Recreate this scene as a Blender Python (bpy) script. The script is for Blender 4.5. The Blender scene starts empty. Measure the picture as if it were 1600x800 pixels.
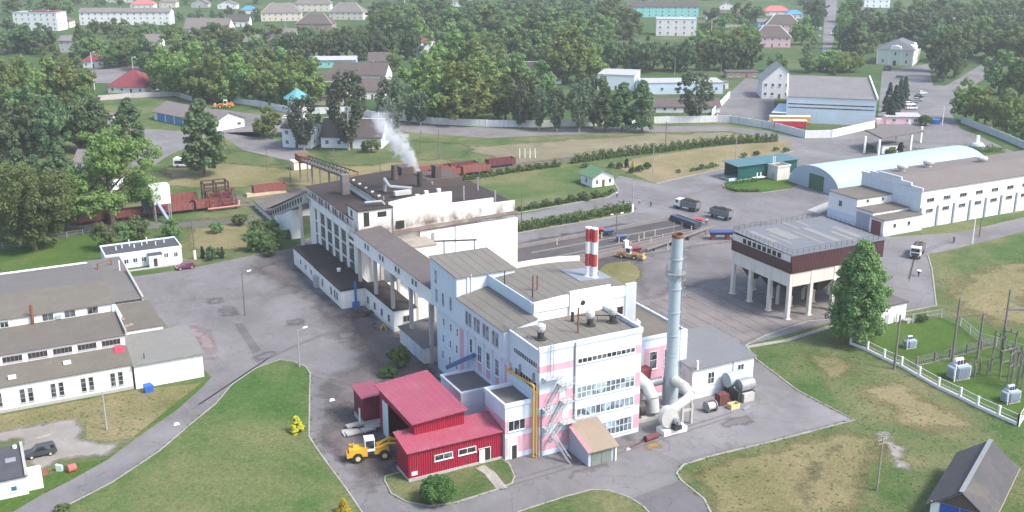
import bpy, bmesh, math, random
import numpy as np
from mathutils import Vector, Matrix
R=math.radians
S=bpy.context.scene
C=S.collection
rng=random.Random(7)
# ---------------------------------------------------------------- survey
# the scene stands in the plant's own grid: +X along the boiler house front, +Y away from it,
# origin at the boiler house front corner; the photograph was taken from a drone 78 m up
F=1680.0; PITCH=math.atan2(530,F); CT,ST=math.cos(PITCH),math.sin(PITCH); CAMH=78.0
AZ=math.atan2(.460,.888); CA,SA=math.cos(AZ),math.sin(AZ)
CAMX,CAMY=-70.818,-127.861
def P(x,y,z=0.0):
    """ground point (plant grid) seen at photograph pixel x, y at height z"""
    a=(x-800)/F; b=(y-400)/F
    r=(a, CT-b*ST, -ST-b*CT); t=(z-CAMH)/r[2]
    X,Y=r[0]*t,r[1]*t
    return (CAMX+X*CA+Y*SA, CAMY-X*SA+Y*CA)
def sc(y): return (y+130)*CT/CAMH
VIEW=-AZ   # direction of the picture's horizontal in the grid
# ---------------------------------------------------------------- materials
MATS={}
def nt(name):
    m=bpy.data.materials.new(name); m.use_nodes=True
    t=m.node_tree; b=t.nodes['Principled BSDF']
    return m,t,b
def N(t,typ,**k):
    n=t.nodes.new(typ)
    for a,v in k.items():
        if a.startswith('i_'):
            key=a[2:]; key=int(key) if key.isdigit() else key.replace('_',' ')
            n.inputs[key].default_value=v
        else: setattr(n,a,v)
    return n
def mixc(t,fac,a,b,blend='MIX'):
    n=N(t,'ShaderNodeMix',data_type='RGBA',blend_type=blend)
    for idx,v in ((0,fac),(6,a),(7,b)):
        if hasattr(v,'links') or hasattr(v,'is_linked'): t.links.new(v,n.inputs[idx])
        else: n.inputs[idx].default_value=v if idx==0 else (v[0],v[1],v[2],1)
    return n.outputs[2]
def ramp(t,sock,a,b):
    n=N(t,'ShaderNodeMapRange',clamp=True,i_1=a,i_2=b); t.links.new(sock,n.inputs[0]); return n.outputs[0]
def coords(t,sx=1,sy=1,sz=1):
    g=N(t,'ShaderNodeNewGeometry'); mp=N(t,'ShaderNodeMapping'); mp.inputs['Scale'].default_value=(sx,sy,sz)
    t.links.new(g.outputs['Position'],mp.inputs[0]); return mp.outputs[0]
def noise(t,scale,detail=4,rough=.6,vec=None,aniso=(1,1,1),dist=0):
    n=N(t,'ShaderNodeTexNoise',i_Scale=scale,i_Detail=detail,i_Roughness=rough,i_Distortion=dist)
    t.links.new(vec if vec is not None else coords(t,*aniso),n.inputs['Vector']); return n.outputs['Fac']
def bump(t,b,sock,dist,strength=1):
    n=N(t,'ShaderNodeBump',i_Strength=strength,i_Distance=dist); t.links.new(sock,n.inputs['Height'])
    t.links.new(n.outputs[0],b.inputs['Normal'])
def M_(name,col,rough=.85,var=.12,scale=.35,dirt=None,dirt_amt=.35,streak=False,metal=0,seams=None,ribs=None,fine=True,soot=None):
    """painted or weathered surface: base colour, blotches, stains or rain streaks, optional seams or ribs"""
    if name in MATS: return MATS[name]
    m,t,b=nt(name); MATS[name]=m
    b.inputs['Roughness'].default_value=rough; b.inputs['Metallic'].default_value=metal
    if 'Specular IOR Level' in b.inputs: b.inputs['Specular IOR Level'].default_value=.3
    c=mixc(t,ramp(t,noise(t,scale,5),.3,.7),[v*(1-var) for v in col],[min(1,v*(1+var)) for v in col])
    if fine: c=mixc(t,ramp(t,noise(t,scale*9,3),.3,.7),c,[v*(1-var*.8) for v in col])
    if fine: 
        n=N(t,'ShaderNodeMix',data_type='RGBA',blend_type='MULTIPLY'); n.inputs[0].default_value=.5
        t.links.new(c,n.inputs[6]); q=mixc(t,ramp(t,noise(t,scale*3.7,4),.35,.65),(1-var,1-var,1-var),(1,1,1)); t.links.new(q,n.inputs[7]); c=n.outputs[2]
    if dirt is not None:
        if streak:
            f=ramp(t,noise(t,.9,4,.65,aniso=(1.3,1.3,.09)),.52,.78)
        else: f=ramp(t,noise(t,.22,6,.7),.5,.72)
        mu=N(t,'ShaderNodeMath',operation='MULTIPLY',i_1=dirt_amt); t.links.new(f,mu.inputs[0])
        c=mixc(t,mu.outputs[0],c,dirt)
    if soot:    # (z, spread, colour, amount): soot that has settled and run below a ledge
        z0,zs,sc2,am=soot; sx=N(t,'ShaderNodeSeparateXYZ'); t.links.new(coords(t),sx.inputs[0])
        d=N(t,'ShaderNodeMath',operation='SUBTRACT',i_1=z0); t.links.new(sx.outputs[2],d.inputs[0]); ab=N(t,'ShaderNodeMath',operation='ABSOLUTE'); t.links.new(d.outputs[0],ab.inputs[0])
        near=N(t,'ShaderNodeMapRange',clamp=True,i_1=0,i_2=zs,i_3=1,i_4=0); t.links.new(ab.outputs[0],near.inputs[0])
        n1=ramp(t,noise(t,.6,6,.72,aniso=(.55,.55,.3)),.36,.60); m1=N(t,'ShaderNodeMath',operation='MULTIPLY'); t.links.new(near.outputs[0],m1.inputs[0]); t.links.new(n1,m1.inputs[1])
        m2=N(t,'ShaderNodeMath',operation='MULTIPLY',i_1=am); t.links.new(m1.outputs[0],m2.inputs[0]); c=mixc(t,m2.outputs[0],c,sc2)
    if seams:   # (axis, pitch, width, colour): joints of roofing felt or panels
        ax,pitch,wid,sc_=seams
        sx=N(t,'ShaderNodeSeparateXYZ'); t.links.new(coords(t),sx.inputs[0])
        d=N(t,'ShaderNodeMath',operation='DIVIDE',i_1=pitch); t.links.new(sx.outputs[ax],d.inputs[0])
        fr=N(t,'ShaderNodeMath',operation='FRACT'); t.links.new(d.outputs[0],fr.inputs[0])
        lt=N(t,'ShaderNodeMath',operation='LESS_THAN',i_1=wid/pitch); t.links.new(fr.outputs[0],lt.inputs[0])
        mu=N(t,'ShaderNodeMath',operation='MULTIPLY'); t.links.new(lt.outputs[0],mu.inputs[0]); t.links.new(ramp(t,noise(t,.5,3),.2,.6),mu.inputs[1])
        c=mixc(t,mu.outputs[0],c,sc_)
    t.links.new(c,b.inputs['Base Color'])
    if ribs:    # (axis, pitch, depth) pressed sheet metal
        ax,pitch,dep=ribs
        sx=N(t,'ShaderNodeSeparateXYZ'); t.links.new(coords(t),sx.inputs[0])
        d=N(t,'ShaderNodeMath',operation='MULTIPLY',i_1=2*math.pi/pitch); t.links.new(sx.outputs[ax],d.inputs[0])
        sn=N(t,'ShaderNodeMath',operation='SINE'); t.links.new(d.outputs[0],sn.inputs[0])
        bump(t,b,sn.outputs[0],dep)
    else: bump(t,b,noise(t,6,3),.02,.35)
    return m
def glass(name,col=(.03,.035,.04),rough=.12):
    if name in MATS: return MATS[name]
    m,t,b=nt(name); MATS[name]=m
    vo=N(t,'ShaderNodeTexVoronoi',i_Scale=.9); t.links.new(coords(t),vo.inputs['Vector']); sv=N(t,'ShaderNodeSeparateColor'); t.links.new(vo.outputs['Color'],sv.inputs[0]); c=mixc(t,ramp(t,sv.outputs[0],.3,1.0),[v*.7 for v in col],[min(.5,v*3.2+.02) for v in col]); t.links.new(c,b.inputs['Base Color'])
    b.inputs['Roughness'].default_value=rough; return m
def grass(name,g1,g2,dry,dry_lo,dry_hi,scale=.045):
    m,t,b=nt(name); MATS[name]=m
    b.inputs['Roughness'].default_value=.95
    if 'Specular IOR Level' in b.inputs: b.inputs['Specular IOR Level'].default_value=.1
    c=mixc(t,ramp(t,noise(t,.12,5,.65),.35,.65),g1,g2)
    f=ramp(t,noise(t,scale,8,.68,dist=.4),dry_lo,dry_hi)
    c=mixc(t,f,c,dry)
    c=mixc(t,ramp(t,noise(t,.45,7,.8,aniso=(1,1.6,1)),.54,.88),c,[v*1.1 for v in dry])
    c=mixc(t,ramp(t,noise(t,1.1,8,.85),.5,.72),c,[v*.62 for v in g1])
    n=N(t,'ShaderNodeMix',data_type='RGBA',blend_type='MULTIPLY'); n.inputs[0].default_value=.9
    t.links.new(c,n.inputs[6]); q=mixc(t,ramp(t,noise(t,2.3,6,.85),.3,.7),(.42,.45,.40),(1.2,1.18,1.15)); t.links.new(q,n.inputs[7]); c=n.outputs[2]
    t.links.new(c,b.inputs['Base Color']); bump(t,b,noise(t,3.5,5,.8),.25,.7); return m
def paving(name,col,stain,amt,tracks=True,cracks=.35):
    m,t,b=nt(name); MATS[name]=m
    b.inputs['Roughness'].default_value=.9
    if 'Specular IOR Level' in b.inputs: b.inputs['Specular IOR Level'].default_value=.25
    c=mixc(t,ramp(t,noise(t,.05,6,.65,dist=.6),.32,.68),[v*.66 for v in col],[v*1.24 for v in col])
    c=mixc(t,ramp(t,noise(t,.5,5,.7,aniso=(1,.35,1)),.5,.8),c,[v*1.18 for v in col])
    mu=N(t,'ShaderNodeMath',operation='MULTIPLY',i_1=amt); t.links.new(ramp(t,noise(t,.09,7,.72,dist=1.2),.47,.7),mu.inputs[0])
    c=mixc(t,mu.outputs[0],c,stain)
    v=N(t,'ShaderNodeTexVoronoi',feature='DISTANCE_TO_EDGE',i_Scale=.085)
    w=N(t,'ShaderNodeVectorMath',operation='ADD'); nn=N(t,'ShaderNodeTexNoise',i_Scale=.3,i_Detail=4); t.links.new(coords(t),nn.inputs['Vector'])
    s2=N(t,'ShaderNodeVectorMath',operation='SCALE'); s2.inputs['Scale'].default_value=5; t.links.new(nn.outputs['Color'],s2.inputs[0])
    t.links.new(coords(t),w.inputs[0]); t.links.new(s2.outputs[0],w.inputs[1]); t.links.new(w.outputs[0],v.inputs['Vector'])
    lt=N(t,'ShaderNodeMath',operation='LESS_THAN',i_1=.007); t.links.new(v.outputs['Distance'],lt.inputs[0])
    m2=N(t,'ShaderNodeMath',operation='MULTIPLY',i_1=cracks); t.links.new(lt.outputs[0],m2.inputs[0])
    c=mixc(t,m2.outputs[0],c,[x*.35 for x in col])
    c=mixc(t,ramp(t,noise(t,4,3,.8),.55,.8),c,[x*.82 for x in col])
    t.links.new(c,b.inputs['Base Color']); bump(t,b,noise(t,3,4),.03,.4); return m
def leaf(name,c1,c2,trans=.38):
    m,t,b=nt(name); MATS[name]=m
    oi=N(t,'ShaderNodeObjectInfo'); g=N(t,'ShaderNodeNewGeometry')
    c=mixc(t,g.outputs['Random Per Island'],c1,c2)
    hs=N(t,'ShaderNodeHueSaturation'); 
    h=N(t,'ShaderNodeMapRange',i_3=.465,i_4=.525); t.links.new(oi.outputs['Random'],h.inputs[0]); t.links.new(h.outputs[0],hs.inputs['Hue'])
    v=N(t,'ShaderNodeMapRange',i_3=.70,i_4=1.30); t.links.new(oi.outputs['Random'],v.inputs[0]); t.links.new(v.outputs[0],hs.inputs['Value'])
    t.links.new(c,hs.inputs['Color'])
    t.links.new(hs.outputs[0],b.inputs['Base Color']); b.inputs['Roughness'].default_value=.7
    if 'Specular IOR Level' in b.inputs: b.inputs['Specular IOR Level'].default_value=.2
    tr=N(t,'ShaderNodeBsdfTranslucent'); t.links.new(hs.outputs[0],tr.inputs['Color'])
    mx=N(t,'ShaderNodeMixShader',i_0=trans); t.links.new(b.outputs[0],mx.inputs[1]); t.links.new(tr.outputs[0],mx.inputs[2])
    t.links.new(mx.outputs[0],t.nodes['Material Output'].inputs['Surface']); return m
# ---------------------------------------------------------------- mesh builder
class M:
    def __init__(s,root=None): s.v=[]; s.f=[]; s.o=Vector(root.location) if root is not None else Vector((0,0,0))
    def add(s,vs,fs):
        n=len(s.v); s.v+=[tuple(Vector(v)-s.o) for v in vs]; s.f+=[tuple(i+n for i in f) for f in fs]; return s
    def box(s,x0,x1,y0,y1,z0,z1):
        if x0>x1:x0,x1=x1,x0
        if y0>y1:y0,y1=y1,y0
        return s.add([(x0,y0,z0),(x1,y0,z0),(x1,y1,z0),(x0,y1,z0),(x0,y0,z1),(x1,y0,z1),(x1,y1,z1),(x0,y1,z1)],
            [(0,3,2,1),(4,5,6,7),(0,1,5,4),(1,2,6,5),(2,3,7,6),(3,0,4,7)])
    def hexa(s,p): # 4 bottom + 4 top corners
        return s.add(p,[(0,3,2,1),(4,5,6,7),(0,1,5,4),(1,2,6,5),(2,3,7,6),(3,0,4,7)])
    def prism(s,poly,z0,z1):
        n=len(poly); a=sum(poly[i][0]*poly[(i+1)%n][1]-poly[(i+1)%n][0]*poly[i][1] for i in range(n))
        if a<0: poly=poly[::-1]
        return s.add([(p[0],p[1],z0) for p in poly]+[(p[0],p[1],z1) for p in poly],
            [tuple(range(n-1,-1,-1)),tuple(range(n,2*n))]+[(i,(i+1)%n,n+(i+1)%n,n+i) for i in range(n)])
    def wedge(s,prof,a0,a1,axis='x'): # profile (b,z) swept along axis
        n=len(prof)
        if axis=='x': vs=[(a0,b,z) for b,z in prof]+[(a1,b,z) for b,z in prof]
        else: vs=[(b,a0,z) for b,z in prof]+[(b,a1,z) for b,z in prof]
        return s.add(vs,[tuple(range(n)),tuple(range(2*n-1,n-1,-1))]+[(i,n+i,n+(i+1)%n,(i+1)%n) for i in range(n)])
    def tube(s,a,b,r0,r1=None,n=8):
        r1=r0 if r1 is None else r1; a=Vector(a); b=Vector(b); d=(b-a).normalized()
        u=d.orthogonal().normalized(); w=d.cross(u); vs=[]
        for c,r in ((a,r0),(b,r1)):
            for i in range(n):
                t=2*math.pi*i/n; vs.append(c+u*math.cos(t)*r+w*math.sin(t)*r)
        return s.add(vs,[tuple(range(n-1,-1,-1)),tuple(range(n,2*n))]+[(i,(i+1)%n,n+(i+1)%n,n+i) for i in range(n)])
    def path(s,pts,r,n=8):
        for a,b in zip(pts,pts[1:]): s.tube(a,b,r,r,n)
        return s
    def bar(s,a,b,w,h=None): # rectangular bar between points
        h=h or w; a=Vector(a); b=Vector(b); d=(b-a).normalized()
        u=Vector((0,0,1)).cross(d); u=(u if u.length>.01 else Vector((1,0,0))).normalized()*w/2; v=d.cross(u).normalized()*h/2
        return s.hexa([a-u-v,a+u-v,a+u+v,a-u+v,b-u-v,b+u-v,b+u+v,b-u+v])
    def lathe(s,c,prof,n=16):
        vs=[];k=len(prof)
        for r,z in prof:
            for i in range(n):
                t=2*math.pi*i/n; vs.append((c[0]+r*math.cos(t),c[1]+r*math.sin(t),c[2]+z))
        fs=[(j*n+i,j*n+(i+1)%n,(j+1)*n+(i+1)%n,(j+1)*n+i) for j in range(k-1) for i in range(n)]
        return s.add(vs,fs+[tuple(range(n-1,-1,-1)),tuple(range((k-1)*n,k*n))])
def mesh(name,m,mat,smooth=False):
    me=bpy.data.meshes.new(name); me.from_pydata(m.v,[],m.f); me.update()
    bm=bmesh.new(); bm.from_mesh(me); bmesh.ops.recalc_face_normals(bm,faces=bm.faces); bm.to_mesh(me); bm.free()
    for x in (mat if isinstance(mat,(list,tuple)) else [mat]): me.materials.append(x)
    if smooth:
        me.shade_smooth()
    return me
def obj(name,data,parent=None,loc=(0,0,0),rot=(0,0,0),scale=None):
    o=bpy.data.objects.new(name,data); C.objects.link(o); o.location=loc; o.rotation_euler=rot
    if scale: o.scale=scale
    if parent is not None: o.parent=parent
    return o
def part(name,m,mat,parent,smooth=False,label=None):
    o=obj(name,mesh(name,m,mat,smooth),parent)
    if label: o['label']=label
    return o
def tag(o,label,cat,group=None,kind=None):
    o['label']=label; o['category']=cat
    if group: o['group']=group
    if kind: o['kind']=kind
    return o
def thing(name,label,cat,loc,rz=0,group=None):
    o=obj(name,None,None,(loc[0],loc[1],loc[2] if len(loc)>2 else 0),(0,0,rz)); return tag(o,label,cat,group)
def solo(name,m,mat,label,cat,loc=(0,0,0),rz=0,group=None,smooth=False,kind=None):
    o=obj(name,mesh(name,m,mat,smooth),None,loc,(0,0,rz)); return tag(o,label,cat,group,kind)
def struct(name,m,mat,kind='structure'):
    o=obj(name,mesh(name,m,mat)); o['kind']=kind; return o
def clone(root,loc,rz=None,label=None,group=None,scale=None):
    r=root.copy(); C.objects.link(r); r.location=(loc[0],loc[1],loc[2] if len(loc)>2 else 0)
    if rz is not None: r.rotation_euler=(0,0,rz)
    if scale is not None: r.scale=scale
    if label: r['label']=label
    if group: r['group']=group
    for ch in list(root.children):
        c=ch.copy(); C.objects.link(c); c.parent=r
        for g in list(ch.children):
            d=g.copy(); C.objects.link(d); d.parent=c
    return r
# ---------------------------------------------------------------- windows (a frame with its pane)
FR=M_('window_frame_white',(.72,.74,.76),.6,.08)
FRG=M_('window_frame_grey',(.38,.38,.38),.7,.1)
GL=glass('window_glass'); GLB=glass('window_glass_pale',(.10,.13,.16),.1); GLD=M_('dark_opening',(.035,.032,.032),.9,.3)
_wc={}
FACE={'-v':0,'+u':math.pi/2,'+v':math.pi,'-u':-math.pi/2}
def win(root,face,a,z,plane,w,h,nx=1,ny=1,fr=FR,gl=GL,bar=.09,name='window'):
    """window centred at a along the wall, sill at z; face is the way it looks; plane the wall's coordinate"""
    key=(round(w,2),round(h,2),nx,ny,fr.name,gl.name,bar)
    if key not in _wc:
        f=M(); t=bar; d=.07
        f.box(-w/2,w/2,-d,.02,0,t); f.box(-w/2,w/2,-d,.02,h-t,h); f.box(-w/2,-w/2+t,-d,.02,t,h-t); f.box(w/2-t,w/2,-d,.02,t,h-t)
        for i in range(1,nx): x=-w/2+w*i/nx; f.box(x-t*.4,x+t*.4,-d*.8,.02,t,h-t)
        for j in range(1,ny): zz=h*j/ny; f.box(-w/2+t,w/2-t,-d*.7,.02,zz-t*.35,zz+t*.35)
        f.box(-w/2-.08,w/2+.08,-.16,.02,-.07,-.004)
        p=M().box(-w/2+.01,w/2-.01,-.022,.015,.01,h-.01)
        _wc[key]=(mesh('window',f,fr),mesh('pane',p,gl))
    fm,pm=_wc[key]
    if face in('-v','+v'): loc=(a,plane,z)
    else: loc=(plane,a,z)
    loc=Vector(loc)-Vector(root.location)
    o=obj(name,fm,root,loc,(0,0,FACE[face])); obj('pane',pm,o); return o
def lwin(root,x,y,z,ang,w,h,nx=1,ny=1,fr=FR,gl=GL,bar=.09):
    keyroot=Vector(root.location); 
    o=win(root,'-v',x+keyroot.x,z+keyroot.z,y+keyroot.y,w,h,nx,ny,fr,gl,bar); o.rotation_euler=(0,0,ang); return o
# ---------------------------------------------------------------- camera, light, air
cam=bpy.data.objects.new('camera',bpy.data.cameras.new('camera')); C.objects.link(cam); S.camera=cam
cam.location=(CAMX,CAMY,CAMH); cam.rotation_euler=(math.pi/2-PITCH,0,VIEW)
cam.data.sensor_width=36; cam.data.lens=F/1600*36; cam.data.clip_end=6000; cam.data.clip_start=1
SUN=Vector((.62,-.78,0)).normalized()*math.cos(R(50))+Vector((0,0,math.sin(R(50))))
sl=bpy.data.objects.new('sun',bpy.data.lights.new('sun','SUN')); C.objects.link(sl)
sl.data.energy=2.3; sl.data.angle=R(14); sl.data.color=(1,.96,.9)
sl.rotation_euler=SUN.to_track_quat('Z','Y').to_euler()
w=bpy.data.worlds.new('World'); S.world=w; w.use_nodes=True
wt=w.node_tree; sk=wt.nodes.new('ShaderNodeTexSky'); sk.sky_type='NISHITA'; sk.sun_disc=False
sk.sun_elevation=R(50); sk.sun_rotation=math.atan2(SUN.x,SUN.y); sk.dust_density=2.5; sk.air_density=1.0
wt.links.new(sk.outputs[0],wt.nodes['Background'].inputs[0]); wt.nodes['Background'].inputs[1].default_value=.15
S.view_settings.view_transform='Standard'; S.view_settings.look='None'; S.view_settings.gamma=1
S.view_settings.use_curve_mapping=False; S.view_settings.exposure=1.22
# ---------------------------------------------------------------- ground
G_MIX=grass('grass_mixed',(.056,.112,.032),(.10,.145,.05),(.215,.195,.105),.44,.68)
G_GREEN=grass('grass_green',(.058,.118,.022),(.088,.145,.034),(.16,.165,.065),.54,.8)
G_DRY=grass('grass_dry',(.115,.13,.045),(.17,.165,.07),(.27,.225,.13),.36,.62)
G_FAR=grass('grass_far',(.042,.095,.03),(.07,.12,.042),(.15,.15,.08),.48,.72,.02)
ASPH=paving('asphalt',(.153,.147,.150),(.125,.108,.105),.6)
ASPH_OLD=paving('asphalt_old',(.168,.161,.161),(.14,.125,.115),.5)
ASPH_DARK=paving('asphalt_dark',(.115,.108,.113),(.085,.073,.07),.6)
DIRT=paving('peat_dirt',(.115,.098,.095),(.06,.05,.046),.7,cracks=0)
GRAVEL=paving('gravel_track',(.24,.22,.20),(.16,.15,.12),.6,cracks=0)
SLAB=M_('concrete_slab',(0.196,0.174,0.166),.9,.2,.12,(.085,.07,.065),.8,seams=(0,3.0,.22,(.06,.052,.05)))
KERB=M_('kerb_concrete',(.33,.31,.285),.9,.3,.5,(.15,.14,.10),.6)
def sheet(name,pts,z,mat,px=True,kind='structure'):
    q=[P(*p) if px else p for p in pts]; m=M(); m.add([(a,b,z) for a,b in q],[tuple(range(len(q)))])
    me=bpy.data.meshes.new(name); me.from_pydata(m.v,[],m.f)
    bm=bmesh.new(); bm.from_mesh(me)
    for f in bm.faces:
        f.normal_update()
        if f.normal.z<0: f.normal_flip()
    bm.to_mesh(me); bm.free(); me.materials.append(mat)
    o=obj(name,me); o['kind']=kind; return o
def ribbon(name,pts,width,z0,z1,mat,px=True,kind='structure'):
    q=[Vector(P(*p)) if px else Vector(p) for p in pts]; m=M(); L=[];Rr=[]
    for i,p in enumerate(q):
        d=(q[min(i+1,len(q)-1)]-q[max(i-1,0)]).normalized(); n=Vector((-d.y,d.x))*width/2
        L.append(p+n); Rr.append(p-n)
    for i in range(len(q)-1):
        a,b,c,d=Rr[i],Rr[i+1],L[i+1],L[i]
        if z1-z0<.03: m.add([(a.x,a.y,z1),(b.x,b.y,z1),(c.x,c.y,z1),(d.x,d.y,z1)],[(0,1,2,3)])
        else: m.hexa([(a.x,a.y,z0),(b.x,b.y,z0),(c.x,c.y,z0),(d.x,d.y,z0),(a.x,a.y,z1),(b.x,b.y,z1),(c.x,c.y,z1),(d.x,d.y,z1)])
    o=obj(name,mesh(name,m,mat)); o['kind']=kind; return o

def soft(name,pts,z,mat,margin=5,cell=1.6,amp=1.0,nscale=.22):
    """stain or worn patch whose ragged edge fades into the ground below it"""
    q=np.array([P(*p) for p in pts]); x0,y0=q.min(0)-margin*.2; x1,y1=q.max(0)+margin*.2
    nx=int((x1-x0)/cell)+2; ny=int((y1-y0)/cell)+2
    X,Y=np.meshgrid(np.linspace(x0,x1,nx),np.linspace(y0,y1,ny)); ins=np.zeros(X.shape,bool); d=np.full(X.shape,1e9)
    for i in range(len(q)):
        a=q[i]; b=q[(i+1)%len(q)]; 
        c=((a[1]>Y)!=(b[1]>Y)); 
        with np.errstate(divide='ignore',invalid='ignore'): xi=(b[0]-a[0])*(Y-a[1])/(b[1]-a[1])+a[0]
        ins^=c&(X<xi)
        e=b-a; t=np.clip(((X-a[0])*e[0]+(Y-a[1])*e[1])/(e@e),0,1); d=np.minimum(d,np.hypot(X-a[0]-t*e[0],Y-a[1]-t*e[1]))
    w=np.where(ins,np.clip(d/margin,0,1),-np.clip(d/margin,0,1))
    v=np.stack([X,Y,np.full(X.shape,z)],-1).reshape(-1,3); idx=np.arange(nx*ny).reshape(ny,nx)
    f=np.stack([idx[:-1,:-1],idx[:-1,1:],idx[1:,1:],idx[1:,:-1]],-1).reshape(-1,4); wf=w.reshape(-1); keep=(wf[f]>-.25).any(1); f=f[keep]
    me=bpy.data.meshes.new(name); me.from_pydata(v.tolist(),[],f.tolist()); at=me.attributes.new('wear','FLOAT','POINT'); at.data.foreach_set('value',wf.astype(np.float32))
    key='soft_'+mat.name+str(amp)+str(nscale)
    if key not in MATS:
        m=mat.copy(); m.name=key; MATS[key]=m; t=m.node_tree; out=t.nodes['Material Output']; src=out.inputs['Surface'].links[0].from_socket
        an=N(t,'ShaderNodeAttribute',attribute_name='wear'); n=noise(t,nscale,6,.7); a=N(t,'ShaderNodeMath',operation='MULTIPLY_ADD',i_1=amp*2.2,i_2=-amp*1.1); t.links.new(n,a.inputs[0])
        b=N(t,'ShaderNodeMath',operation='ADD'); t.links.new(an.outputs['Fac'],b.inputs[0]); t.links.new(a.outputs[0],b.inputs[1]); r=ramp(t,b.outputs[0],.12,.5)
        tr=N(t,'ShaderNodeBsdfTransparent'); mx=N(t,'ShaderNodeMixShader'); t.links.new(r,mx.inputs[0]); t.links.new(tr.outputs[0],mx.inputs[1]); t.links.new(src,mx.inputs[2]); t.links.new(mx.outputs[0],out.inputs['Surface'])
    me.materials.append(MATS[key]); o=obj(name,me); o['kind']='structure'; return o
g=M(); n=40
g.add([(-4500,-600,0),(4500,-600,0),(4500,5200,0),(-4500,5200,0)],[(0,1,2,3)])
gr=obj('ground',mesh('ground',g,G_FAR)); gr['kind']='structure'
# meadow and lawn sheets
sheet('plant_meadow',[(-400,900),(-400,150),(0,160),(140,158),(275,150),(360,160),(458,178),(592,186),(675,194),(840,199),(960,195),(1120,191),(1200,203),(1258,216),(1365,201),(1480,190),(1640,262),(2300,500),(2300,950)],.02,G_MIX)
sheet('left_lawn',[(-60,440),(-60,372),(80,372),(150,365),(200,385),(215,420),(200,436),(100,440)],.04,G_GREEN)
soft('dry_grass',[(250,262),(330,250),(480,262),(560,255),(640,232),(790,262),(660,295),(560,300),(460,292),(300,300),(245,292)],.04,G_DRY,9,2.2,.8,.06)
soft('dry_grass',[(700,228),(800,224),(1000,208),(1130,205),(1200,212),(1000,240),(880,252),(800,262)],.04,paving('worn_meadow',(.17,.15,.095),(.12,.12,.05),.6,cracks=0),9,2.5,.9,.06)
G_MEADOW=grass('meadow_green',(.075,.115,.045),(.105,.14,.055),(.20,.18,.10),.45,.7)
soft('green_grass',[(345,230),(440,240),(470,262),(400,262),(340,255)],.045,G_MEADOW,9,2.2,.9,.06)
soft('green_grass',[(490,225),(600,215),(740,222),(740,248),(560,262),(500,258)],.045,G_MEADOW,9,2.2,.9,.06)
soft('dry_grass',[(285,345),(400,330),(440,352),(440,385),(300,400),(280,380)],.04,G_DRY,7,1.5,.9,.09)
soft('dirt_track',[(110,352),(250,345),(400,335),(480,318),(480,332),(400,352),(250,362),(120,368)],.042,paving('track_cinder',(.115,.115,.09),(.085,.085,.06),.6,cracks=0),6,1.6,1.0,.15)
sheet('dry_field',[(965,262),(990,248),(1100,232),(1225,216),(1235,226),(1240,236),(1130,262),(1025,287)],.04,grass('field_straw',(.16,.15,.065),(.2,.175,.09),(.29,.235,.15),.34,.6))
sheet('gate_lawn',[(735,300),(800,270),(880,262),(905,275),(905,312),(800,332),(740,340)],.04,G_MIX)
soft('dry_grass',[(1062,742),(1064,728),(1115,714),(1200,694),(1320,664),(1400,690),(1390,740),(1330,830),(1120,830),(1090,780)],.022,G_DRY,7,1.2,.8,.1)
soft('dry_grass',[(1320,600),(1400,590),(1500,640),(1560,670),(1500,690),(1400,668)],.022,G_DRY,8,1.4,1.0,.1)
soft('dry_grass',[(1240,545),(1330,560),(1380,590),(1290,600)],.022,G_DRY,6,1.4,1.0,.1)
soft('dry_grass',[(1480,420),(1640,385),(1640,520),(1560,520),(1440,490)],.022,G_DRY,14,2.5,1.0,.07)
soft('bare_earth',[(1362,675),(1385,672),(1420,700),(1422,738),(1395,732),(1370,690)],.03,GRAVEL,3,.7,.9,.3)
soft('bare_earth',[(1240,740),(1290,700),(1310,690),(1300,740),(1270,800),(1250,800)],.026,paving('trampled_grass',(.12,.11,.06),(.09,.085,.045),.5,cracks=0),5,1,.9,.2)
sheet('substation_lawn',[(1335,528),(1400,492),(1500,498),(1640,540),(1640,680),(1590,662)],.04,G_GREEN)
# asphalt of the works
sheet('works_yard',[(-60,860),(20,800),(62,775),(112,750),(170,717),(217,682),(275,642),(318,603),(330,590),(196,434),(290,421),(400,398),(456,388),(480,372),(560,345),(800,338),(905,316),(950,309),(967,298),(958,283),(966,276),(1025,287),(1128,264),(1240,236),(1232,222),(1200,209),(1262,217),(1370,203),(1480,192),(1640,262),(1700,300),(1640,300),(1440,350),(1387,371),(1500,363),(1640,330),(1640,352),(1480,392),(1449,397),(1456,420),(1463,478),(1412,488),(1330,495),(1165,540),(1182,562),(1245,610),(1335,657),(1200,692),(1112,713),(1068,727),(1057,740),(1065,752),(1100,780),(1125,830),(580,830),(545,770),(483,683),(485,582),(470,568),(437,562),(400,575),(362,602),(337,632),(300,662),(250,705),(175,755),(107,790),(40,830)],.03,ASPH)
sheet('inner_road',[(540,178),(592,188),(675,196),(840,203),(960,199),(1120,196),(1205,206),(1240,222),(1140,205),(1000,207),(850,212),(760,216),(640,207),(560,190)],.06,ASPH_OLD)
sheet('west_yard',[(205,200),(290,205),(330,215),(265,242),(235,262),(205,262)],.06,ASPH_OLD)
sheet('west_path',[(340,208),(400,206),(480,235),(486,254),(455,252),(380,235)],.06,ASPH_OLD)
sheet('west_yard_upper',[(335,170),(440,184),(470,200),(400,215),(330,205)],.06,ASPH_OLD)
sheet('gate_square',[(1135,150),(1165,122),(1210,128),(1210,196),(1140,190),(1118,180)],.06,ASPH)
sheet('front_square',[(1370,205),(1378,112),(1430,103),(1450,100),(1458,134),(1478,134),(1530,103),(1545,88),(1560,92),(1540,122),(1500,148),(1488,180),(1500,200),(1480,192)],.06,ASPH)
sheet('town_street',[(1283,112),(1286,60),(1290,0),(1308,0),(1303,60),(1292,112)],.06,ASPH)
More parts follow.
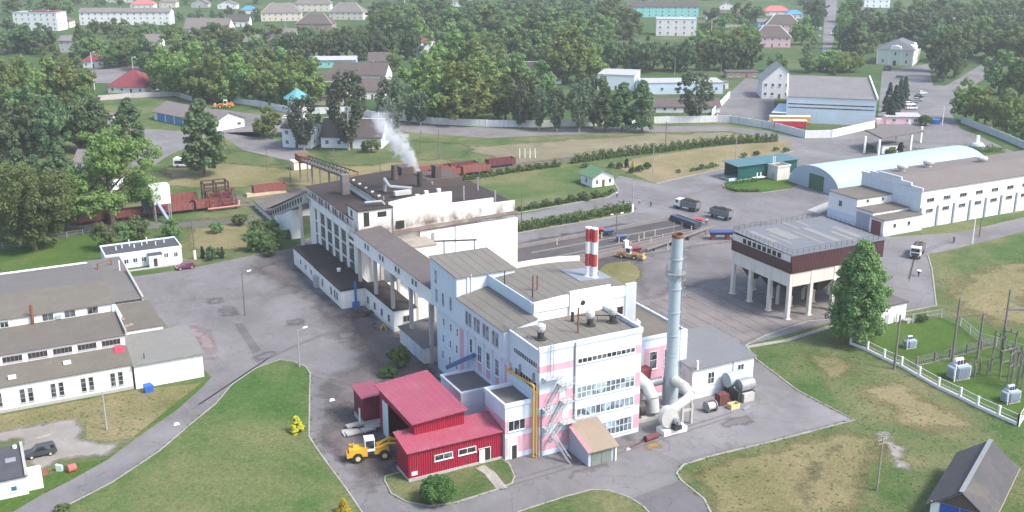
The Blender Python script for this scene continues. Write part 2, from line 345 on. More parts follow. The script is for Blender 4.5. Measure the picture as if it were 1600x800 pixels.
sheet('town_lane',[(390,84),(640,88),(640,92),(390,90)],.06,ASPH_OLD)
sheet('town_forecourt',[(135,104),(210,104),(255,112),(250,130),(150,130)],.06,ASPH_OLD)
TYRE=M_('tyre_track',(.138,.128,.132),.95,.25,.6)
OIL=paving('worn_asphalt',(.135,.124,.126),(.11,.098,.096),.5,cracks=0)
STAIN=paving('stained_asphalt',(.128,.113,.113),(.07,.057,.053),.8,cracks=.1)
soft('dirt_stain',[(440,385),(545,462),(660,545),(700,585),(610,640),(650,742),(575,775),(525,760),(480,700),(484,600),(530,560),(455,470),(370,425),(400,398)],.055,STAIN,14,1.6,.6,.09)
soft('dirt_stain',[(555,470),(670,545),(700,590),(600,640),(560,560),(540,500)],.062,DIRT,6,1.2,.8,.14)
soft('dirt_stain',[(490,640),(560,620),(640,720),(620,745),(560,750),(515,720)],.063,DIRT,6,1.0,.8,.16)
for st in ([(318,466),(352,462),(356,474),(322,478)],[(336,480),(372,476),(380,496),(342,498)],[(440,498),(478,496),(480,508),(446,510)],[(520,520),(560,516),(566,532),(524,534)],[(390,560),(420,545),(440,552),(400,572)],[(1110,660),(1180,640),(1190,660),(1120,676)],[(880,735),(950,715),(960,730),(890,750)],[(960,650),(1000,690),(985,700),(950,670)]): soft('oil_stain',st,.057,OIL,3.5,.8,.7,.25)
for tr_ in ([(484,586),(560,612),(600,660),(570,760)],[(300,640),(420,560),(560,500),(640,545)],[(1010,320),(1100,300),(1240,250)],[(620,780),(760,770),(930,720),(1180,640)],[(1420,440),(1430,400),(1500,372)]):
    for d in (0,1.9):
        q_=[P(*p_) for p_ in tr_]; q2=[]
        for i_ in range(len(q_)-1):
            for k_ in range(6): t_=k_/6; q2.append((q_[i_][0]*(1-t_)+q_[i_+1][0]*t_+d*.7,q_[i_][1]*(1-t_)+q_[i_+1][1]*t_+d*.7))
        ribbon('tyre_track',q2,.35,.05,.058,TYRE,px=False)
soft('rust_stain',[(1000,690),(1030,688),(1040,700),(1010,708)],.068,M_('rust_stain',(.26,.17,.09),.95,.2),2,.5,.6,.5)
soft('yard_stain',[(255,520),(300,500),(345,520),(350,570),(330,600),(320,560),(290,530)],.055,paving('red_dust_asphalt',(.19,.145,.145),(.15,.11,.11),.6,cracks=.1),7,1.2,.8,.15)
soft('storage_yard',[(480,372),(640,330),(800,380),(950,350),(1050,341),(1120,362),(1010,396),(960,432),(700,480),(520,420)],.06,paving('storage_floor',(.075,.067,.069),(.042,.034,.033),.75,cracks=.1),6,1.6,.8,.12)
soft('machine_yard',[(975,400),(1060,385),(1175,368),(1175,432),(1060,458),(1000,474),(985,440)],.07,paving('machine_yard_floor',(.145,.132,.136),(.085,.074,.072),.65,cracks=.2),7,1.6,.6,.1)
sheet('concrete_apron',[(1000,474),(1060,459),(1145,446),(1340,474),(1340,494),(1262,500),(1195,521),(1150,538),(1118,528)],.08,SLAB)
sheet('garage_yard',[(1000,640),(1075,620),(1180,600),(1245,615),(1325,655),(1200,688),(1100,710),(1060,720),(990,690)],.05,paving('forecourt',(.172,.166,.170),(.14,.13,.13),.5))
sheet('bottom_path',[(985,779),(1062,752),(1100,779),(1130,830),(1035,830)],.07,ASPH_DARK)
sheet('patch_repair',[(366,506),(379,505),(408,548),(395,553)],.06,ASPH_DARK)
sheet('patch_repair',[(346,478),(362,478),(365,487),(350,488)],.06,ASPH_DARK)
soft('gravel_lane',[(-40,680),(50,662),(130,650),(135,668),(130,683),(165,690),(205,683),(172,716),(125,718),(90,722),(60,745),(40,735),(20,690),(-40,700)],.05,GRAVEL,3,.8,.5,.3)
sheet('workshop_verge',[(-60,672),(0,650),(210,610),(320,598),(275,642),(217,682),(165,690),(135,686),(135,664),(50,664),(-40,690)],.03,G_DRY)
sheet('verge_green',[(318,596),(320,602),(275,642),(217,682),(208,683),(262,640)],.045,G_GREEN)
sheet('verge_green',[(60,748),(80,742),(100,728),(170,716),(112,750),(62,775),(20,800),(-60,860),(-60,790),(10,775)],.045,G_GREEN)
# raised lawns with kerbs
def island(name,pts,mat,closed=True,kerb=None,z=.12):
    q=[P(*p) for p in pts]; m=M().prism(q,0,z)
    o=obj(name,mesh(name,m,mat)); o['kind']='structure'
    if kerb is not None: ribbon('kerb',kerb,.24,0,z+.05,KERB)
L1=[(107,790),(175,755),(250,705),(300,662),(337,632),(362,602),(400,576),(437,563),(460,566),(478,574),(485,584),(484,610),(483,683),(500,709),(545,770),(585,830)]
island('front_lawn',L1+[(300,840),(60,830)],grass('front_lawn_grass',(.056,.122,.03),(.092,.155,.046),(.21,.20,.10),.45,.68,.035),kerb=L1)
L2=[(624,739),(602,745),(601,752),(612,772),(635,785),(670,791),(712,786),(775,766),(800,756),(804,745),(796,726),(783,717)]
island('shed_lawn',L2+[(641,755)],G_MIX,kerb=L2)
L3=[(770,830),(812,800),(880,778),(925,766),(950,767),(985,779),(1005,792),(1040,830)]
island('bottom_lawn',L3,G_MIX,kerb=L3)
ribbon('kerb',[(1125,830),(1100,780),(1065,752),(1057,740),(1068,727),(1112,713),(1200,692),(1335,657),(1245,610),(1182,562),(1165,540)],.28,0,.15,KERB)
ribbon('kerb',[(1165,540),(1195,525),(1262,502),(1330,498)],.28,0,.13,KERB)
ribbon('kerb',[(1449,397),(1456,420),(1463,478),(1412,488)],.28,0,.15,KERB)
ribbon('kerb',[(967,276),(1025,287),(1128,264),(1240,236)],.5,0,.15,KERB)
ribbon('kerb',[(805,334),(905,316),(950,309),(967,298),(958,283)],.4,0,.15,KERB)
ribbon('footpath',[(1165,543),(1230,532),(1290,513),(1330,505)],1.2,.06,.07,KERB)
island('hedge_strip',[(800,366),(985,334),(993,324),(980,319),(800,350)],G_MIX,kerb=[(800,366),(985,334),(993,324),(980,319)])
island('weighbridge_lawn',[(1129,286),(1134,297),(1150,302),(1190,302),(1232,296),(1248,288),(1240,275),(1155,280)],G_GREEN,kerb=[(1129,286),(1134,297),(1150,302),(1190,302),(1232,296)])
soft('boiler_lawn',[(945,410),(990,406),(1008,425),(1003,442),(960,452),(915,430)],.075,G_DRY,2.5,.8,.6,.2)
ribbon('footpath',[(750,730),(765,740),(785,765)],1.6,.125,.145,KERB)
sheet('gate_bed',[(1400,250),(1430,238),(1500,232),(1560,230),(1575,240),(1500,250)],.06,G_GREEN)
# railway
BAL=M_('rail_ballast',(.17,.15,.14),.95,.25,.5); STEEL=M_('rail_steel',(.16,.11,.09),.6,.2); SLP=M_('sleeper_wood',(.12,.10,.085),.9,.2)
for nm,v0,u0,u1,v1 in (('railway',168.5,-160,52,172.0),('railway',178.8,-60,140,180.2)):
    m=M(); k=M(); s2=M(); nseg=10
    for i in range(nseg):
        a=u0+(u1-u0)*i/nseg; b=u0+(u1-u0)*(i+1)/nseg; va=v0+(v1-v0)*(i/nseg)**2; vb=v0+(v1-v0)*((i+1)/nseg)**2
        m.add([(a,va-2,.09),(b,vb-2,.09),(b,vb+2,.09),(a,va+2,.09)],[(0,1,2,3)])
        for d in (-.76,.76): k.bar((a,va+d,.30),(b,vb+d,.30),.09,.14)
        for j in range(6):
            x=a+(b-a)*j/6; y=va+(vb-va)*j/6; s2.box(x-.2,x+.2,y-1.3,y+1.3,.10,.24)
    struct('railway_ballast',m,BAL); struct('railway_rails',k,STEEL); struct('railway_sleepers',s2,SLP)
# ---------------------------------------------------------------- paint and cladding of the works
BLUEW=M_('pale_blue_render',(.58,.645,.73),.85,.06,.25,(.40,.42,.46),.3,streak=True)
PINK=M_('pink_render',(.62,.33,.40),.85,.1,.4,(.62,.52,.55),.75,streak=True)
WHITE=M_('white_render',(.76,.76,.75),.85,.05,.3,(.38,.34,.30),.28,streak=True)
WHITE_D=M_('white_render_sooty',(.73,.72,.69),.88,.08,.25,(.30,.25,.21),.4,streak=True)
WHITE_S=M_('white_render_soot_run',(.73,.72,.69),.88,.08,.25,(.28,.22,.17),.5,streak=True,soot=(14.2,3.4,(.13,.085,.06),1.0))
CREAM=M_('cream_concrete',(.62,.59,.53),.9,.1,.4,(.28,.24,.20),.45,streak=True)
FELT=M_('felt_roof_seamed',(0.160,0.150,0.130),.95,.14,.25,(.14,.125,.11),.4,seams=(0,1.75,.2,(.085,.078,.07)))
FELTB=M_('felt_roof_brown',(0.135,0.122,0.102),.95,.16,.3,(.12,.10,.085),.5)
SOOT=M_('soot_roof',(.050,.038,.035),.95,.25,.2,(.045,.038,.036),.6)
GREYROOF=M_('grey_roof',(0.143,0.133,0.126),.95,.14,.25,(.13,.115,.11),.45)
REDM=M_('red_sheet_metal',(.31,.015,.042),.45,.1,.4,(.24,.05,.06),.5,streak=True,ribs=(0,.36,.05),seams=(0,1.1,.04,(.25,.01,.03)))
REDMY=M_('red_sheet_metal_side',(.31,.015,.042),.45,.08,.4,ribs=(1,.36,.05))
REDR=M_('red_roof_sheet',(.32,.072,.11),.42,.08,.4,(.30,.15,.15),.55,ribs=(0,.3,.03),seams=(0,1.15,.05,(.24,.05,.08)))
MARM=M_('maroon_sheet_metal',(.16,.02,.045),.5,.08,.4,ribs=(0,.36,.05)); MARMY=M_('maroon_sheet_metal_side',(.16,.02,.045),.5,.08,.4,ribs=(1,.36,.05))
MARR=M_('maroon_roof_sheet',(.23,.06,.09),.45,.12,.5)
CONC=M_('concrete',(.40,.385,.36),.9,.12,.4,(.2,.18,.16),.45,streak=True)
CONC_D=M_('concrete_dark',(.20,.18,.17),.92,.2,.3,(.09,.075,.07),.6)
STEELG=M_('grey_steel',(.30,.31,.33),.5,.15,.5,metal=.2); DARKS=M_('dark_steel',(.05,.045,.045),.6,.2)
RUST=M_('rusty_steel',(.22,.10,.06),.85,.3,.8); ALU=M_('aluminium_jacket',(.60,.60,.57),.45,.12,.6,(.40,.36,.30),.4,metal=.35)
CHIM=M_('painted_chimney_steel',(.33,.39,.42),.5,.08,.3,(.30,.31,.31),.35,streak=True)
YEL=M_('yellow_paint',(.66,.37,.03),.55,.15,.9,(.20,.12,.05),.6); ORANGE=M_('orange_paint',(.70,.26,.04),.5,.15,.6,(.35,.16,.06),.4)
BLUE=M_('blue_paint',(.06,.16,.42),.55,.15); WHP=M_('white_paint',(.78,.78,.76),.5,.06); BLK=M_('black_rubber',(.025,.025,.026),.85,.15)
REDP=M_('red_paint',(.45,.05,.05),.5,.15); DOORG=M_('grey_door',(.36,.38,.40),.6,.1); WOOD=M_('grey_timber',(.30,.26,.21),.9,.2,.8)
GREEN_S=M_('green_sheet_metal',(.012,.10,.085),.5,.1,.4,ribs=(0,.3,.04)); TEALR=M_('teal_roof_sheet',(0.056,0.136,0.152),.45,.12,.3)
BRK=M_('brown_cladding',(.072,.028,.034),.55,.1,.4,ribs=(0,.4,.03)); BRKY=M_('brown_cladding_side',(.072,.028,.034),.55,.1,.4,ribs=(1,.4,.03))
SLATE=M_('slate_grey_roof',(0.112,0.100,0.100),.9,.15,.4,(.20,.18,.16),.3); PEAT=M_('peat_load',(.045,.035,.03),.95,.3,.9)
LBLUE=M_('light_blue_sheet',(.50,.60,.68),.5,.06,.3,(.36,.42,.46),.3); TURQ=M_('turquoise_wall',(.22,.55,.52),.8,.08); PINKW=M_('pink_wall',(.66,.44,.46),.85,.08,.4)
TURQR=M_('turquoise_roof',(.10,.30,.33),.6,.1); MARH=M_('maroon_tile_roof',(.20,.045,.055),.8,.12,.5); BEIGE=M_('beige_wall',(.58,.53,.45),.85,.08,.4); BRICK=M_('old_brick',(.30,.22,.18),.9,.2,.5)
ASB=M_('asbestos_slate',(0.176,0.156,0.148),.92,.16,.4,(.15,.13,.12),.4); GREENR=M_('green_roof_sheet',(.10,.20,.10),.6,.1); GREENW=M_('pale_green_wall',(.60,.64,.54),.85,.06,.4)
def parapet(m,x0,x1,y0,y1,z0,z1,t=.3):
    m.box(x0,x1,y0,y0+t,z0,z1); m.box(x0,x1,y1-t,y1,z0,z1); m.box(x0,x0+t,y0+t,y1-t,z0,z1); m.box(x1-t,x1,y0+t,y1-t,z0,z1)
def railing(root,pts,h=1.05,step=1.5,mat=None,name='railing',t=.06):
    m=M(root)
    for a,b in zip(pts,pts[1:]):
        a=Vector(a);b=Vector(b);L=(b-a).length; n=max(1,int(L/step))
        for i in range(n+1 if b==Vector(pts[-1]) and b!=Vector(pts[0]) else n):
            p=a+(b-a)*i/n; m.box(p.x-t/2,p.x+t/2,p.y-t/2,p.y+t/2,p.z,p.z+h)
        for z in (h,h*.55): m.bar(a+Vector((0,0,z)),b+Vector((0,0,z)),t*.8)
    return part(name,m,mat or STEELG,root)
# ================================================================ boiler house
b=thing('boiler_house','tall pale blue and pink boiler house with stepped flat roofs behind the red sheds','boiler house',(0,0,0))
m=M(); m.box(0,18,0,11.5,0,17); m.box(-.12,18.12,-.12,.18,17.0,17.8); m.box(17.82,18.12,.18,11.1,17.0,17.8); m.box(-.12,.18,.18,9.6,17.0,17.3)
part('wall',m,BLUEW,b,label='front block wall in pale blue and pink bands')
part('roof',M().box(.19,17.81,.19,11.2,17.003,17.12),FELT,b)
# pink bands (rendered fields 3 cm proud), front and left side
for x0,x1,z0,z1 in ((0,5.8,13.7,14.75),(16.95,18,13.6,15.0),(0,6.2,8.1,10.3),(17.0,18,8.0,10.4),(0,6.2,4.9,6.7),(17.0,18,4.9,6.7),(0,6.2,.9,3.5),(16.9,18,.9,3.3)):
    part('pink_band',M().box(x0,x1,-.03,.01,z0,z1),PINK,b)
for y0,y1,z0,z1 in ((0,.9,13.7,14.75),(0,.8,8.1,10.3),(0,.8,4.9,6.7),(8.9,9.9,10.0,12.0)): part('pink_band',M().box(-.03,.01,y0,y1,z0,z1),PINK,b)
for y in (26.6,): part('pink_band',M().box(-.03,.01,y,y+1.6,1.0,11.2),PINK,b)
for y in (13.3,16.5,19.7): part('pink_band',M().box(-.03,.01,y,y+1.5,5.6,7.7),PINK,b)
part('pink_band',M().box(-.03,.01,10.6,11.4,5.0,11.0),PINK,b)
win(b,'-v',11.65,13.9,0,10.4,.95,12,1,bar=.13); win(b,'-v',11.65,8.15,0,10.5,2.05,12,2,gl=GLB,bar=.13); win(b,'-v',11.65,4.95,0,10.5,1.65,12,1,gl=GLB,bar=.13); win(b,'-v',13.2,.75,0,7.0,2.5,9,2,gl=GLB,bar=.11)
win(b,'-u',4.4,14.1,0,7.6,1.0,11,1); win(b,'-u',4.3,10.4,0,7.0,.01+1.5,8,1)
# window of the openings on the escape stair
for z,x in ((9.0,3.9),(5.5,4.5)): part('door',M().box(x-.5,x+.5,-.06,.01,z,z+2.1),WHP,b)
# mid hall with the overhanging gallery
m=M(); m.box(0,6,11.5,27.5,0,12.4); m.box(-.8,5.2,10,27.5,12.4,16.9); 
m.wedge([(-.8,16.9),(5.2,16.9),(5.2,18.0)],10,27.5,'y')
part('wall',m,BLUEW,b); 
m=M().hexa([(-1.05,9.8,16.9),(5.1,9.8,18.05),(5.1,27.5,18.05),(-1.05,27.5,16.9),(-1.05,9.8,17.03),(5.1,9.8,18.18),(5.1,27.5,18.18),(-1.05,27.5,17.03)]); part('roof',m,FELT,b)
for y in (13.0,16.4,19.7,22.9):
    for d in (-.62,.62): win(b,'-u',y+d,13.6,-.8,.95,2.3,1,1,fr=FRG,gl=GLB)
for y in (14.0,17.2,20.4): win(b,'-u',y,7.8,0,1.35,2.9,2,2)
win(b,'-u',23.7,8.2,0,1.0,2.6,1,2)
for y in (29.5,32.2,35.2):
    for z in (9.2,6.0,2.8): win(b,'-u',y-.3*(z-6)/3,z,0,.7,1.5,1,2)
m=M()
for y in (12.4,15.7,18.9,22.2,25.2): m.box(-.18,0,y-.22,y+.22,0,12.39)
part('pilaster',m,BLUEW,b)
# stair tower
m=M(); m.box(0,10,27.5,38,0,12.4); m.box(-.8,10.2,27.5,38.6,12.4,20.4); m.wedge([(27.5,20.4),(38.6,20.4),(38.6,21.0)],-.8,10.2,'x'); part('wall',m,BLUEW,b,label='stair tower wall')
m=M().hexa([(-1,27.2,20.4),(10.4,27.2,20.4),(10.4,38.8,21.05),(-1,38.8,21.05),(-1,27.2,20.55),(10.4,27.2,20.55),(10.4,38.8,21.2),(-1,38.8,21.2)]); part('roof',m,FELT,b)
for y,z in ((36.2,17.0),(36.0,13.6),(33.2,13.7),(30.0,14.0)): win(b,'-u',y,z,-.8,.75,2.3,1,1,fr=FRG,gl=GLB)
m=M(); m.tube((1.2,27.4,17.2),(1.2,27.4,20.5),.16); m.tube((1.9,27.4,17.2),(1.9,27.4,20.6),.13); part('vent_pipe',m,WHP,b)
m=M(); m.box(8,16,29,33,0,19.3); part('wall',m,CREAM,b)
# upper hall with the bowed parapet
def bow(x,a,c,z0,h): return z0+h*(1-((x-(a+c)/2)/((c-a)/2))**2)
m=M(); m.box(5.2,24.2,11.5,29,0,18.6)
xs=[5.2+19*i/16 for i in range(17)]
pts=[(x,bow(x,5.2,24.2,20.15,.45)) for x in xs]
m.add([(x,11.3,18.6) for x,z in pts]+[(x,11.3,z) for x,z in pts]+[(x,11.75,18.6) for x,z in pts]+[(x,11.75,z) for x,z in pts],
  [(i,i+1,18+i,17+i) for i in range(16)]+[(35+i,34+i,51+i,52+i) for i in range(16)]+[(17+i,18+i,52+i,51+i) for i in range(16)]+[(0,17,51,34),(16,50,67,33)])
m.box(11.6,19.2,11.1,11.5,13,21.1); m.box(22.3,24.3,11.2,11.6,11.0,20.7)
part('wall',m,WHITE,b,label='white upper hall wall with bowed parapet')
m=M()
q=[(x,bow(x,5.2,24.2,19.3,.6)) for x in xs]
m.add([(x,11.76,z) for x,z in q]+[(x,29.2,z) for x,z in q]+[(x,11.76,z-.4) for x,z in q]+[(x,29.2,z-.4) for x,z in q],
  [(i,i+1,18+i,17+i) for i in range(16)]+[(34+i,51+i,52+i,35+i) for i in range(16)]+[(17+i,18+i,52+i,51+i) for i in range(16)]+[(0,17,51,34),(16,50,67,33)])
part('roof',m,FELT,b)
m=M(); m.box(5.0,5.2,11.8,29,18.2,20.2); part('wall',m,LBLUE,b,label='pale blue cheek wall under the upper roof')
m=M(); m.add([(x,29.2,18) for x,z in q]+[(x,29.2,z+.9) for x,z in q]+[(x,29.6,18) for x,z in q]+[(x,29.6,z+.9) for x,z in q],[(i,i+1,18+i,17+i) for i in range(16)]+[(35+i,34+i,51+i,52+i) for i in range(16)]+[(17+i,18+i,52+i,51+i) for i in range(16)]+[(0,17,51,34),(16,50,67,33)])
part('parapet',m,CREAM,b)
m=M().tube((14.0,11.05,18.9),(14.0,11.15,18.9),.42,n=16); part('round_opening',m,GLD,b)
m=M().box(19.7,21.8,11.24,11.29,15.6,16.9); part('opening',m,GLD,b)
# right wing
m=M(); m.box(18,33.6,9.5,36,0,10.9); m.box(18,33.75,9.35,9.65,10.9,11.4); m.box(33.4,33.75,9.65,36,10.9,11.3)
part('wall',m,BLUEW,b,label='low right wing wall'); part('roof',M().box(18,33.4,9.66,36,10.9,11.02),FELTB,b)
m=M(); m.box(18.4,22.6,9.46,9.51,.8,9.3); m.box(25.2,31.5,9.46,9.51,.8,9.3); part('pink_band',m,PINK,b,label='faded salmon pink panel')
m=M(); m.box(22.7,25.0,9.2,9.52,0,10.8); m.box(31.7,33.7,9.2,9.52,0,10.8); part('pilaster',m,BLUEW,b)
win(b,'-v',20.0,7.0,9.46,1.7,1.5,2,1); win(b,'-v',27.0,5.4,9.46,1.6,3.2,1,2); part('door',M().box(19.0,21.0,9.40,9.47,2.6,4.4),M_('oxide_red_door',(.22,.05,.055),.7,.1),b)
win(b,'-v',30,5.4,9.46,1.6,3.2,1,2)
railing(b,[(33.3,10,11.3),(33.3,36,11.3),(20,36,11.3)],.9,1.6)
m=M(); 
for x,y in ((28,16),(31,24)): m.box(x-.5,x+.5,y-.25,y+.25,11.0,11.6); m.box(x-.12,x+.12,y-.12,y+.12,11,12.0)
part('roof_vent',m,WHP,b)
# roof furniture
def ventcap(x,y,z,r=.62,label=None):
    m=M(); m.lathe((x,y,z),[(.95,0),(.95,.15),(.5,.16),(.5,.9)],14)
    for i in range(6):
        t=i*math.pi/3; m.bar((x+.5*math.cos(t),y+.5*math.sin(t),z+.85),(x+.62*math.cos(t),y+.62*math.sin(t),z+1.5),.07)
    o=part('roof_vent',m,DARKS,b); part('cap',M().lathe((x,y,z),[(r,1.4),(r+.12,1.75),(r+.1,2.3),(.35,2.55)],16),ALU,o)
ventcap(2.6,4.4,17.1); ventcap(12.2,5.9,17.1); ventcap(16.0,5.4,17.1)
m=M(); m.tube((8.9,4.0,17.1),(8.9,4.0,21.2),.14); part('vent_pipe',m,RUST,b); part('vent_pipe',M().tube((10.6,8.6,17.1),(10.6,8.6,18.7),.26),DARKS,b)
m=M(); m.path([(11.3,8.5,18.1),(17,4.8,18.3),(17.2,4.5,18.0)],.09)
for x,y in ((14,6.7),(16.4,5.0),(17.0,4.6)): m.bar((x-.3,y-.6,17.1),(x,y,18.2),.07); m.bar((x+.3,y+.3,17.1),(x,y,18.2),.07)
part('roof_pipe',m,DARKS,b)
m=M(); m.tube((8.7,18.2,19.4),(8.7,18.2,22.2),.13); m.tube((9.4,18.0,19.4),(9.4,18.0,22.2),.13); part('vent_pipe',m,RUST,b)
part('vent_pipe',M().tube((6.2,23.5,19.3),(6.2,23.5,21.8),.1),DARKS,b); part('vent_pipe',M().tube((5.6,12.6,19.6),(5.6,12.6,22.0),.12),DARKS,b)
railing(b,[(.1,11,17.1),(.1,.3,17.1)],1.25,1.0)
railing(b,[(5.4,12.2,19.5),(5.4,13.6,19.5)],1.2,.7)
part('roof_sheet',M().hexa([(17.5,18,19.86),(24.0,18,19.4),(24.0,24.5,19.4),(17.5,24.5,19.86),(17.5,18,19.96),(24.0,18,19.5),(24.0,24.5,19.5),(17.5,24.5,19.96)]),M_('dull_blue_sheet',(.20,.225,.26),.6,.1),b,label='blue grey metal sheet under the two stacks')
# escape stair on the front, ladder cage, pipes
def flight(m,a,b_,w=.9):
    a=Vector(a);b_=Vector(b_)
    for d in (-w/2,w/2): m.bar(a+Vector((0,d,0)),b_+Vector((0,d,0)),.06,.16)
    n=int(abs(b_.z-a.z)/.28)
    for i in range(n+1):
        p=a+(b_-a)*i/n; m.box(p.x-.1,p.x+.1,p.y-w/2,p.y+w/2,p.z-.015,p.z+.015)
    for d in (-w/2,w/2): m.bar(a+Vector((0,d,1.0)),b_+Vector((0,d,1.0)),.055)
st=obj('escape_stair',None,b,(0,0,0))
m=M()
for z,x0,x1 in ((13.0,.4,3.4),(11.6,3.0,5.2),(8.7,3.4,5.3),(8.0,.3,1.6),(5.2,3.4,5.6),(4.8,.6,1.6)):
    m.box(x0,x1,-1.35,-.05,z-.1,z)
    for i in range(4): m.box(x0+(x1-x0)*i/3-.03,x0+(x1-x0)*i/3+.03,-1.35,-1.29,z,z+1.05)
    m.bar((x0,-1.32,z+1.05),(x1,-1.32,z+1.05),.05); m.bar((x0,-1.32,z+.55),(x1,-1.32,z+.55),.05)
    m.bar((x0+.2,-1.2,z-.1),(x0+.2,-.05,z-1.0),.08); m.bar((x1-.2,-1.2,z-.1),(x1-.2,-.05,z-1.0),.08)
STAIR=M_('stair_grey',(.46,.48,.50),.6,.15,.6,(.28,.26,.25),.4)
part('landing',m,STAIR,st)
m=M(); flight(m,(3.1,-.7,11.5),(.8,-.7,8.0)); flight(m,(3.5,-.7,8.6),(1.2,-.7,4.8)); flight(m,(3.4,-.7,5.1),(1.4,-.7,2.6)); flight(m,(3.1,-3.9,0),(1.6,-1.1,3.6),.8); part('flight',m,STAIR,st)
m=M()
for z in [13+.35*i for i in range(16)]: m.bar((1.6,-.45,z),(2.1,-.45,z),.04)
m.bar((1.6,-.45,12.9),(1.6,-.45,18.9),.06); m.bar((2.1,-.45,12.9),(2.1,-.45,18.9),.06)
for z in (15,16,17,18): m.path([(1.5,-.45,z),(1.5,-1.1,z),(2.2,-1.1,z),(2.2,-.45,z)],.025,5)
part('ladder',m,STEELG,b)
m=M(); m.tube((6.0,-.16,0),(6.0,-.16,17.6),.13); part('downpipe',m,STEELG,b)
m=M(); m.tube((.35,-.18,0),(.35,-.18,8),.12); part('downpipe',m,STEELG,b)
m=M(); m.path([(-.9,.15,.2),(-.9,.15,11.9),(-.9,8.9,11.1),(-.05,8.9,11.1)],.16,10); m.path([(-.55,-.15,.2),(-.55,-.15,11.6),(-.3,8.9,10.7)],.09,8); part('gas_pipe',m,YEL,b,label='yellow gas pipe down the corner')
m=M(); m.tube((-.2,6.0,11.0),(-.2,6.0,12.9),.16); m.tube((-.2,1.6,11.0),(-.2,1.6,13.2),.18); part('vent_pipe',m,STEELG,b)
# annexes at the left foot
m=M(); m.box(-6.2,0,14.5,22.4,0,5.6); parapet(m,-6.35,0,14.35,22.5,5.6,6.05,.35); part('wall',m,BLUEW,b,label='lower annex wall'); part('roof',M().box(-6.0,0,14.71,22.14,5.6,5.7),GREYROOF,b)
m=M(); m.box(-5,0,1.4,8.2,0,8.6); parapet(m,-5.15,0,1.25,8.3,8.6,9.2,.35); part('wall',m,BLUEW,b,label='two storey annex wall'); part('roof',M().box(-4.8,0,1.62,7.93,8.6,8.7),GREYROOF,b)
m=M(); m.box(-5.03,-4.2,1.37,1.41,4.4,6.3); m.box(-2.0,0,1.37,1.41,4.4,6.3); m.box(-5.03,-4.6,1.37,1.41,.6,3.6); m.box(-2.9,0,1.37,1.41,.9,3.6); m.box(-5.04,-4.99,1.4,8.2,4.2,6.4); part('pink_band',m,PINK,b)
win(b,'-v',-3.1,4.6,1.37,2.9,1.75,3,1); m=M().box(-4.2,-2.9,1.3,1.42,0,2.6); part('door_surround',m,WHP,b); part('door',M().box(-3.9,-3.1,1.24,1.31,0,2.2),GLD,b)
m=M().bar((-3.2,26.5,5.2),(-.3,21.8,8.6),.9,.7); part('conveyor_chute',m,M_('blue_grey_steel',(.10,.16,.30),.55,.15),b)
# lean-to shed in front
b=thing('lean_to_shed','small grey lean-to shed with tan roof at the foot of the white pink front','shed',(0,0,0))
m=M(); m.box(5.0,9.8,-6.1,-.25,0,2.5); m.wedge([(-6.1,2.5),(-.25,2.5),(-.25,4.4)],5.0,9.8,'x'); part('wall',m,M_('grey_panel',(.42,.46,.52),.8,.1,.4),b)
m=M().hexa([(4.7,-6.6,2.45),(10.1,-6.6,2.45),(10.1,-.14,4.5),(4.7,-.14,4.5),(4.7,-6.6,2.57),(10.1,-6.6,2.57),(10.1,-.14,4.62),(4.7,-.14,4.62)]); part('roof',m,M_('tan_felt',(.26,.205,.155),.9,.12,.3,seams=(0,1.3,.07,(.2,.15,.1))),b)
m=M().hexa([(4.62,-6.62,2.58),(5.5,-6.62,2.58),(5.3,-.13,4.63),(4.62,-.13,4.63),(4.62,-6.62,2.61),(5.5,-6.62,2.61),(5.3,-.13,4.66),(4.62,-.13,4.66)]); part('roof_edge',m,M_('faded_pink_felt',(.36,.19,.21),.9,.15,.4),b)
for x0,x1 in ((5.5,7.2),(7.3,9.0)): part('door',M().box(x0,x1,-6.18,-6.11,.05,2.3),M_('weathered_green_board',(.20,.24,.21),.9,.2,.6,seams=(0,.35,.05,(.06,.07,.06))),b)
part('post',M().box(9.55,9.75,-6.4,-6.2,0,2.4),WHP,b)
# ================================================================ red sheds
b=thing('red_shed','low red corrugated metal shed with two strip windows and an open door','shed',(-20.3,2,0))
m=M(b).box(-20.3,-5.3,2.0,6.6,.5,4.7); m.wedge([(2.0,4.7),(6.6,4.7),(6.6,5.6)],-20.3,-5.3,'x'); part('wall',m,REDM,b)
part('wall',M(b).hexa([(-20.33,1.98,.5),(-20.28,1.98,.5),(-20.28,6.62,.5),(-20.33,6.62,.5),(-20.33,1.98,4.7),(-20.28,1.98,4.7),(-20.28,6.62,5.6),(-20.33,6.62,5.6)]),REDMY,b,label='end wall of red sheet')
part('plinth',M(b).box(-20.4,-5.2,1.9,6.6,0,.5),CONC,b)
m=M(b).hexa([(-20.7,1.6,4.66),(-5.0,1.6,4.66),(-5.0,7,5.75),(-20.7,7,5.75),(-20.7,1.6,4.78),(-5.0,1.6,4.78),(-5.0,7,5.87),(-20.7,7,5.87)]); part('roof',m,REDR,b)
win(b,'-v',-14.8,2.3,2.0,2.9,1.0,2,1); win(b,'-v',-11.0,2.3,2.0,2.9,1.0,2,1)
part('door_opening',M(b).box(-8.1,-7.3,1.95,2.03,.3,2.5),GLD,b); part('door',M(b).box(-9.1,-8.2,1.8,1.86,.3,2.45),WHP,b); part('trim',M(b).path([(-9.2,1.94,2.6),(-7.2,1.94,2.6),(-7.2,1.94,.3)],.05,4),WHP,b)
part('notice_plate',M(b).box(-19.9,-19.0,1.93,1.97,.9,1.5),WHP,b)
b=thing('red_hall','tall red sheet metal hall with a pink sunlit roof and dark open side','shed',(-18,5,0))
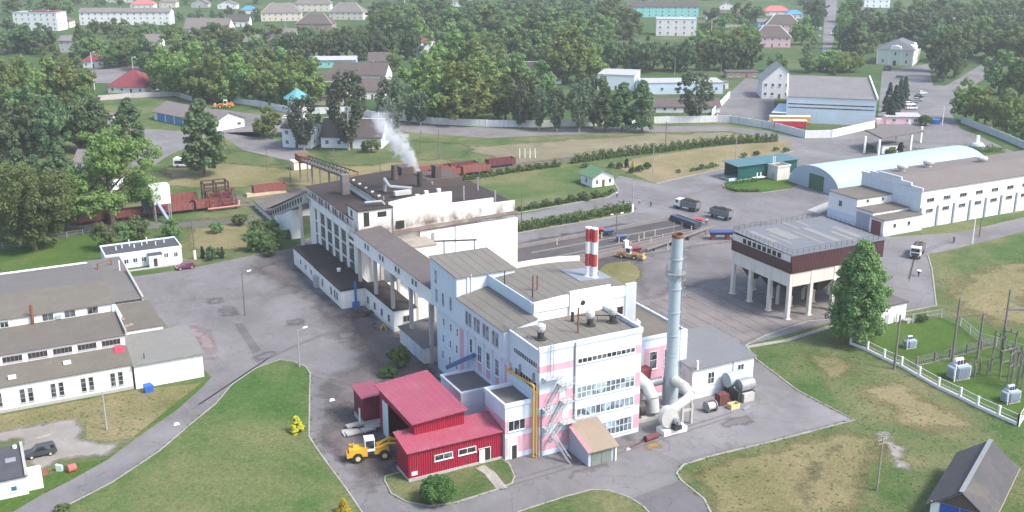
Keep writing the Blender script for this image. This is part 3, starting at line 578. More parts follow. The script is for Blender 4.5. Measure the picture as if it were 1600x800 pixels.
m=M(b); m.box(-18.0,-10.0,5.2,5.5,0,7.4); m.wedge([(-18.0,7.4),(-10,7.4),(-10,7.85),(-18,7.55)],5.2,5.5,'y'); m.box(-10.3,-10.0,5.5,19.6,0,7.8); m.box(-18.0,-10,19.3,19.6,0,7.6); m.box(-18.0,-17.7,5.5,6.9,0,7.5); part('wall',m,REDM,b)
m=M(b); m.box(-18.06,-17.72,6.9,19.3,6.0,7.45); m.box(-18.06,-17.72,18.0,19.3,0,6.0); part('fascia',m,REDMY,b)
m=M(b).hexa([(-18.6,4.6,7.45),(-9.6,4.6,7.9),(-9.6,20.1,8.35),(-18.6,20.1,7.6),(-18.6,4.6,7.6),(-9.6,4.6,8.05),(-9.6,20.1,8.5),(-18.6,20.1,7.75)]); part('roof',m,REDR,b)
m=M(b); m.box(-18.2,-18.1,15.8,17.9,.1,6.0); part('door',m,LBLUE,b,label='open pale blue gate leaf'); part('gate_post',M(b).box(-18.3,-18.15,15.5,15.75,0,6.2),WHP,b); part('floor',M(b).box(-17.7,-10.3,5.5,19,.09,.12),DIRT,b)
b=thing('maroon_kiosk','dark maroon sheet metal bin house on a concrete plinth left of the red hall','shed',(-20,21.8,0))
m=M(b).box(-20,-17,21.8,26.2,.9,5.0); part('wall',m,MARM,b); part('wall',M(b).box(-20.03,-19.99,21.8,26.2,.9,5.0),MARMY,b,label='end wall of maroon sheet'); part('plinth',M(b).box(-20.1,-16.9,21.7,26.2,0,.9),CONC,b)
m=M(b).hexa([(-20.4,21.4,5.0),(-16.6,21.4,5.05),(-16.6,26.6,5.35),(-20.4,26.6,5.3),(-20.4,21.4,5.12),(-16.6,21.4,5.17),(-16.6,26.6,5.47),(-20.4,26.6,5.42)]); part('roof',m,MARR,b)
m=M(b).tube((-20.4,22.6,0),(-20.4,22.6,3.0),.13); part('pipe',m,WHP,b)
# ================================================================ two red and white stacks on the roof
def small_stack(x,y,z,label):
    b=thing('banded_stack',label,'chimney',(x,y,z),0,'red and white stacks on the boiler house roof')
    part('flue',M(b).tube((x,y,z),(x,y,z+8.6),.47,.47,16),WHP,b)
    for z0,z1 in ((2.0,4.2),(6.3,8.5)): part('red_band',M(b).tube((x,y,z+z0),(x,y,z+z1),.485,.485,16),REDP,b)
    part('rim',M(b).lathe((x,y,z+8.5),[(.54,0),(.54,.25),(.38,.26),(.38,.05)],16),WHP,b)
    part('collar',M(b).lathe((x,y,z),[(.8,0),(.8,.12),(.55,.3)],16),ALU,b)
    part('ladder',M(b).box(x+.5,x+.6,y-.2,y-.15,z+1,z+8.4).box(x+.5,x+.6,y+.15,y+.2,z+1,z+8.4),WHP,b); return b
small_stack(21.1,19.4,19.6,'front one of the twin red and white banded stacks on the roof')
small_stack(20.35,20.2,19.65,'rear one of the twin red and white banded stacks on the roof')
# ================================================================ tall grey chimney
cx,cy=27.7,5.2
b=thing('chimney','tall pale grey steel chimney with a rusty top beside the boiler house','chimney',(cx,cy,0))
part('flue',M(b).lathe((cx,cy,0),[(1.25,0),(1.25,2.2),(1.32,2.25),(1.32,4.2),(.98,9.5),(.95,17),(.93,17.05),(.92,29.6)],28),CHIM,b,smooth=False)
part('rim',M(b).lathe((cx,cy,29.5),[(.93,0),(.97,.2),(.94,.6),(.82,.6),(.82,.1)],24),RUST,b,label='rusted open chimney mouth')
m=M(b)
for z in (4.2,9.5,13,17,21,26): m.lathe((cx,cy,z),[(.8,-.06),((1.4 if z<7 else 1.06),-.06),((1.4 if z<7 else 1.06),.06),(.8,.06)],24)
part('flange',m,CHIM,b)
m=M(b); m.lathe((cx,cy,23.6),[(1.1,0),(1.62,0),(1.62,.05),(1.1,.05)],20)
for i in range(16):
    t=i*math.pi/8; x,y=cx+1.6*math.cos(t),cy+1.6*math.sin(t); m.box(x-.03,x+.03,y-.03,y+.03,23.65,24.8)
for z in (24.2,24.8):
    m.path([(cx+1.6*math.cos(i*math.pi/8),cy+1.6*math.sin(i*math.pi/8),z) for i in range(17)],.025,5)
for i in range(8):
    t=i*math.pi/4+.2; m.bar((cx+1.7*math.cos(t),cy+1.7*math.sin(t),23.6),(cx+.9*math.cos(t),cy+.9*math.sin(t),22.3),.08)
part('platform',m,STEELG,b)
m=M(b)
for d in (-.25,.25): m.tube((cx+1.45,cy+d,2),(cx+1.1,cy+d,29.5),.05,n=6)
z=3
while z<29: 
    x=cx+1.45-(z-2)*.0127; m.tube((x,cy-.25,z),(x,cy+.25,z),.03,n=5); z+=.7
z=4
while z<29:
    x=cx+1.45-(z-2)*.0127; m.path([(x,cy-.3,z),(x+.55,cy-.35,z),(x+.75,cy,z),(x+.55,cy+.35,z),(x,cy+.3,z)],.03,5); z+=1.3
part('ladder',m,STEELG,b)
part('lightning_rod',M(b).tube((cx-.85,cy,30),(cx-.85,cy,32.2),.04).tube((cx+.85,cy+.2,30),(cx+.85,cy+.2,32),.04),STEELG,b)
part('foundation',M(b).prism([(cx+2.3*math.cos(t*math.pi/4+.39),cy+2.3*math.sin(t*math.pi/4+.39)) for t in range(8)],0,.7),CONC,b)
# smoke fans and flue ducts at its foot
b=thing('smoke_fan','snail shaped smoke fan with lagged duct on a white plinth by the chimney','fan',(23.5,-1.5,0))
part('plinth',M(b).box(20.6,25.0,-3.4,-1.2,0,.9),WHP,b)
m=M(b); n=22; ring=[]
for i in range(n):
    t=2*math.pi*i/n; r=1.55+.35*i/n; ring.append((22.0+r*math.cos(t)*.95,2.9+r*math.sin(t)))
m.add([(x,-2.9,z) for x,z in ring]+[(x,-1.7,z) for x,z in ring],[tuple(range(n)),tuple(range(2*n-1,n-1,-1))]+[(i,n+i,n+(i+1)%n,(i+1)%n) for i in range(n)]); part('housing',m,ALU,b)
part('motor',M(b).tube((22.9,-3.7,2.2),(22.9,-2.9,2.2),.55,n=14).tube((22.9,-4.1,2.2),(22.9,-3.7,2.2),.3,n=12),STEELG,b); part('motor_bed',M(b).box(22.2,23.6,-3.9,-2.9,.9,1.65),DARKS,b)
part('duct',M(b).path([(22.4,-2.2,3.7),(24.2,-1.7,4.0),(26.6,-1.0,4.3)],.75,14),ALU,b)
part('elbow',M(b).path([(26.4,-1.1,4.2),(27.5,-.5,4.6),(27.6,1.3,5.3),(27.6,4,5.4)],.85,14),ALU,b)
for x in (25.4,27.2): part('support',M(b).box(x-.2,x+.2,-1.6,-1.2,0,3.6),CONC,b)
part('support',M(b).box(25.4,27.2,-1.55,-1.25,2.4,2.8),CONC,b)
b=thing('flue_duct','big arched lagged flue duct between the pink wing and the chimney','duct',(22,5,0))
part('duct',M(b).path([(19.6,7.6,6.8),(21.4,6.2,6.6),(22.6,4.6,5.2),(22.9,3.4,3.4),(22.9,2.9,1.2)],1.0,16),ALU,b)
part('duct',M(b).path([(22.9,6,4.4),(24.6,6,4.8),(26.2,5.6,5.0)],.7,14),M_('dull_duct_steel',(.22,.24,.25),.5,.15,metal=.3),b)
m=M(b); m.tube((19.8,3.4,2.2),(20.9,3.4,2.2),1.35,n=18); part('fan_housing',m,DARKS,b,label='dark fan housing under the duct'); part('support',M(b).box(19.4,23.6,2.4,4.4,0,.6).box(22.2,22.6,5.8,6.2,0,4.0),CONC,b)
b=thing('steel_hopper','oxide red steel box hopper against the pink wing behind the duct','hopper',(22.5,8.4,0))
part('hopper',M(b).hexa([(22.7,7.6,4.2),(25.2,7.6,4.2),(25.2,9.1,4.2),(22.7,9.1,4.2),(22.4,7.4,6.6),(25.4,7.4,6.6),(25.4,9.1,6.6),(22.4,9.1,6.6)]),M_('oxide_red_door',(.22,.05,.055),.7,.1),b)
part('leg',M(b).box(22.8,23.0,7.7,7.9,0,4.2).box(24.9,25.1,7.7,7.9,0,4.2),DARKS,b)
# ================================================================ small garage right of the chimney
b=thing('garage','small white workshop with a grey lean-to roof right of the tall chimney','garage',(32.6,5.8,0))
m=M(b).box(32.6,45.6,5.8,18,0,5.5); m.wedge([(5.8,5.5),(18,5.5),(18,6.6)],32.6,45.6,'x'); part('wall',m,WHITE,b)
part('plinth',M(b).box(32.5,45.7,5.68,18.1,0,1.3),BLUEW,b)
m=M(b).hexa([(32.2,5.3,5.55),(46,5.3,5.55),(46,18.4,6.8),(32.2,18.4,6.8),(32.2,5.3,5.67),(46,5.3,5.67),(46,18.4,6.92),(32.2,18.4,6.92)]); part('roof',m,M_('garage_roof',(0.150,0.154,0.161),.8,.1,.3,seams=(0,1.2,.1,(.12,.12,.125))),b)
win(b,'-v',36.5,2.2,5.8,1.4,2.2,2,2); win(b,'-v',42.8,2.4,5.8,1.4,2.2,2,2)
part('downpipe',M(b).path([(41.2,5.6,5.4),(41.2,5.5,.2)],.12),WHP,b)
m=M(b).tube((33.2,5.4,5.6),(33.2,5.4,7.2),.2); part('vent_pipe',m,WHP,b)
b=thing('storage_tank','horizontal pale steel tank lying in front of the white workshop wall','tank',(40,4,0))
part('tank',M(b).tube((38.6,4.3,3.0),(42.2,4.3,3.0),1.3,n=22),CHIM,b); part('leg',M(b).box(38.9,39.2,3.4,5.2,0,2.1).box(41.6,41.9,3.4,5.2,0,2.1),DARKS,b)
b=thing('boiler_drum','dark grey rusty drum standing on a steel box by the workshop','drum',(41,2,0))
part('drum',M(b).tube((39.6,2.2,2.6),(42.4,2.2,2.6),1.1,n=20),STEELG,b); part('box',M(b).box(38.6,39.0,.9,3.2,0,2.2),DARKS,b); part('cabinet',M(b).box(39.6,41.8,.6,1.3,.1,1.6),ALU,b); part('frame',M(b).box(39.4,42.4,1.3,3.0,0,1.5),DARKS,b)
b=thing('scrap_box','rust brown sheet metal crate standing beside the boiler drum','crate',(36,1.8,0))
m=M(b).box(35.2,37.0,1.4,2.9,.15,2.0); part('box',m,M_('rust_maroon',(.14,.05,.05),.8,.25,.8),b); part('rib',M(b).box(35.15,35.25,1.36,1.4,.1,2.05).box(36.0,36.1,1.36,1.4,.1,2.05).box(36.95,37.05,1.36,1.4,.1,2.05),RUST,b); part('foot',M(b).box(35.3,36.9,1.5,2.8,0,.15),DARKS,b)
b=thing('yellow_bin','small pale yellow open bin on the yard beside the brown crate','bin',(36.9,0,0))
m=M(b); m.box(36.0,37.8,-.6,-.5,.05,.9); m.box(36.0,37.8,.5,.6,.05,.9); m.box(36,36.1,-.5,.5,.05,.9); m.box(37.7,37.8,-.5,.5,.05,.9); m.box(36.1,37.7,-.5,.5,.05,.15); part('bin',m,M_('pale_yellow',(.60,.50,.25),.7,.15),b); part('skid',M(b).box(36.1,36.3,-.6,.6,0,.05).box(37.5,37.7,-.6,.6,0,.05),DARKS,b)
b=thing('cable_winch','white and grey winch drum left of the brown crate by the workshop','winch',(32.8,.6,0))
part('drum',M(b).tube((32.0,.9,.9),(33.6,.9,.9),.65,n=16),ALU,b); part('cheek',M(b).tube((31.9,.9,.9),(32.0,.9,.9),.95,n=16).tube((33.6,.9,.9),(33.7,.9,.9),.95,n=16),STEELG,b); part('base',M(b).box(31.8,33.8,.3,1.5,0,.2),DARKS,b)
b=thing('scrap_plate','bent grey metal plate lying on the yard right of the yellow bin','scrap',(38.6,-1.2,0)); part('plate',M(b).hexa([(37.9,-1.6,0),(39.3,-1.5,0),(39.4,-.9,0),(37.9,-1.0,0),(37.9,-1.6,.2),(39.3,-1.5,.35),(39.4,-.9,.4),(37.9,-1.0,.15)]),STEELG,b)
x,y=P(1018,688)
solo('rusty_cylinder',M().tube((-1.2,.0,.5),(1.3,.35,.5),.5,n=14).tube((-5.4,-.8,.1),(-1.2,0,.25),.09),M_('rust_maroon',(.14,.05,.05),.8,.25,.8),'rusty brown pipe cylinder lying before the pink front wall','scrap',(x,y,0))
solo('concrete_lump',M().hexa([(-.5,-.3,0),(.5,-.2,0),(.4,.4,0),(-.4,.3,0),(-.35,-.2,.25),(.35,-.15,.3),(.3,.25,.28),(-.3,.2,.22)]),CONC,'small grey concrete block near the rusty cylinder','block',(*P(981,703),0))
# ================================================================ main dryer building
b=thing('briquette_works','large sooty white production building with dark stained stepped roofs','factory',(1,82,0))
m=M(b); m.box(1,9,84,116.8,0,14.2); m.box(.75,9.1,83.9,117,14.2,16.4); part('wall',m,WHITE_S,b,label='left wing wall with tall windows')
part('roof',M(b).hexa([(.5,83.7,16.4),(9.2,83.7,16.9),(9.2,117.3,16.9),(.5,117.3,16.4),(.5,83.7,16.55),(9.2,83.7,17.05),(9.2,117.3,17.05),(.5,117.3,16.55)]),SOOT,b)
m=M(b)
for i in range(7): 
    y=84.0+i*5.0; m.box(.8,1.0,y-.4,y+.4,3.0,14.19)
for i in range(6): m.box(.86,1.0,84.5+i*5,88.5+i*5,12.5,14.19)
m.box(.6,.75,83.9,117,14.0,14.25); part('pilaster',m,WHITE_D,b)
WO=M_('old_dark_glazing',(.045,.038,.038),.5,.4,1.2)
for i in range(6):
    y=86.5+i*5.0
    for z,h in ((9.6,2.6),(6.5,2.6),(3.4,2.6)): win(b,'-u',y,z,1.0,3.0 if i<5 else 1.2,h,4 if i<5 else 2,3,fr=FRG,gl=WO,bar=.05)
    for d in (-.9,.9): win(b,'-u',y+d,14.6,.75,1.1,1.4,1,1,fr=FRG,gl=WO,bar=.05)
# high block with bowed parapet, stepped right side
q=[(8.2+14.8*i/12, 19.7+.8*(1-((i-9)/9)**2)) for i in range(13)]
m=M(b); m.box(8.2,23.0,82.3,110,0,17.6)
m.add([(x,82,0) for x,z in q]+[(x,82,z) for x,z in q]+[(x,82.4,0) for x,z in q]+[(x,82.4,z) for x,z in q],[(i,i+1,14+i,13+i) for i in range(12)]+[(27+i,26+i,39+i,40+i) for i in range(12)]+[(13+i,14+i,40+i,39+i) for i in range(12)]+[(0,13,39,26),(12,38,51,25)])
m.box(23.0,33.2,82,108,0,17.2); m.box(33.2,38.6,82,106,0,16.0); m.box(23.0,33.2,82,82.4,17.2,17.8); m.box(33.2,38.6,82,82.4,16,16.6)
m.box(22.7,23.0,82.4,110,17.6,19.6)
part('wall',m,WHITE_S,b,label='long white front wall stained with soot')
m=M(b)
qq=[(8.2+14.8*i/12, 19.0+.8*(1-((i-9)/9)**2)) for i in range(13)]
m.add([(x,82.41,z) for x,z in qq]+[(x,110.2,z) for x,z in qq]+[(x,82.41,z-.3) for x,z in qq]+[(x,110.2,z-.3) for x,z in qq],[(i,i+1,14+i,13+i) for i in range(12)]+[(26+i,39+i,40+i,27+i) for i in range(12)]+[(13+i,14+i,40+i,39+i) for i in range(12)]+[(0,13,39,26),(12,38,51,25)]); part('roof',m,SOOT,b)
part('roof',M(b).box(23.05,33.1,82.45,108.2,17.2,17.35),SOOT,b); part('roof',M(b).box(33.15,38.5,82.45,106.2,16.0,16.15),SOOT,b)
m=M(b); m.box(15,39.0,81.4,82,0,12.6); part('wall',m,WHITE,b,label='projecting white lower wall'); 
part('ledge',M(b).hexa([(8.4,80.9,12.6),(39.1,81.1,13.6),(39.1,82,14.1),(8.4,82,13.2),(8.4,80.9,12.7),(39.1,81.1,13.75),(39.1,82,14.2),(8.4,82,13.3)]),M_('sooty_ledge',(.16,.12,.105),.95,.4,.4,(.40,.36,.32),.6),b)
part('wall',M(b).box(8.4,16,75,82,0,11.2),CREAM,b,label='low cream plant room wall'); part('roof',M(b).box(8.3,16.2,74.8,81.99,11.2,11.4),M_('cream_felt',(.34,.30,.25),.95,.2,.4,(.12,.10,.09),.6),b)
part('wall',M(b).box(9.5,15.5,62,75,0,8.2),CREAM,b); part('roof',M(b).box(9.3,15.7,61.8,74.79,8.2,8.4),M_('cream_felt',(.34,.30,.25),.95),b)
# penthouse
m=M(b); m.box(1.0,8.2,80.6,87,0,12.2); m.box(.7,8.2,80.4,87.0,12.2,19.0); part('wall',m,WHITE_S,b,label='square stair head wall'); part('roof',M(b).box(.4,8.5,80.1,87.2,19.0,19.25),SOOT,b)
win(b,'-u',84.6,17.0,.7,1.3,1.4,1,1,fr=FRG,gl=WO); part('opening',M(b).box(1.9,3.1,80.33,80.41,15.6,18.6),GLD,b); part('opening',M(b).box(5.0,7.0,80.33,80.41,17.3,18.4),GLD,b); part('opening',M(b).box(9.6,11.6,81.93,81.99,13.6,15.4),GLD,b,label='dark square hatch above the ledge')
m=M(b).tube((8.3,80.2,12.5),(8.3,80.2,19.3),.12); part('downpipe',m,DARKS,b)
m=M(b); m.box(17.5,18.4,81.33,81.41,10.2,11.5); m.tube((17.95,81.36,11.5),(17.95,81.4,11.5),.45,n=12); part('vent',m,STEELG,b)
m=M(b); m.tube((23.4,81.2,6),(23.4,81.2,13.2),.07); part('downpipe',m,STEELG,b)
# things on the roofs
m=M(b); m.box(2,6.5,100,105,16.9,19.4); part('roof_house',M(b).box(5.2,6.9,103.5,105.2,16.9,21.5),CONC_D,b); 
m=M(b); m.box(9,9.3,88,114,16.9,18.6)
for i in range(6): m.box(8.8,9.4,90+i*4.2,90.5+i*4.2,16.9,19.4)
part('upstand',m,CREAM,b,label='pale pillars and upstand between the roofs')
m=M(b); m.box(24,33,98,107,17.2,19.4); part('roof_house',m,M_('sooty_brown_steel',(.10,.075,.07),.9,.25,.4),b,label='dark brown dust house on the roof'); part('dust_tower',M(b).box(26.5,28,99,101.5,19.4,22.3),M_('sooty_brown_steel',(.1,.075,.07),.9),b); part('dust_tower',M(b).box(20,23,104,108,19,21.6),M_('sooty_brown_steel',(.1,.075,.07),.9),b)
part('stack',M(b).tube((19.6,92,19),(19.6,92,23.4),.62,.62,14),DARKS,b,label='short dark smoking stack'); part('stack',M(b).tube((17.0,101,19),(17.0,101,23.2),.8,.7,16),M_('sooty_brown_steel',(.1,.075,.07),.9),b); part('duct',M(b).path([(11.5,93,19.4),(11.5,93,22.2),(11.6,90.4,21),(16,88,20.6)],.42,10),STEELG,b); part('duct',M(b).box(11.4,15.2,86.2,87.4,19.8,20.7),ALU,b); part('duct',M(b).path([(3,82.5,20.2),(6.6,82.0,20.2),(7.2,82,19.4)],.3,10),STEELG,b)
for x,y,z,h in ((27.0,84.5,17.3,3.4),(36.0,96,16.1,3.2),(34.6,84.0,16.1,2.8),(23.9,95,17.3,2.5),(8.9,87,16.9,3)): part('vent_pipe',M(b).tube((x,y,z),(x,y,z+h),.2,n=10),STEELG,b)
for x,y,z in ((18,84.6,19.7),(21.6,86,19.5),(15.5,83.6,19.4)): part('roof_vent',M(b).box(x-.4,x+.4,y-.4,y+.4,z,z+.9),WHP,b)
m=M(b)
for y in (100,104): m.box(26,26.3,y,y+.3,20.6,21.8)
part('pipe_run',M(b).bar((14,81.0,10.4),(27,78,9.9),.3).bar((20,80,5),(20,80,10.3),.2).bar((26.5,78.2,4),(26.5,78.2,10),.2),DARKS,b)
m=M(b); m.box(16.2,34,74,81.3,0,1.5); m.box(16,36,68,68.5,0,5.5); m.box(20,37,56,56.5,4.2,5.4); part('low_structures',m,CREAM,b)
# ================================================================ elevated conveyor gallery on columns
b=thing('conveyor_gallery','white elevated conveyor gallery on tall concrete columns between factory and boiler house','conveyor gallery',(0,60,0))
m=M(b).box(-.3,5.2,38.7,80.3,12.2,14.7); part('wall',m,WHITE_D,b); part('beam',M(b).box(-.5,-.3,38.7,83.8,11.9,12.35).box(5.2,5.4,38.7,82,11.9,12.35),WHITE,b)
part('roof',M(b).hexa([(-.6,38.65,14.7),(5.6,38.65,15.3),(5.6,80.35,15.3),(-.6,80.35,14.7),(-.6,38.65,14.82),(5.6,38.65,15.42),(5.6,80.35,15.42),(-.6,80.35,14.82)]),M_('gallery_felt',(0.122,0.104,0.101),.95,.2,.3,seams=(1,2.2,.1,(.1,.09,.085))),b)
for y in (47.5,56.0,64.5,73.0):
    for d in (-.8,.8): win(b,'-u',y+d,13.0,-.3,.8,1.0,1,1,fr=FRG,gl=WO,bar=.05)
for y in (40.5,50,59.5,69,78.5):
    for x in (-.1,4.8): part('column',M(b).box(x-.32,x+.32,y-.32,y+.32,0,12.2),CONC,b)
    part('crossbeam',M(b).box(-.1,4.8,y-.3,y+.3,11.2,11.9),CONC,b)
# low annexes along the yard
b=thing('annex_under_gallery','low white annex with flat sooty roof under the conveyor gallery','annex',(-.6,58.5,0))
m=M(b).box(-.5,4.2,58.3,76.5,0,4.3); m.box(4.2,9,60,76.5,0,3.8); part('wall',m,WHITE_D,b); part('roof',M(b).box(-.7,4.4,58.1,76.6,4.3,4.5),SOOT,b)
for y in (61,65,69,73): win(b,'-u',y,1.2,-.5,1.1,1.5,1,2,fr=FRG)
win(b,'-v',2.2,1.6,58.3,1.6,1.4,2,1,fr=FRG,gl=WO); part('plinth',M(b).box(-.6,4.25,58.2,76.4,0,.7),CREAM,b)
b=thing('workshop_annex','long low white annex with sooty flat roof along the yard','annex',(-5.6,75.3,0))
m=M(b).box(-5.5,1,75.2,109.8,0,4.0); part('wall',m,WHITE_D,b); part('roof',M(b).box(-5.8,1,74.9,93,4.0,4.35),SOOT,b); part('roof',M(b).box(-5.7,1,93.01,110,4.0,4.15),SOOT,b)
for y in (78,79.6,82,88): win(b,'-u',y,1.2,-5.5,1.0,1.7,1,2,fr=FRG)
for y in (96,100,104): win(b,'-u',y,1.4,-5.5,1.2,1.3,1,1)
part('door',M(b).box(-6.4,-5.5,90.5,92.2,0,2.6),DOORG,b); m=M(b).tube((-2.5,75.0,0),(-2.5,75.0,5.6),.25,n=12); m.box(-3.3,-1.9,74.3,75.1,0,1.3); part('dust_pipe',m,BLUE,b); part('roof_vent',M(b).lathe((-2,87,4.35),[(.4,0),(.4,.5),(.55,.55),(.2,.8)],12),WHP,b)
b=thing('coal_bunker_lean_to','low lean-to with pale doors beneath the end of the conveyor gallery','lean-to',(0,42,0))
m=M(b).box(-1.6,4.6,40.6,52.5,0,3.2); part('wall',m,CREAM,b); part('roof',M(b).hexa([(-1.9,40.3,3.2),(4.8,40.3,3.9),(4.8,52.8,3.9),(-1.9,52.8,3.2),(-1.9,40.3,3.35),(4.8,40.3,4.05),(4.8,52.8,4.05),(-1.9,52.8,3.35)]),GREYROOF,b)
for y in (43,46,49.5): part('door',M(b).box(-1.68,-1.6,y-1,y+1,.1,2.6),LBLUE,b)
# inclined conveyor to the railway and receiving shed
b=thing('inclined_gallery','sloping enclosed conveyor descending from the factory to the railway','conveyor gallery',(0,130,0))
m=M(b).hexa([(0,117,12.4),(5,117,12.4),(5,152,-.2),(0,152,-.2),(0,117,14.9),(5,117,14.9),(5,152,2.4),(0,152,2.4)]); part('wall',m,CONC,b,label='sloping grey side wall')
part('roof',M(b).hexa([(-.3,117,14.9),(9.5,117,15.6),(9.5,153,3.2),(-.3,153,2.4),(-.3,117,15.05),(9.5,117,15.75),(9.5,153,3.35),(-.3,153,2.55)]),M_('dusty_roof',(0.128,0.112,0.105),.95,.2,.3,(.25,.23,.2),.5),b)
m=M(b)
for i in range(13):
    y=119.5+i*2.45; z=14.0-(y-117)*.357; m.hexa([(-.06,y,z-.9),(.02,y,z-.9),(.02,y+1.1,z-1.3),(-.06,y+1.1,z-1.3),(-.06,y,z+.3),(.02,y,z+.3),(.02,y+1.1,z-.1),(-.06,y+1.1,z-.1)])
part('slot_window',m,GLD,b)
m=M(b).box(-.2,2.8,129.8,146,0,2.2); m.wedge([(129.8,2.2),(146,2.2),(138,4.6),(129.8,7.6)],-.2,2.8,'x'); part('support_building',m,WHITE,b); part('column',M(b).box(-.3,.3,120.6,121.3,0,11.2),CREAM,b); part('column',M(b).box(4.5,5.0,120.6,121.3,0,11.2),CREAM,b)
b=thing('receiving_shed','low receiving shed with a wide dusty roof at the foot of the sloping conveyor','shed',(0,158,0))
m=M(b).box(-.3,18,150,165,0,1.8); part('wall',m,WHITE,b); part('roof',M(b).hexa([(-.8,149,1.7),(19,149,3.4),(19,166,3.2),(-.8,166,1.8),(-.8,149,1.9),(19,149,3.6),(19,166,3.4),(-.8,166,2.0)]),M_('dusty_roof',(0.128,0.112,0.105),.95),b)
for y in (152,156,160,164): part('pillar',M(b).box(-.55,-.3,y-.3,y+.3,0,1.7),WHP,b)
# second conveyor, high truss behind
b=thing('truss_conveyor','dark open truss conveyor climbing behind the factory roof','conveyor',(20,165,0))
m=M(b)
a0,a1=Vector((13,122,15.8)),Vector((20,190,6.5))
for dx in (0,2.4):
    for dz in (0,1.6): m.bar(a0+Vector((dx,0,dz)),a1+Vector((dx,0,dz)),.22)
for i in range(15):
    p=a0+(a1-a0)*i/14
    for dx in (0,2.4): m.bar(p+Vector((dx,0,0)),p+Vector((dx,0,1.6)),.14)
    if i<14:
        q2=a0+(a1-a0)*(i+1)/14
        for dx in (0,2.4): m.bar(p+Vector((dx,0,0)),q2+Vector((dx,0,1.6)),.12)
part('truss',m,DARKS,b); part('belt',M(b).hexa([tuple(a0+Vector((.2,0,.1))),tuple(a0+Vector((2.2,0,.1))),tuple(a1+Vector((2.2,0,.1))),tuple(a1+Vector((.2,0,.1))),tuple(a0+Vector((.2,0,.4))),tuple(a0+Vector((2.2,0,.4))),tuple(a1+Vector((2.2,0,.4))),tuple(a1+Vector((.2,0,.4)))]),CONC_D,b)
for t in (.35,.7,.98):
    p=a0+(a1-a0)*t; part('trestle',M(b).box(p.x-.2,p.x+.2,p.y-.2,p.y+.2,0,p.z).box(p.x+2.2,p.x+2.6,p.y-.2,p.y+.2,0,p.z),CONC_D,b)
part('drive_house',M(b).box(13.2,15.2,122,126,15.8,16.9),M_('ochre_machinery',(.26,.18,.08),.8,.3,.9),b,label='ochre drive machinery'); part('drive_house',M(b).box(19.4,22.6,186,192,6.5,8.6),RUST,b)
solo('concrete_hut',M().box(-3,3,-2,2,0,2.6).box(-3.2,3.2,-2.2,2.2,2.6,2.8),CREAM,'small cream concrete hut beside the high end of the truss conveyor','hut',(*P(471,263),0),0)
# ================================================================ bunker on legs
b=thing('loading_bunker','brown clad loading bunker raised on cream concrete legs','bunker',(72.5,27.7,0))
X0,X1,Y0,Y1=72.5,97.2,27.7,46.0
m=M(b).box(X0,X1,Y0,Y1,7.0,10.2); part('hopper_wall',m,CREAM,b)
part('cladding',M(b).box(X0-.15,X1+.15,Y0-.2,Y0+.1,9.9,13.5),BRK,b); part('cladding',M(b).box(X0+.1,X1,Y1-.1,Y1+.2,9.9,13.6),BRK,b); part('cladding',M(b).box(X0-.2,X0+.1,Y0-.2,Y1+.2,9.9,12.2),BRKY,b); part('cladding',M(b).box(X1-.1,X1+.2,Y0+.1,Y1,9.9,13.6),BRKY,b)
m=M(b).box(X0-.1,X0+.1,Y0,Y1,12.2,13.6); part('wall',m,CREAM,b); 
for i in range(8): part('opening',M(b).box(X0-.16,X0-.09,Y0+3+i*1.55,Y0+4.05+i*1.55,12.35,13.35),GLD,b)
part('roof',M(b).hexa([(X0-.12,Y0-.3,13.6),(X1+.4,Y0-.4,13.6),(X1+.4,Y1+.4,14.0),(X0-.12,Y1+.4,14.0),(X0-.12,Y0-.3,13.75),(X1+.4,Y0-.4,13.75),(X1+.4,Y1+.4,14.15),(X0-.12,Y1+.4,14.15)]),M_('bunker_roof',(.138,.146,.160),.7,.1,.25),b)
m=M(b)
for x,y,l,wd in ((74.5,36,8,1.6),(77.2,33.5,7,.8),(79,36,8,3.2),(83.4,31.0,9,.8),(86.8,31,10,1.8),(90.5,29.5,7,1.2),(85.5,41,6,1.0),(89,41.5,4.5,.9),(93,31,8,1.6)): 
    z0=13.75+(y-Y0)*.4/18.3; z1=13.75+(y+l-Y0)*.4/18.3
    l=min(l,Y1-y); m.hexa([(x,y,z0),(x+wd,y,z0),(x+wd,y+l,z1),(x,y+l,z1),(x,y,z0+.03),(x+wd,y,z0+.03),(x+wd,y+l,z1+.03),(x,y+l,z1+.03)])
part('roof_patch',m,M_('pale_roof_patch',(.205,.205,.195),.8,.12,.4),b)
railing(b,[(X0,Y0,13.75),(X1,Y0,13.75),(X1,Y1,14.1),(X0,Y1,14.1),(X0,Y0,13.75)],1.1,1.4,DARKS,t=.045)
for y in (28.0,33.7,39.8,45.5):
    for x in (72.8,78.4,84.6,90.8,96.8): part('leg',M(b).box(x-.38,x+.38,y-.38,y+.38,0,7.0 if 73<x<96 and 28.1<y<45 else 9.9).box(x-.6,x+.6,y-.6,y+.6,.08,.25),CREAM,b)
for i in range(3):
    for j in range(3):
        x=76+i*7.2; y=30.8+j*6; m=M(b).hexa([(x-.6,y-.6,3.9),(x+.6,y-.6,3.9),(x+.6,y+.6,3.9),(x-.6,y+.6,3.9),(x-2.4,y-2.3,7.0),(x+2.4,y-2.3,7.0),(x+2.4,y+2.3,7.0),(x-2.4,y+2.3,7.0)]); part('chute',m,DARKS,b)
for i in range(3): part('inner_post',M(b).box(77+i*7-.25,77+i*7+.25,35.6,36.1,0,4.4),CREAM,b)
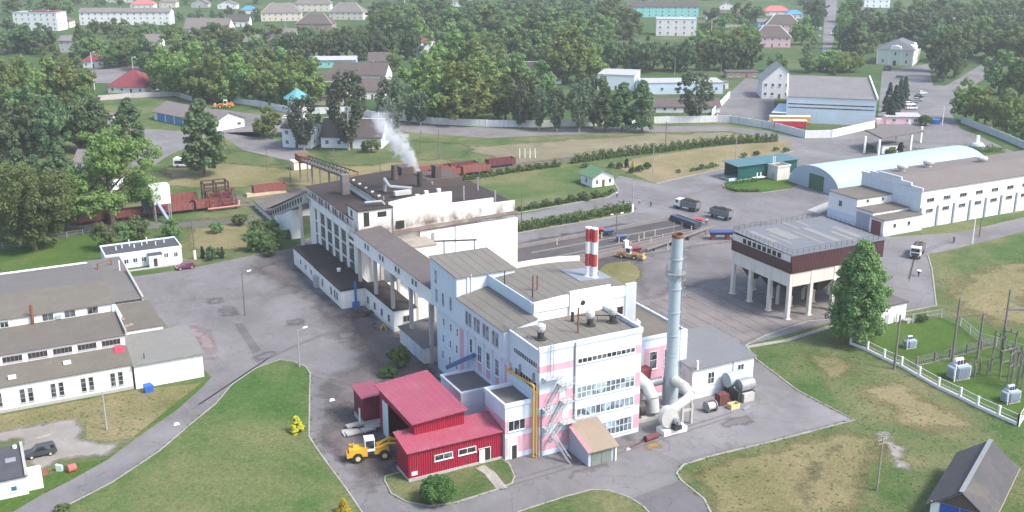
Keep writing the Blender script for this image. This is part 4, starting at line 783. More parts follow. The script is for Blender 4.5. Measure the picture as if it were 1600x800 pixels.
# small white building behind the bunker tree
b=thing('tool_house','small white flat roofed house half hidden by the big tree','hut',(86.5,16.6,0))
part('wall',M(b).box(86.2,93.7,16.6,24,0,3.9),WHITE,b); part('roof',M(b).box(86.0,94,16.3,24.2,3.9,4.15),SLATE,b); part('door',M(b).box(88,89,16.5,16.6,.1,2.2),DOORG,b); part('step',M(b).box(92.6,94.6,14.9,16.4,0,.5),CONC,b)
# ================================================================ left workshop
b=thing('workshop','long white workshop stepping up in three brown roofed bays at the left edge','workshop',(-50.4,54,0))
X=-112
m=M(b); m.wedge([(54,0),(54,4.5),(59.4,6.0),(59.4,0)],X,-50.4,'x'); m.wedge([(59.4,0),(59.4,8.0),(71.6,8.4),(71.6,0)],X,-50.4,'x'); m.wedge([(71.6,0),(71.6,10.0),(83,11.0),(83,0)],X,-50.4,'x'); m.box(X,-43.5,84,116,0,5.4); m.wedge([(83,5.4),(83,11),(112,6.0),(112,5.4)],X,-50.4,'x'); part('wall',m,WHITE,b)
def slab(m,x0,x1,y0,z0,y1,z1,t=.14): m.hexa([(x0,y0,z0),(x1,y0,z0),(x1,y1,z1),(x0,y1,z1),(x0,y0,z0+t),(x1,y0,z0+t),(x1,y1,z1+t),(x0,y1,z1+t)])
m=M(b); slab(m,X,-50.2,53.7,4.5,59.38,6.02); part('roof',m,FELTB,b); m=M(b); slab(m,X,-50.2,59.1,8.0,71.58,8.4); part('roof',m,FELTB,b); m=M(b); slab(m,X,-50.2,71.3,10,83,11.0); part('roof',m,M_('felt_roof_mossy',(0.145,0.132,0.109),.95,.18,.3,(.14,.11,.09),.5),b)
m=M(b); slab(m,X,-50.2,83.02,11.0,112.3,6.0); part('roof',m,GREYROOF,b); m=M(b); slab(m,-50.19,-43.3,83.8,5.9,116.3,5.4); part('roof',m,GREYROOF,b)
m=M(b); m.box(-43.7,-43.3,83.8,104,5.5,6.4); m.box(-50.2,-49.95,59.4,71,7.6,8.9); part('parapet',m,CONC,b)
for i in range(13):
    x=-53-i*4.75
    for d in (-.62,.62): win(b,'-v',x+d,1.1,54,.85,2.5,1,3,fr=FRG)
for i in range(14): win(b,'-v',-52.7-i*3.95,6.55,59.4,3.1,1.05,5,1,fr=FRG,gl=WO,bar=.05)
for x in (-54.0,-57.9,-61.6): win(b,'-v',x,8.6,71.6,1.9,1.3,2,1,fr=FRG)
win(b,'-v',-68.8,8.5,71.6,1.5,1.2,2,1)
part('air_conditioner',M(b).box(-60.3,-59.4,71.2,71.6,8.7,9.4),DOORG,b); part('flue_pipe',M(b).tube((-64.2,71.1,8.3),(-64.2,71.1,12.2),.28,n=12),RUST,b)
part('plinth',M(b).box(X,-50.4,53.85,54.0,0,.55),CONC,b)
for x,y in ((-60.3,57),(-69,55.6)): part('roof_hatch',M(b).box(x-.6,x+.6,y-.4,y+.4,4.5+(y-53.7)*.267+.1,4.9+(y-53.7)*.267+.15),WHP,b)
part('tarpaulin',M(b).hexa([(-52.6,57.6,5.65),(-50.8,57.4,5.65),(-50.8,58.9,6.0),(-52.3,59.0,6.0),(-52.6,57.6,5.75),(-50.8,57.4,5.75),(-50.8,58.9,6.5),(-52.3,59.0,6.4)]),M_('red_tarpaulin',(.40,.05,.08),.7,.2),b)
part('side_sheet',M(b).hexa([(-50.7,71.0,7.3),(-49.4,70.4,7.3),(-49.0,71.5,7.3),(-50.7,71.55,7.3),(-50.7,71.4,9.9),(-50.0,71.3,9.9),(-50.0,71.5,9.9),(-50.7,71.55,9.9)]),LBLUE,b)
m=M(b).box(-49,-48.7,108,108.3,5.6,7.0).box(-46,-45.7,110,110.3,5.6,7.0).bar((-48.8,108.1,6.9),(-45.8,110.2,6.9),.12); part('roof_frame',m,RUST,b); part('vent_pipe',M(b).tube((-44.8,105,5.5),(-44.8,105,8),.12),WHP,b)
b=thing('workshop_extension','white flat roofed block with a mossy brown roof at the right end of the workshop','annex',(-50.2,67.5,0))
part('wall',M(b).box(-49.6,-42.6,67.6,83.3,0,5.6),WHITE,b); m=M(b); slab(m,-49.6,-42.4,67.4,5.6,83.35,5.5); part('roof',m,FELTB,b); m=M(b).box(-49.6,-49.2,67.6,82,5.7,6.2); part('parapet',m,CONC,b)
for x,y in ((-48.6,70),(-47.8,70.4),(-48.8,74)): part('rubble',M(b).hexa([(x-.5,y-.4,5.65),(x+.4,y-.3,5.65),(x+.5,y+.3,5.65),(x-.4,y+.4,5.65),(x-.3,y-.2,5.95),(x+.3,y-.2,6.0),(x+.3,y+.2,5.95),(x-.2,y+.2,6.0)]),BRICK,b)
b=thing('workshop_garage','low white block with a grey lean-to roof at the front right corner of the workshop','annex',(-50,53.5,0))
m=M(b); m.wedge([(53.5,0),(53.5,4.4),(67.4,4.9),(67.4,0)],-50.1,-38.5,'x'); part('wall',m,WHITE,b); m=M(b); slab(m,-50.4,-38.1,53.1,4.4,67.38,4.9); part('roof',m,M_('garage_grey_roof',(0.188,0.184,0.169),.9,.12,.3,seams=(0,1.1,.06,(.16,.155,.145))),b); part('vent_pipe',M(b).tube((-48,55.5,4.5),(-48,55.5,5.6),.09),DARKS,b)
m=M(b).box(-38.35,-37.9,60,62.5,1.2,3.4); part('side_hatch',m,BLUE,b)
# small office
b=thing('office_bungalow','small white flat roofed office with many roof vents beyond the yard','office',(-44,124,0))
m=M(b).box(-45.5,-28.4,124.3,133,0,3.4); m.box(-36.2,-33.2,122.3,124.3,0,2.9); parapet(m,-45.6,-28.3,124.2,133.1,3.4,3.8,.25); part('wall',m,M_('white_blue_wall',(.68,.73,.76),.85,.06,.4),b)
part('roof',M(b).box(-45.3,-28.6,124.5,132.8,3.4,3.5),M_('dark_office_roof',(.075,.075,.085),.9,.2,.4),b); part('roof',M(b).box(-36.3,-33.1,122.2,124.2,2.9,3.05),M_('dark_office_roof',(.07,.07,.08)),b)
for x in (-41,-39,-37.1): win(b,'-v',x,1.1,124.3,1.1,1.2,2,1)
win(b,'-v',-32,1.3,124.3,1.1,1.2,2,1); win(b,'-v',-29.8,1.2,124.3,1.0,1.2,2,1); part('door',M(b).box(-35.2,-34.4,122.2,122.3,0,2.1),DARKS,b)
for i,x in enumerate((-42.5,-41,-39.2,-38.4,-36.5,-35.2,-33.5,-31.4)): part('vent_pipe',M(b).tube((x,128.5+(i%3),3.5),(x,128.5+(i%3),4.4+.35*(i%3)),.12),WHP,b)
part('terrace',M(b).box(-44,-28.6,121.4,122.2,0,.2).box(-33,-28.6,122.2,124.2,0,.2),CONC,b)
# corner house bottom left
b=thing('gate_lodge','low white lodge with a black bitumen roof in the lower left corner','hut',(-69.6,24,0))
m=M(b).box(-90,-69.4,23.6,34,0,2.9); m.box(-69.4,-67.4,24.5,27.6,0,2.2); part('wall',m,WHITE,b); part('roof',M(b).box(-90.3,-69.2,23.3,34.2,2.9,3.1),M_('dark_office_roof',(.07,.07,.08),.9),b); part('parapet',M(b).box(-69.6,-69.2,23.3,34.2,3.1,3.4),CONC,b); win(b,'-v',-71.2,.9,23.6,.9,.9,1,1,gl=M_('blue_window',(.05,.12,.2),.2)); part('roof_vent',M(b).lathe((-70.3,33,3.1),[(.3,0),(.3,.4),(.1,.5)],10),WHP,b); part('roof_hatch',M(b).box(-71.8,-70.4,28.5,29.8,3.1,3.2),STEELG,b); part('door_mat',M(b).box(-69,-66.5,28,30.5,.06,.12),RUST,b)
# ================================================================ warehouse at right
b=thing('warehouse','long white panel warehouse with a brown grey roof and two rows of small windows','warehouse',(148.5,63.8,0))
m=M(b); m.wedge([(63.8,0),(63.8,10.2),(74.5,11.6),(85,10.4),(85,0)],148.6,260,'x'); part('wall',m,WHITE,b)
m=M(b); m.box(148.2,148.6,63.6,67.5,10.2,10.9); m.box(148.2,148.6,67.5,71,10.7,11.6); m.box(148.2,148.6,71,79,11.2,12.4); m.box(148.2,148.6,79,82,10.9,11.9); m.box(148.2,148.6,82,85.2,10.4,11.2); m.box(148.25,148.6,63.8,85,0,10.3); part('gable_wall',m,M_('gable_panels',(.62,.66,.70),.85,.07,.3,(.4,.42,.44),.35,streak=True,seams=(2,2.4,.12,(.42,.44,.47))),b)
m=M(b); slab(m,148.7,260,63.4,10.2,74.5,11.65); slab(m,148.7,260,74.51,11.65,85.4,10.4); part('roof',m,M_('warehouse_roof',(0.164,0.143,0.133),.95,.12,.15,(.16,.14,.13),.4),b)
m=M(b)
for i in range(18): m.box(148.6+i*6.1-.3,148.6+i*6.1+.3,63.5,63.8,0,5.6)
part('pilaster',m,M_('grey_pilaster',(.25,.29,.34),.85,.1),b)
for i in range(17):
    for z in (6.9,4.0): win(b,'-v',151.7+i*6.1,z,63.8,2.6,1.0,3,1,fr=FRG,bar=.05)
for x,y in ((158,80),(168.5,80.5),(186,77)): part('roof_vent',M(b).lathe((x,y,10.9),[(.9,0),(.9,.8),(1.5,1.3),(1.5,1.9),(.5,2.3)],12),ALU,b)
railing(b,[(150,85.2,10.5),(178,85.2,10.5)],.9,2.2)
b=thing('warehouse_annex','stepped white annexes with three brown flat roofs against the warehouse end','annex',(135.7,63.5,0))
m=M(b).box(135.8,148.2,73.6,84,0,7.2); m.box(135.6,148.2,67.6,73.6,0,5.0); m.box(134.6,148.2,62.7,67.6,0,4.2); part('wall',m,WHITE,b)
m=M(b); 
for x0,y0,y1,z in ((135.5,73.3,84.2,7.2),(135.3,67.3,73.29,5.0),(134.3,62.4,67.29,4.2)): part('roof',M(b).box(x0,148.19,y0,y1,z,z+.18),FELTB,b)
part('plinth',M(b).box(134.5,148.2,62.55,62.7,0,1.1).box(135.7,135.8,73.6,84,0,2.6),BLUEW,b)
win(b,'-v',138.5,1.9,62.7,1.0,1.1,1,1,fr=FRG); win(b,'-v',143.5,1.9,62.7,1.0,1.1,1,1,fr=FRG); win(b,'-u',79.5,4.0,135.8,1.2,1.5,1,1,fr=FRG)
win(b,'-v',139.5,5.9,73.6,.9,.8,1,1,fr=FRG); win(b,'-v',145,5.9,73.6,.9,.8,1,1,fr=FRG)
part('gate',M(b).box(135.5,135.6,68.2,73.2,0,4.2),M_('grey_gate',(.34,.37,.41),.6,.1),b,label='grey double gate'); part('gate',M(b).box(134.5,134.6,63.6,66.8,0,3.6),M_('oxide_red_door',(.22,.05,.055),.7),b,label='oxide red gate')
# arched hangar
b=thing('arched_hangar','pale blue half round metal hangar with a green gate','hangar',(153,109,0))
n=14; yc,rad,hh=109.5,10.8,7.0
arc=[(yc+rad*math.cos(math.pi*i/n),hh*math.sin(math.pi*i/n)**.9) for i in range(n+1)]
m=M(b); m.add([(154,y,z) for y,z in arc]+[(218,y,z) for y,z in arc],[(i,i+1,n+2+i,n+1+i) for i in range(n)]); o=part('shell',m,M_('hangar_sheet',(.33,.42,.46),.75,.05,.2,(.42,.48,.5),.3,ribs=(0,.5,.03)),b,smooth=True)
m=M(b); m.add([(153.9,y,z) for y,z in arc],[tuple(range(n+1))]); m.add([(218.1,y,z) for y,z in arc],[tuple(range(n,-1,-1))]); part('end_wall',m,M_('hangar_end',(.36,.42,.48),.6,.06,.3),b)
part('gate',M(b).box(153.7,153.88,105.2,111.2,0,4.6),M_('green_gate',(.05,.13,.06),.6,.1,.4,seams=(1,1.5,.06,(.02,.06,.03))),b)
solo('concrete_ramp',M().hexa([(135.5,87,0),(147,86,0),(147,90.5,0),(135.5,91.5,0),(135.5,87,.1),(147,86,3.0),(147,90.5,3.0),(135.5,91.5,.1)]),CONC,'bare concrete loading ramp between the arched hangar and the stepped annexes','ramp')
# green weighbridge hangar
b=thing('weighbridge_hall','dark green sheet metal drive-through hall with a teal roof','hall',(139.5,127.5,0))
m=M(b); m.box(140,163.5,127.6,127.9,.5,4.7); m.box(140,163.5,134,134.3,.5,4.7); m.box(163.2,163.5,127.9,134,.5,4.7); part('wall',m,GREEN_S,b); part('plinth',M(b).box(139.6,163.8,127.3,134.5,0,.5),CONC,b)
m=M(b); slab(m,139.2,164,127.0,4.65,134.8,5.1); part('roof',m,TEALR,b); part('weigh_platform',M(b).box(137.4,163,129,133,.2,.62),STEELG,b); part('barrier',M(b).box(137.2,141,128.2,128.6,0,1.0),LBLUE,b)
b=thing('weighbridge_cabin','cream square cabin against the long side of the green hall','cabin',(152,126,0))
part('wall',M(b).box(151.3,156.2,122.6,127.2,0,4.2),CREAM,b); m=M(b); parapet(m,151.1,156.4,122.4,127.25,4.2,4.7,.2); part('parapet',m,CREAM,b); part('roof',M(b).box(151.3,156.2,122.6,127.1,4.2,4.3),GREYROOF,b); part('vent_pipe',M(b).tube((152.6,126.4,4.3),(152.6,126.4,7.0),.12).tube((153.3,126.4,4.3),(153.3,126.4,6.8),.12),WHP,b); part('door',M(b).box(151.2,151.29,124,125,.1,2.2),DOORG,b)
b=thing('boat_trailer','small white flat trailer parked beside the green wall','trailer',(147,126,0)); part('deck',M(b).hexa([(145.2,125.6,.7),(149,125.6,.7),(149,127,.7),(145.2,127,.7),(145,125.6,.95),(149.4,125.6,.95),(149.4,127,.95),(145,127,.95)]),WHP,b); part('post',M(b).box(146.2,146.5,126,126.3,.95,2.4).box(147.6,147.9,126,126.3,.95,2.4),WHP,b); part('wheel',M(b).tube((148,125.5,.35),(148,127.1,.35),.35,n=12),BLK,b)
# gate canopy and its booth, monument, pink gate house
cr=R(-14)
b=thing('gate_canopy','brown flat canopy on slim white posts over the works entrance','canopy',P(1397,236),cr)
q=[(-10.5,3.4),(10.5,3.4),(10.5,-3.6),(-10.5,-3.6)]
inv=Matrix.Rotation(-cr,3,'Z')
for nm,px in (('post',(1350,239)),('post',(1372,245)),('post',(1399,233)),('post',(1422,235)),('post',(1438,223))):
    w_=P(*px); l=inv@(Vector((w_[0],w_[1],0))-b.location); part('post',M().box(l.x-.3,l.x+.3,l.y-.3,l.y+.3,0,5.9),WHP,b)
def loc_of(px,z,root): w_=P(px[0],px[1],z); l=root.rotation_euler.to_matrix().inverted()@(Vector((w_[0],w_[1],z))-root.location); return l
c4=[loc_of(p,6.0,b) for p in ((1351,204),(1378,217),(1445,206),(1418,195))]
m=M(); m.hexa([(c.x,c.y,5.9) for c in c4]+[(c.x,c.y,6.35) for c in c4]); part('roof',m,M_('brown_canopy_roof',(0.143,0.124,0.120),.9,.12,.3),b)
b=thing('gate_booth','small white booth with a blue window beneath the brown entrance canopy','booth',P(1388,238),VIEW+R(8)); part('wall',M().box(-3.4,3.4,-2,2,0,3.0),WHITE,b); part('roof',M().box(-3.6,3.6,-2.2,2.2,3.0,3.2),SLATE,b); lwin(b,.4,-2,1,0,2.4,1.4,2,1,gl=M_('blue_window',(.05,.12,.2),.2)); lwin(b,-3.4,0,1,-math.pi/2,1.4,1.4,1,1)
b=thing('monument','white column monument with a rounded wreath on the flower bed','monument',P(1526,232),VIEW); part('column',M().hexa([(-.7,-.5,0),(.7,-.5,0),(.7,.5,0),(-.7,.5,0),(-.55,-.4,4.6),(.55,-.4,4.6),(.55,.4,4.6),(-.55,.4,4.6)]),WHP,b); part('wreath',M().lathe((0,0,.3),[(2.4,0),(2.6,.8),(2.0,1.6),(.7,2.2)],18),M_('aged_grey_stone',(.42,.46,.48),.8,.15),b); part('base',M().box(-3,3,-1.6,1.6,0,.35),CONC,b)
b=thing('pink_gatehouse','long pale pink gatehouse with a grey roof beside the big hall','gatehouse',P(1411,194.5),VIEW+R(-2)); 
part('wall',M().box(-6.8,6.8,0,5.5,0,3.0),PINKW,b); part('roof',M().hexa([(-7.1,-.4,3.0),(7.1,-.4,3.0),(7.1,6,3.6),(-7.1,6,3.6),(-7.1,-.4,3.15),(7.1,-.4,3.15),(7.1,6,3.75),(-7.1,6,3.75)]),M_('pale_grey_roof',(.36,.36,.37),.85,.1),b); lwin(b,-3.7,0,1,0,1.5,1.3,2,1); lwin(b,1.4,0,.9,0,.8,1.3,1,1); lwin(b,4.6,0,1,0,1.6,1.3,2,1); part('door',M().box(2.0,2.9,-.06,0,0,2.1),WHP,b); part('wall',M().box(-10.2,-6.8,.3,3,0,2.0),PINKW,b)
# big hall
p0,p1=P(1227,191),P(1366,197); ang=math.atan2(p1[1]-p0[1],p1[0]-p0[0]); W=math.hypot(p1[0]-p0[0],p1[1]-p0[1])
b=thing('market_hall','big pale blue grey hall with two dark clerestory strips and a flat grey roof','hall',p0,ang)
m=M().box(0,W,0,52,0,10.2); part('wall',m,M_('hall_panels',(.50,.57,.63),.8,.06,.2,(.38,.43,.47),.3,seams=(2,1.25,.06,(.40,.45,.50))),b); m=M(); m.hexa([(.2,-.2,10.2),(W,-.2,10.2),(W,52,11.6),(.2,52,11.6),(.2,-.2,10.35),(W,-.2,10.35),(W,52,11.75),(.2,52,11.75)]); part('roof',m,M_('hall_roof',(0.169,0.161,0.161),.95,.14,.12,(.27,.23,.20),.4),b)
part('edge_trim',M().hexa([(-.3,-.3,10.2),(.2,-.3,10.2),(.2,52,11.6),(-.3,52,11.6),(-.3,-.3,11.0),(.2,-.3,11.0),(.2,52,12.4),(-.3,52,12.4)]).hexa([(W,-.3,10.2),(W+.5,-.3,10.2),(W+.5,52,11.6),(W,52,11.6),(W,-.3,11.2),(W+.5,-.3,11.2),(W+.5,52,12.6),(W,52,12.6)]),WHP,b)
for z in (5.9,7.3): part('strip_window',M().box(.6,W-.6,-.05,.02,z,z+.42),GL,b)
part('gate',M().box(W*.36,W*.56,-.06,-.01,0,4.8),LBLUE,b)
part('canopy',M().hexa([(-5.6,-1,3.6),(0,-1,3.6),(0,20,3.9),(-3.0,20,3.9),(-5.6,-1,3.9),(0,-1,3.9),(0,20,4.2),(-3,20,4.2)]),LBLUE,b,label='pale lean-to canopy at its left side')
for x in (-5.4,-3.6,-1.2): part('canopy_post',M().box(x-.1,x+.1,-.9,-.7,0,3.6),STEELG,b)
part('canopy_wall',M().box(-5,0,2,2.2,0,3.5),CONC_D,b)
# gatehouse with the green roof
b=thing('scale_house','tiny white house with a green gabled roof at the road junction','house',(96,141.5,0))
m=M(b).box(96,103.6,141.4,148.2,0,3.0); m.wedge([(96,3.0),(103.6,3.0),(99.8,5.0)],141.4,148.2,'y'); part('wall',m,WHITE,b)
m=M(b); m.hexa([(95.4,140.6,2.85),(99.8,140.6,5.1),(99.8,148.8,5.1),(95.4,148.8,2.85),(95.4,140.6,3.0),(99.8,140.6,5.28),(99.8,148.8,5.28),(95.4,148.8,3.0)]); m.hexa([(99.81,140.6,5.1),(104.2,140.6,2.85),(104.2,148.8,2.85),(99.81,148.8,5.1),(99.81,140.6,5.28),(104.2,140.6,3.0),(104.2,148.8,3.0),(99.81,148.8,5.28)]); part('roof',m,GREENR,b)
win(b,'-v',97.6,1.0,141.4,.9,1.2,1,1,fr=FRG); win(b,'-v',102.2,1.0,141.4,.9,1.2,1,1,fr=FRG); part('door',M(b).box(99.4,100.3,141.3,141.4,0,2.1),M_('brown_door',(.14,.08,.05),.7),b); win(b,'-u',145,1.0,96,.9,1.2,1,1,fr=FRG)
# blue garage far left
b=thing('blue_garage','dark roofed long garage with blue side doors and a white gable','garage',P(335,206),R(23))
o=Vector(b.location)
m=M(); m.box(0,14,0,40,0,3.4); m.wedge([(0,3.4),(14,3.4),(7,6.4)],0,40,'y'); part('wall',m,WHITE,b)
m=M(); m.hexa([(-.6,-.6,3.2),(7,-.6,6.45),(7,41,6.45),(-.6,41,3.2),(-.6,-.6,3.35),(7,-.6,6.65),(7,41,6.65),(-.6,41,3.35)]); m.hexa([(7.01,-.6,6.45),(14.6,-.6,3.2),(14.6,41,3.2),(7.01,41,6.45),(7.01,-.6,6.65),(14.6,-.6,3.35),(14.6,41,3.35),(7.01,41,6.65)]); part('roof',m,ASB,b)
for i in range(5): part('gate',M().box(-.08,-.01,8.5+i*6,13.7+i*6,0,3.2),M_('bright_blue_door',(.09,.26,.52),.6,.1),b)
lwin(b,11.5,0,1,0,1.8,1.2,2,1); lwin(b,6.6,0,4.2,0,.6,.8); lwin(b,8.4,0,4.2,0,.6,.8)
# site perimeter wall
WALLC=M_('white_precast_wall',(.66,.66,.66),.85,.08,.3,(.38,.36,.34),.4,streak=True,seams=(0,3.2,.12,(.4,.4,.4)))
def wall_line(name,pts,h,label,mat=WALLC,cat='wall',t=.25,posts=True):
    q=[P(*p) for p in pts]; b=thing(name,label,cat,q[0]); m=M(b); k=M(b)
    for a,c in zip(q,q[1:]): m.bar((a[0],a[1],h/2),(c[0],c[1],h/2),t,h)
    part('panel',m,mat,b)
    for a,c in zip(q,q[1:]):
        L=math.hypot(c[0]-a[0],c[1]-a[1]); n=max(1,int(L/6))
        for i in range(n): x=a[0]+(c[0]-a[0])*i/n; y=a[1]+(c[1]-a[1])*i/n; k.box(x-.2,x+.2,y-.2,y+.2,0,h+.15)
    if posts: part('post',k,mat,b)
    return b
wall_line('perimeter_wall',[(400,166),(458,178),(500,178),(540,177),(592,186),(625,188),(675,194),(760,198),(840,199)],2.7,'white concrete perimeter wall running behind the birches')
wall_line('perimeter_wall',[(840,199),(900,197),(960,196),(1015,193),(1120,191)],2.7,'white perimeter wall in front of the dense park trees')
wall_line('perimeter_wall',[(1120,191),(1140,192),(1200,201),(1258,216),(1300,215),(1366,200)],2.9,'white perimeter wall bending toward the big hall gate')
wall_line('perimeter_wall',[(1502,192),(1530,203),(1565,217),(1640,250)],2.6,'pale wall sloping down right of the entrance square',M_('grey_wall',(.46,.49,.47),.85,.1,.3))
wall_line('perimeter_wall',[(100,153),(143,158),(205,153),(275,150),(300,158)],2.2,'low pinkish wall below the maroon roofed house',M_('pinkish_wall',(.46,.42,.42),.85,.1,.3))
wall_line('perimeter_wall',[(318,153),(345,158),(400,166)],2.4,'short white wall behind the blue garage')
wall_line('perimeter_wall',[(1112,182),(1140,152)],2.8,'short white wall at the edge of the square')
# chain link fence left lawn
def mesh_fence(name,label,pts,h=1.7,step=3,base=None,mat=WHP,fill=True,fillmat=None):
    q=[P(*p) for p in pts]; b=thing(name,label,'fence',q[0]); k=M(b); r=M(b); f=M(b); s=M(b)
    for a,c in zip(q,q[1:]):
        L=math.hypot(c[0]-a[0],c[1]-a[1]); n=max(1,int(L/step))
        for i in range(n+1 if c==q[-1] else n):
            x=a[0]+(c[0]-a[0])*i/n; y=a[1]+(c[1]-a[1])*i/n; w_=.09 if base is None else .16
            k.box(x-w_,x+w_,y-w_,y+w_,0,h+.1)
        r.bar((a[0],a[1],h),(c[0],c[1],h),.06); r.bar((a[0],a[1],h*.55),(c[0],c[1],h*.55),.04)
        if base: s.bar((a[0],a[1],base/2),(c[0],c[1],base/2),.25,base)
        m2=int(L/.45)
        for i in range(m2): x=a[0]+(c[0]-a[0])*i/m2; y=a[1]+(c[1]-a[1])*i/m2; f.box(x-.012,x+.012,y-.012,y+.012,.1,h)
        for j in range(5): z=.2+j*(h-.2)/5; f.bar((a[0],a[1],z),(c[0],c[1],z),.02)
    part('post',k,mat,b); part('rail',r,mat,b)
    if base: part('plinth',s,mat,b)
    if fill: part('wire_mesh',f,STEELG,b)
    return b
mesh_fence('wire_fence','thin grey wire fence along the back of the left lawn',[(-20,392),(30,386),(80,376),(130,368),(165,362)],1.6,3.5,mat=STEELG)
# ================================================================ vehicles
def paint(name,col): return M_('car_paint_'+name,col,.3,.04,.3,fine=False)
CGL=glass('car_glass',(.02,.025,.03),.06)
_cars={}
def make_car(col,kind='hatch'):
    """car along +X, nose at +X"""
    key=(col,kind); L=4.3; W=.86
    b=obj('car',None)
    prof={'hatch':[(-2.1,.35),(2.1,.32),(2.12,.62),(1.95,.78),(1.0,.92),(-2.05,.95),(-2.15,.6)],'suv':[(-2.25,.42),(2.2,.42),(2.25,.8),(2.05,.98),(1.0,1.08),(-2.2,1.1),(-2.28,.7)],'van':[(-2.4,.4),(2.3,.4),(2.4,.8),(2.1,1.1),(1.7,1.2),(-2.4,1.2),(-2.45,.7)]}[kind]
    top={'hatch':(-1.95,-1.55,.25,1.0,1.42,.95),'suv':(-2.15,-1.9,.35,1.05,1.72,1.08),'van':(-2.4,-2.3,1.2,1.8,2.0,1.2)}[kind]
    m=M().wedge(prof,-W,W,'y'); part('body',m,paint(*col),b)
    x0,x1,x2,x3,zt,zb=top; wi=W*.8
    m=M().hexa([(x0,-W*.95,zb),(x3,-W*.95,zb),(x3,W*.95,zb),(x0,W*.95,zb),(x1,-wi,zt-.04),(x2,-wi,zt-.04),(x2,wi,zt-.04),(x1,wi,zt-.04)]); part('glasshouse',m,CGL,b)
    m=M().hexa([(x1-.02,-wi-.02,zt-.05),(x2+.02,-wi-.02,zt-.05),(x2+.02,wi+.02,zt-.05),(x1-.02,wi+.02,zt-.05),(x1+.1,-wi+.08,zt+.03),(x2-.1,-wi+.08,zt+.03),(x2-.1,wi-.08,zt+.03),(x1+.1,wi-.08,zt+.03)])
    for s in (-1,1):
        for xa,xb in ((x0,x1),(x3,x2),((x0+x3)/2,(x1+x2)/2)): m.bar((xa,s*W*.955,zb),(xb,s*(wi+.005),zt-.03),.09,.05)
    part('roof',m,paint(*col),b)
    for x in (-1.3,1.35):
        for s in (-1,1):
            wl=obj('wheel',mesh('wheel',M().tube((x,s*(W-.16),.32),(x,s*(W+.03),.32),.32,n=14),BLK),b); part('rim',M().tube((x,s*(W+.03),.32),(x,s*(W+.045),.32),.19,n=10),ALU,wl)
    for s in (-1,1): part('headlight',M().box(2.0,2.14,s*.62-.18,s*.62+.18,.6,.74),M_('lamp_glass',(.75,.75,.72),.2,.05),b); 
    for s in (-1,1): part('tail_light',M().box(-2.2,-2.08,s*.66-.14,s*.66+.14,.68,.86),M_('tail_red',(.35,.02,.02),.3,.05),b)
    return b
def put_car(kind,col,px,py,ang,label,group=None,z=.08):
    key=(kind,col)
    x,y=P(px,py)
    if key in _cars: b=clone(_cars[key],(x,y,z),ang)
    else: b=make_car(col,kind); _cars[key]=b; b.location=(x,y,z); b.rotation_euler=(0,0,ang)
    b.name='parked_car'; tag(b,label,'car',group); return b
BUR=('burgundy',(.16,.03,.07)); DKG=('dark_grey',(.05,.055,.06)); WHT=('white',(.72,.73,.73)); SIL=('silver',(.38,.40,.42)); BKK=('black',(.02,.021,.024)); GRN=('grey_green',(.16,.19,.18)); DBL=('dark_blue',(.04,.06,.12))
put_car('hatch',BUR,290,420,R(182),'burgundy hatchback parked at the edge of the yard by the small office')
put_car('suv',DKG,64,712,R(180+2),'dark grey off-road car parked on the gravel beside the corner lodge')
pl='cars on the entrance square'
for px,py,k,c,a,l in ((1441,147,'hatch',WHT,20,'white car farthest along the parking row on the entrance square'),(1436,153,'hatch',BKK,18,'black car second from the far end of the parking row'),(1434,158,'hatch',SIL,-20,'silver car turned askew in the middle of the parking row'),(1428,161,'hatch',GRN,10,'grey green car in the middle of the parking row'),(1421,165,'suv',WHT,15,'white high roofed car in the parking row'),(1413,168,'hatch',SIL,8,'silver car near the gatehouse end of the parking row'),(1424,171,'van',WHT,5,'white van just behind the pink gatehouse roof'),(1402,172,'hatch',DKG,6,'dark grey car nearest the dark spruces behind the gatehouse'),
    (1388,107,'hatch',DBL,4,'dark blue car parked before the pale green house'),(1387,111,'hatch',BKK,3,'black car parked next to the dark blue one by the pale green house'),(1407,122,'hatch',DKG,0,'lone dark car on the square right of the pale green house')):
    put_car(k,c,px,py,VIEW+R(a),l,pl)
sg='cars along the town street'
for px,py,k,c,a,l in ((1281,47,'van',WHT,85,'white van parked at the left kerb of the far street'),(1299,54,'hatch',WHT,265,'small white car driving down the far street'),(1280,58,'hatch',SIL,86,'silver car parked behind the white van on the far street'),(1269,76,'suv',DKG,20,'dark car parked off the street under the round trees'),(1264,73,'hatch',GRN,10,'greenish car parked beside the dark car near the round trees')):
    put_car(k,c,px,py,VIEW+R(a),l,sg)
put_car('hatch',WHT,450,186,VIEW+R(5),'white car parked at the wall near the watchtower')
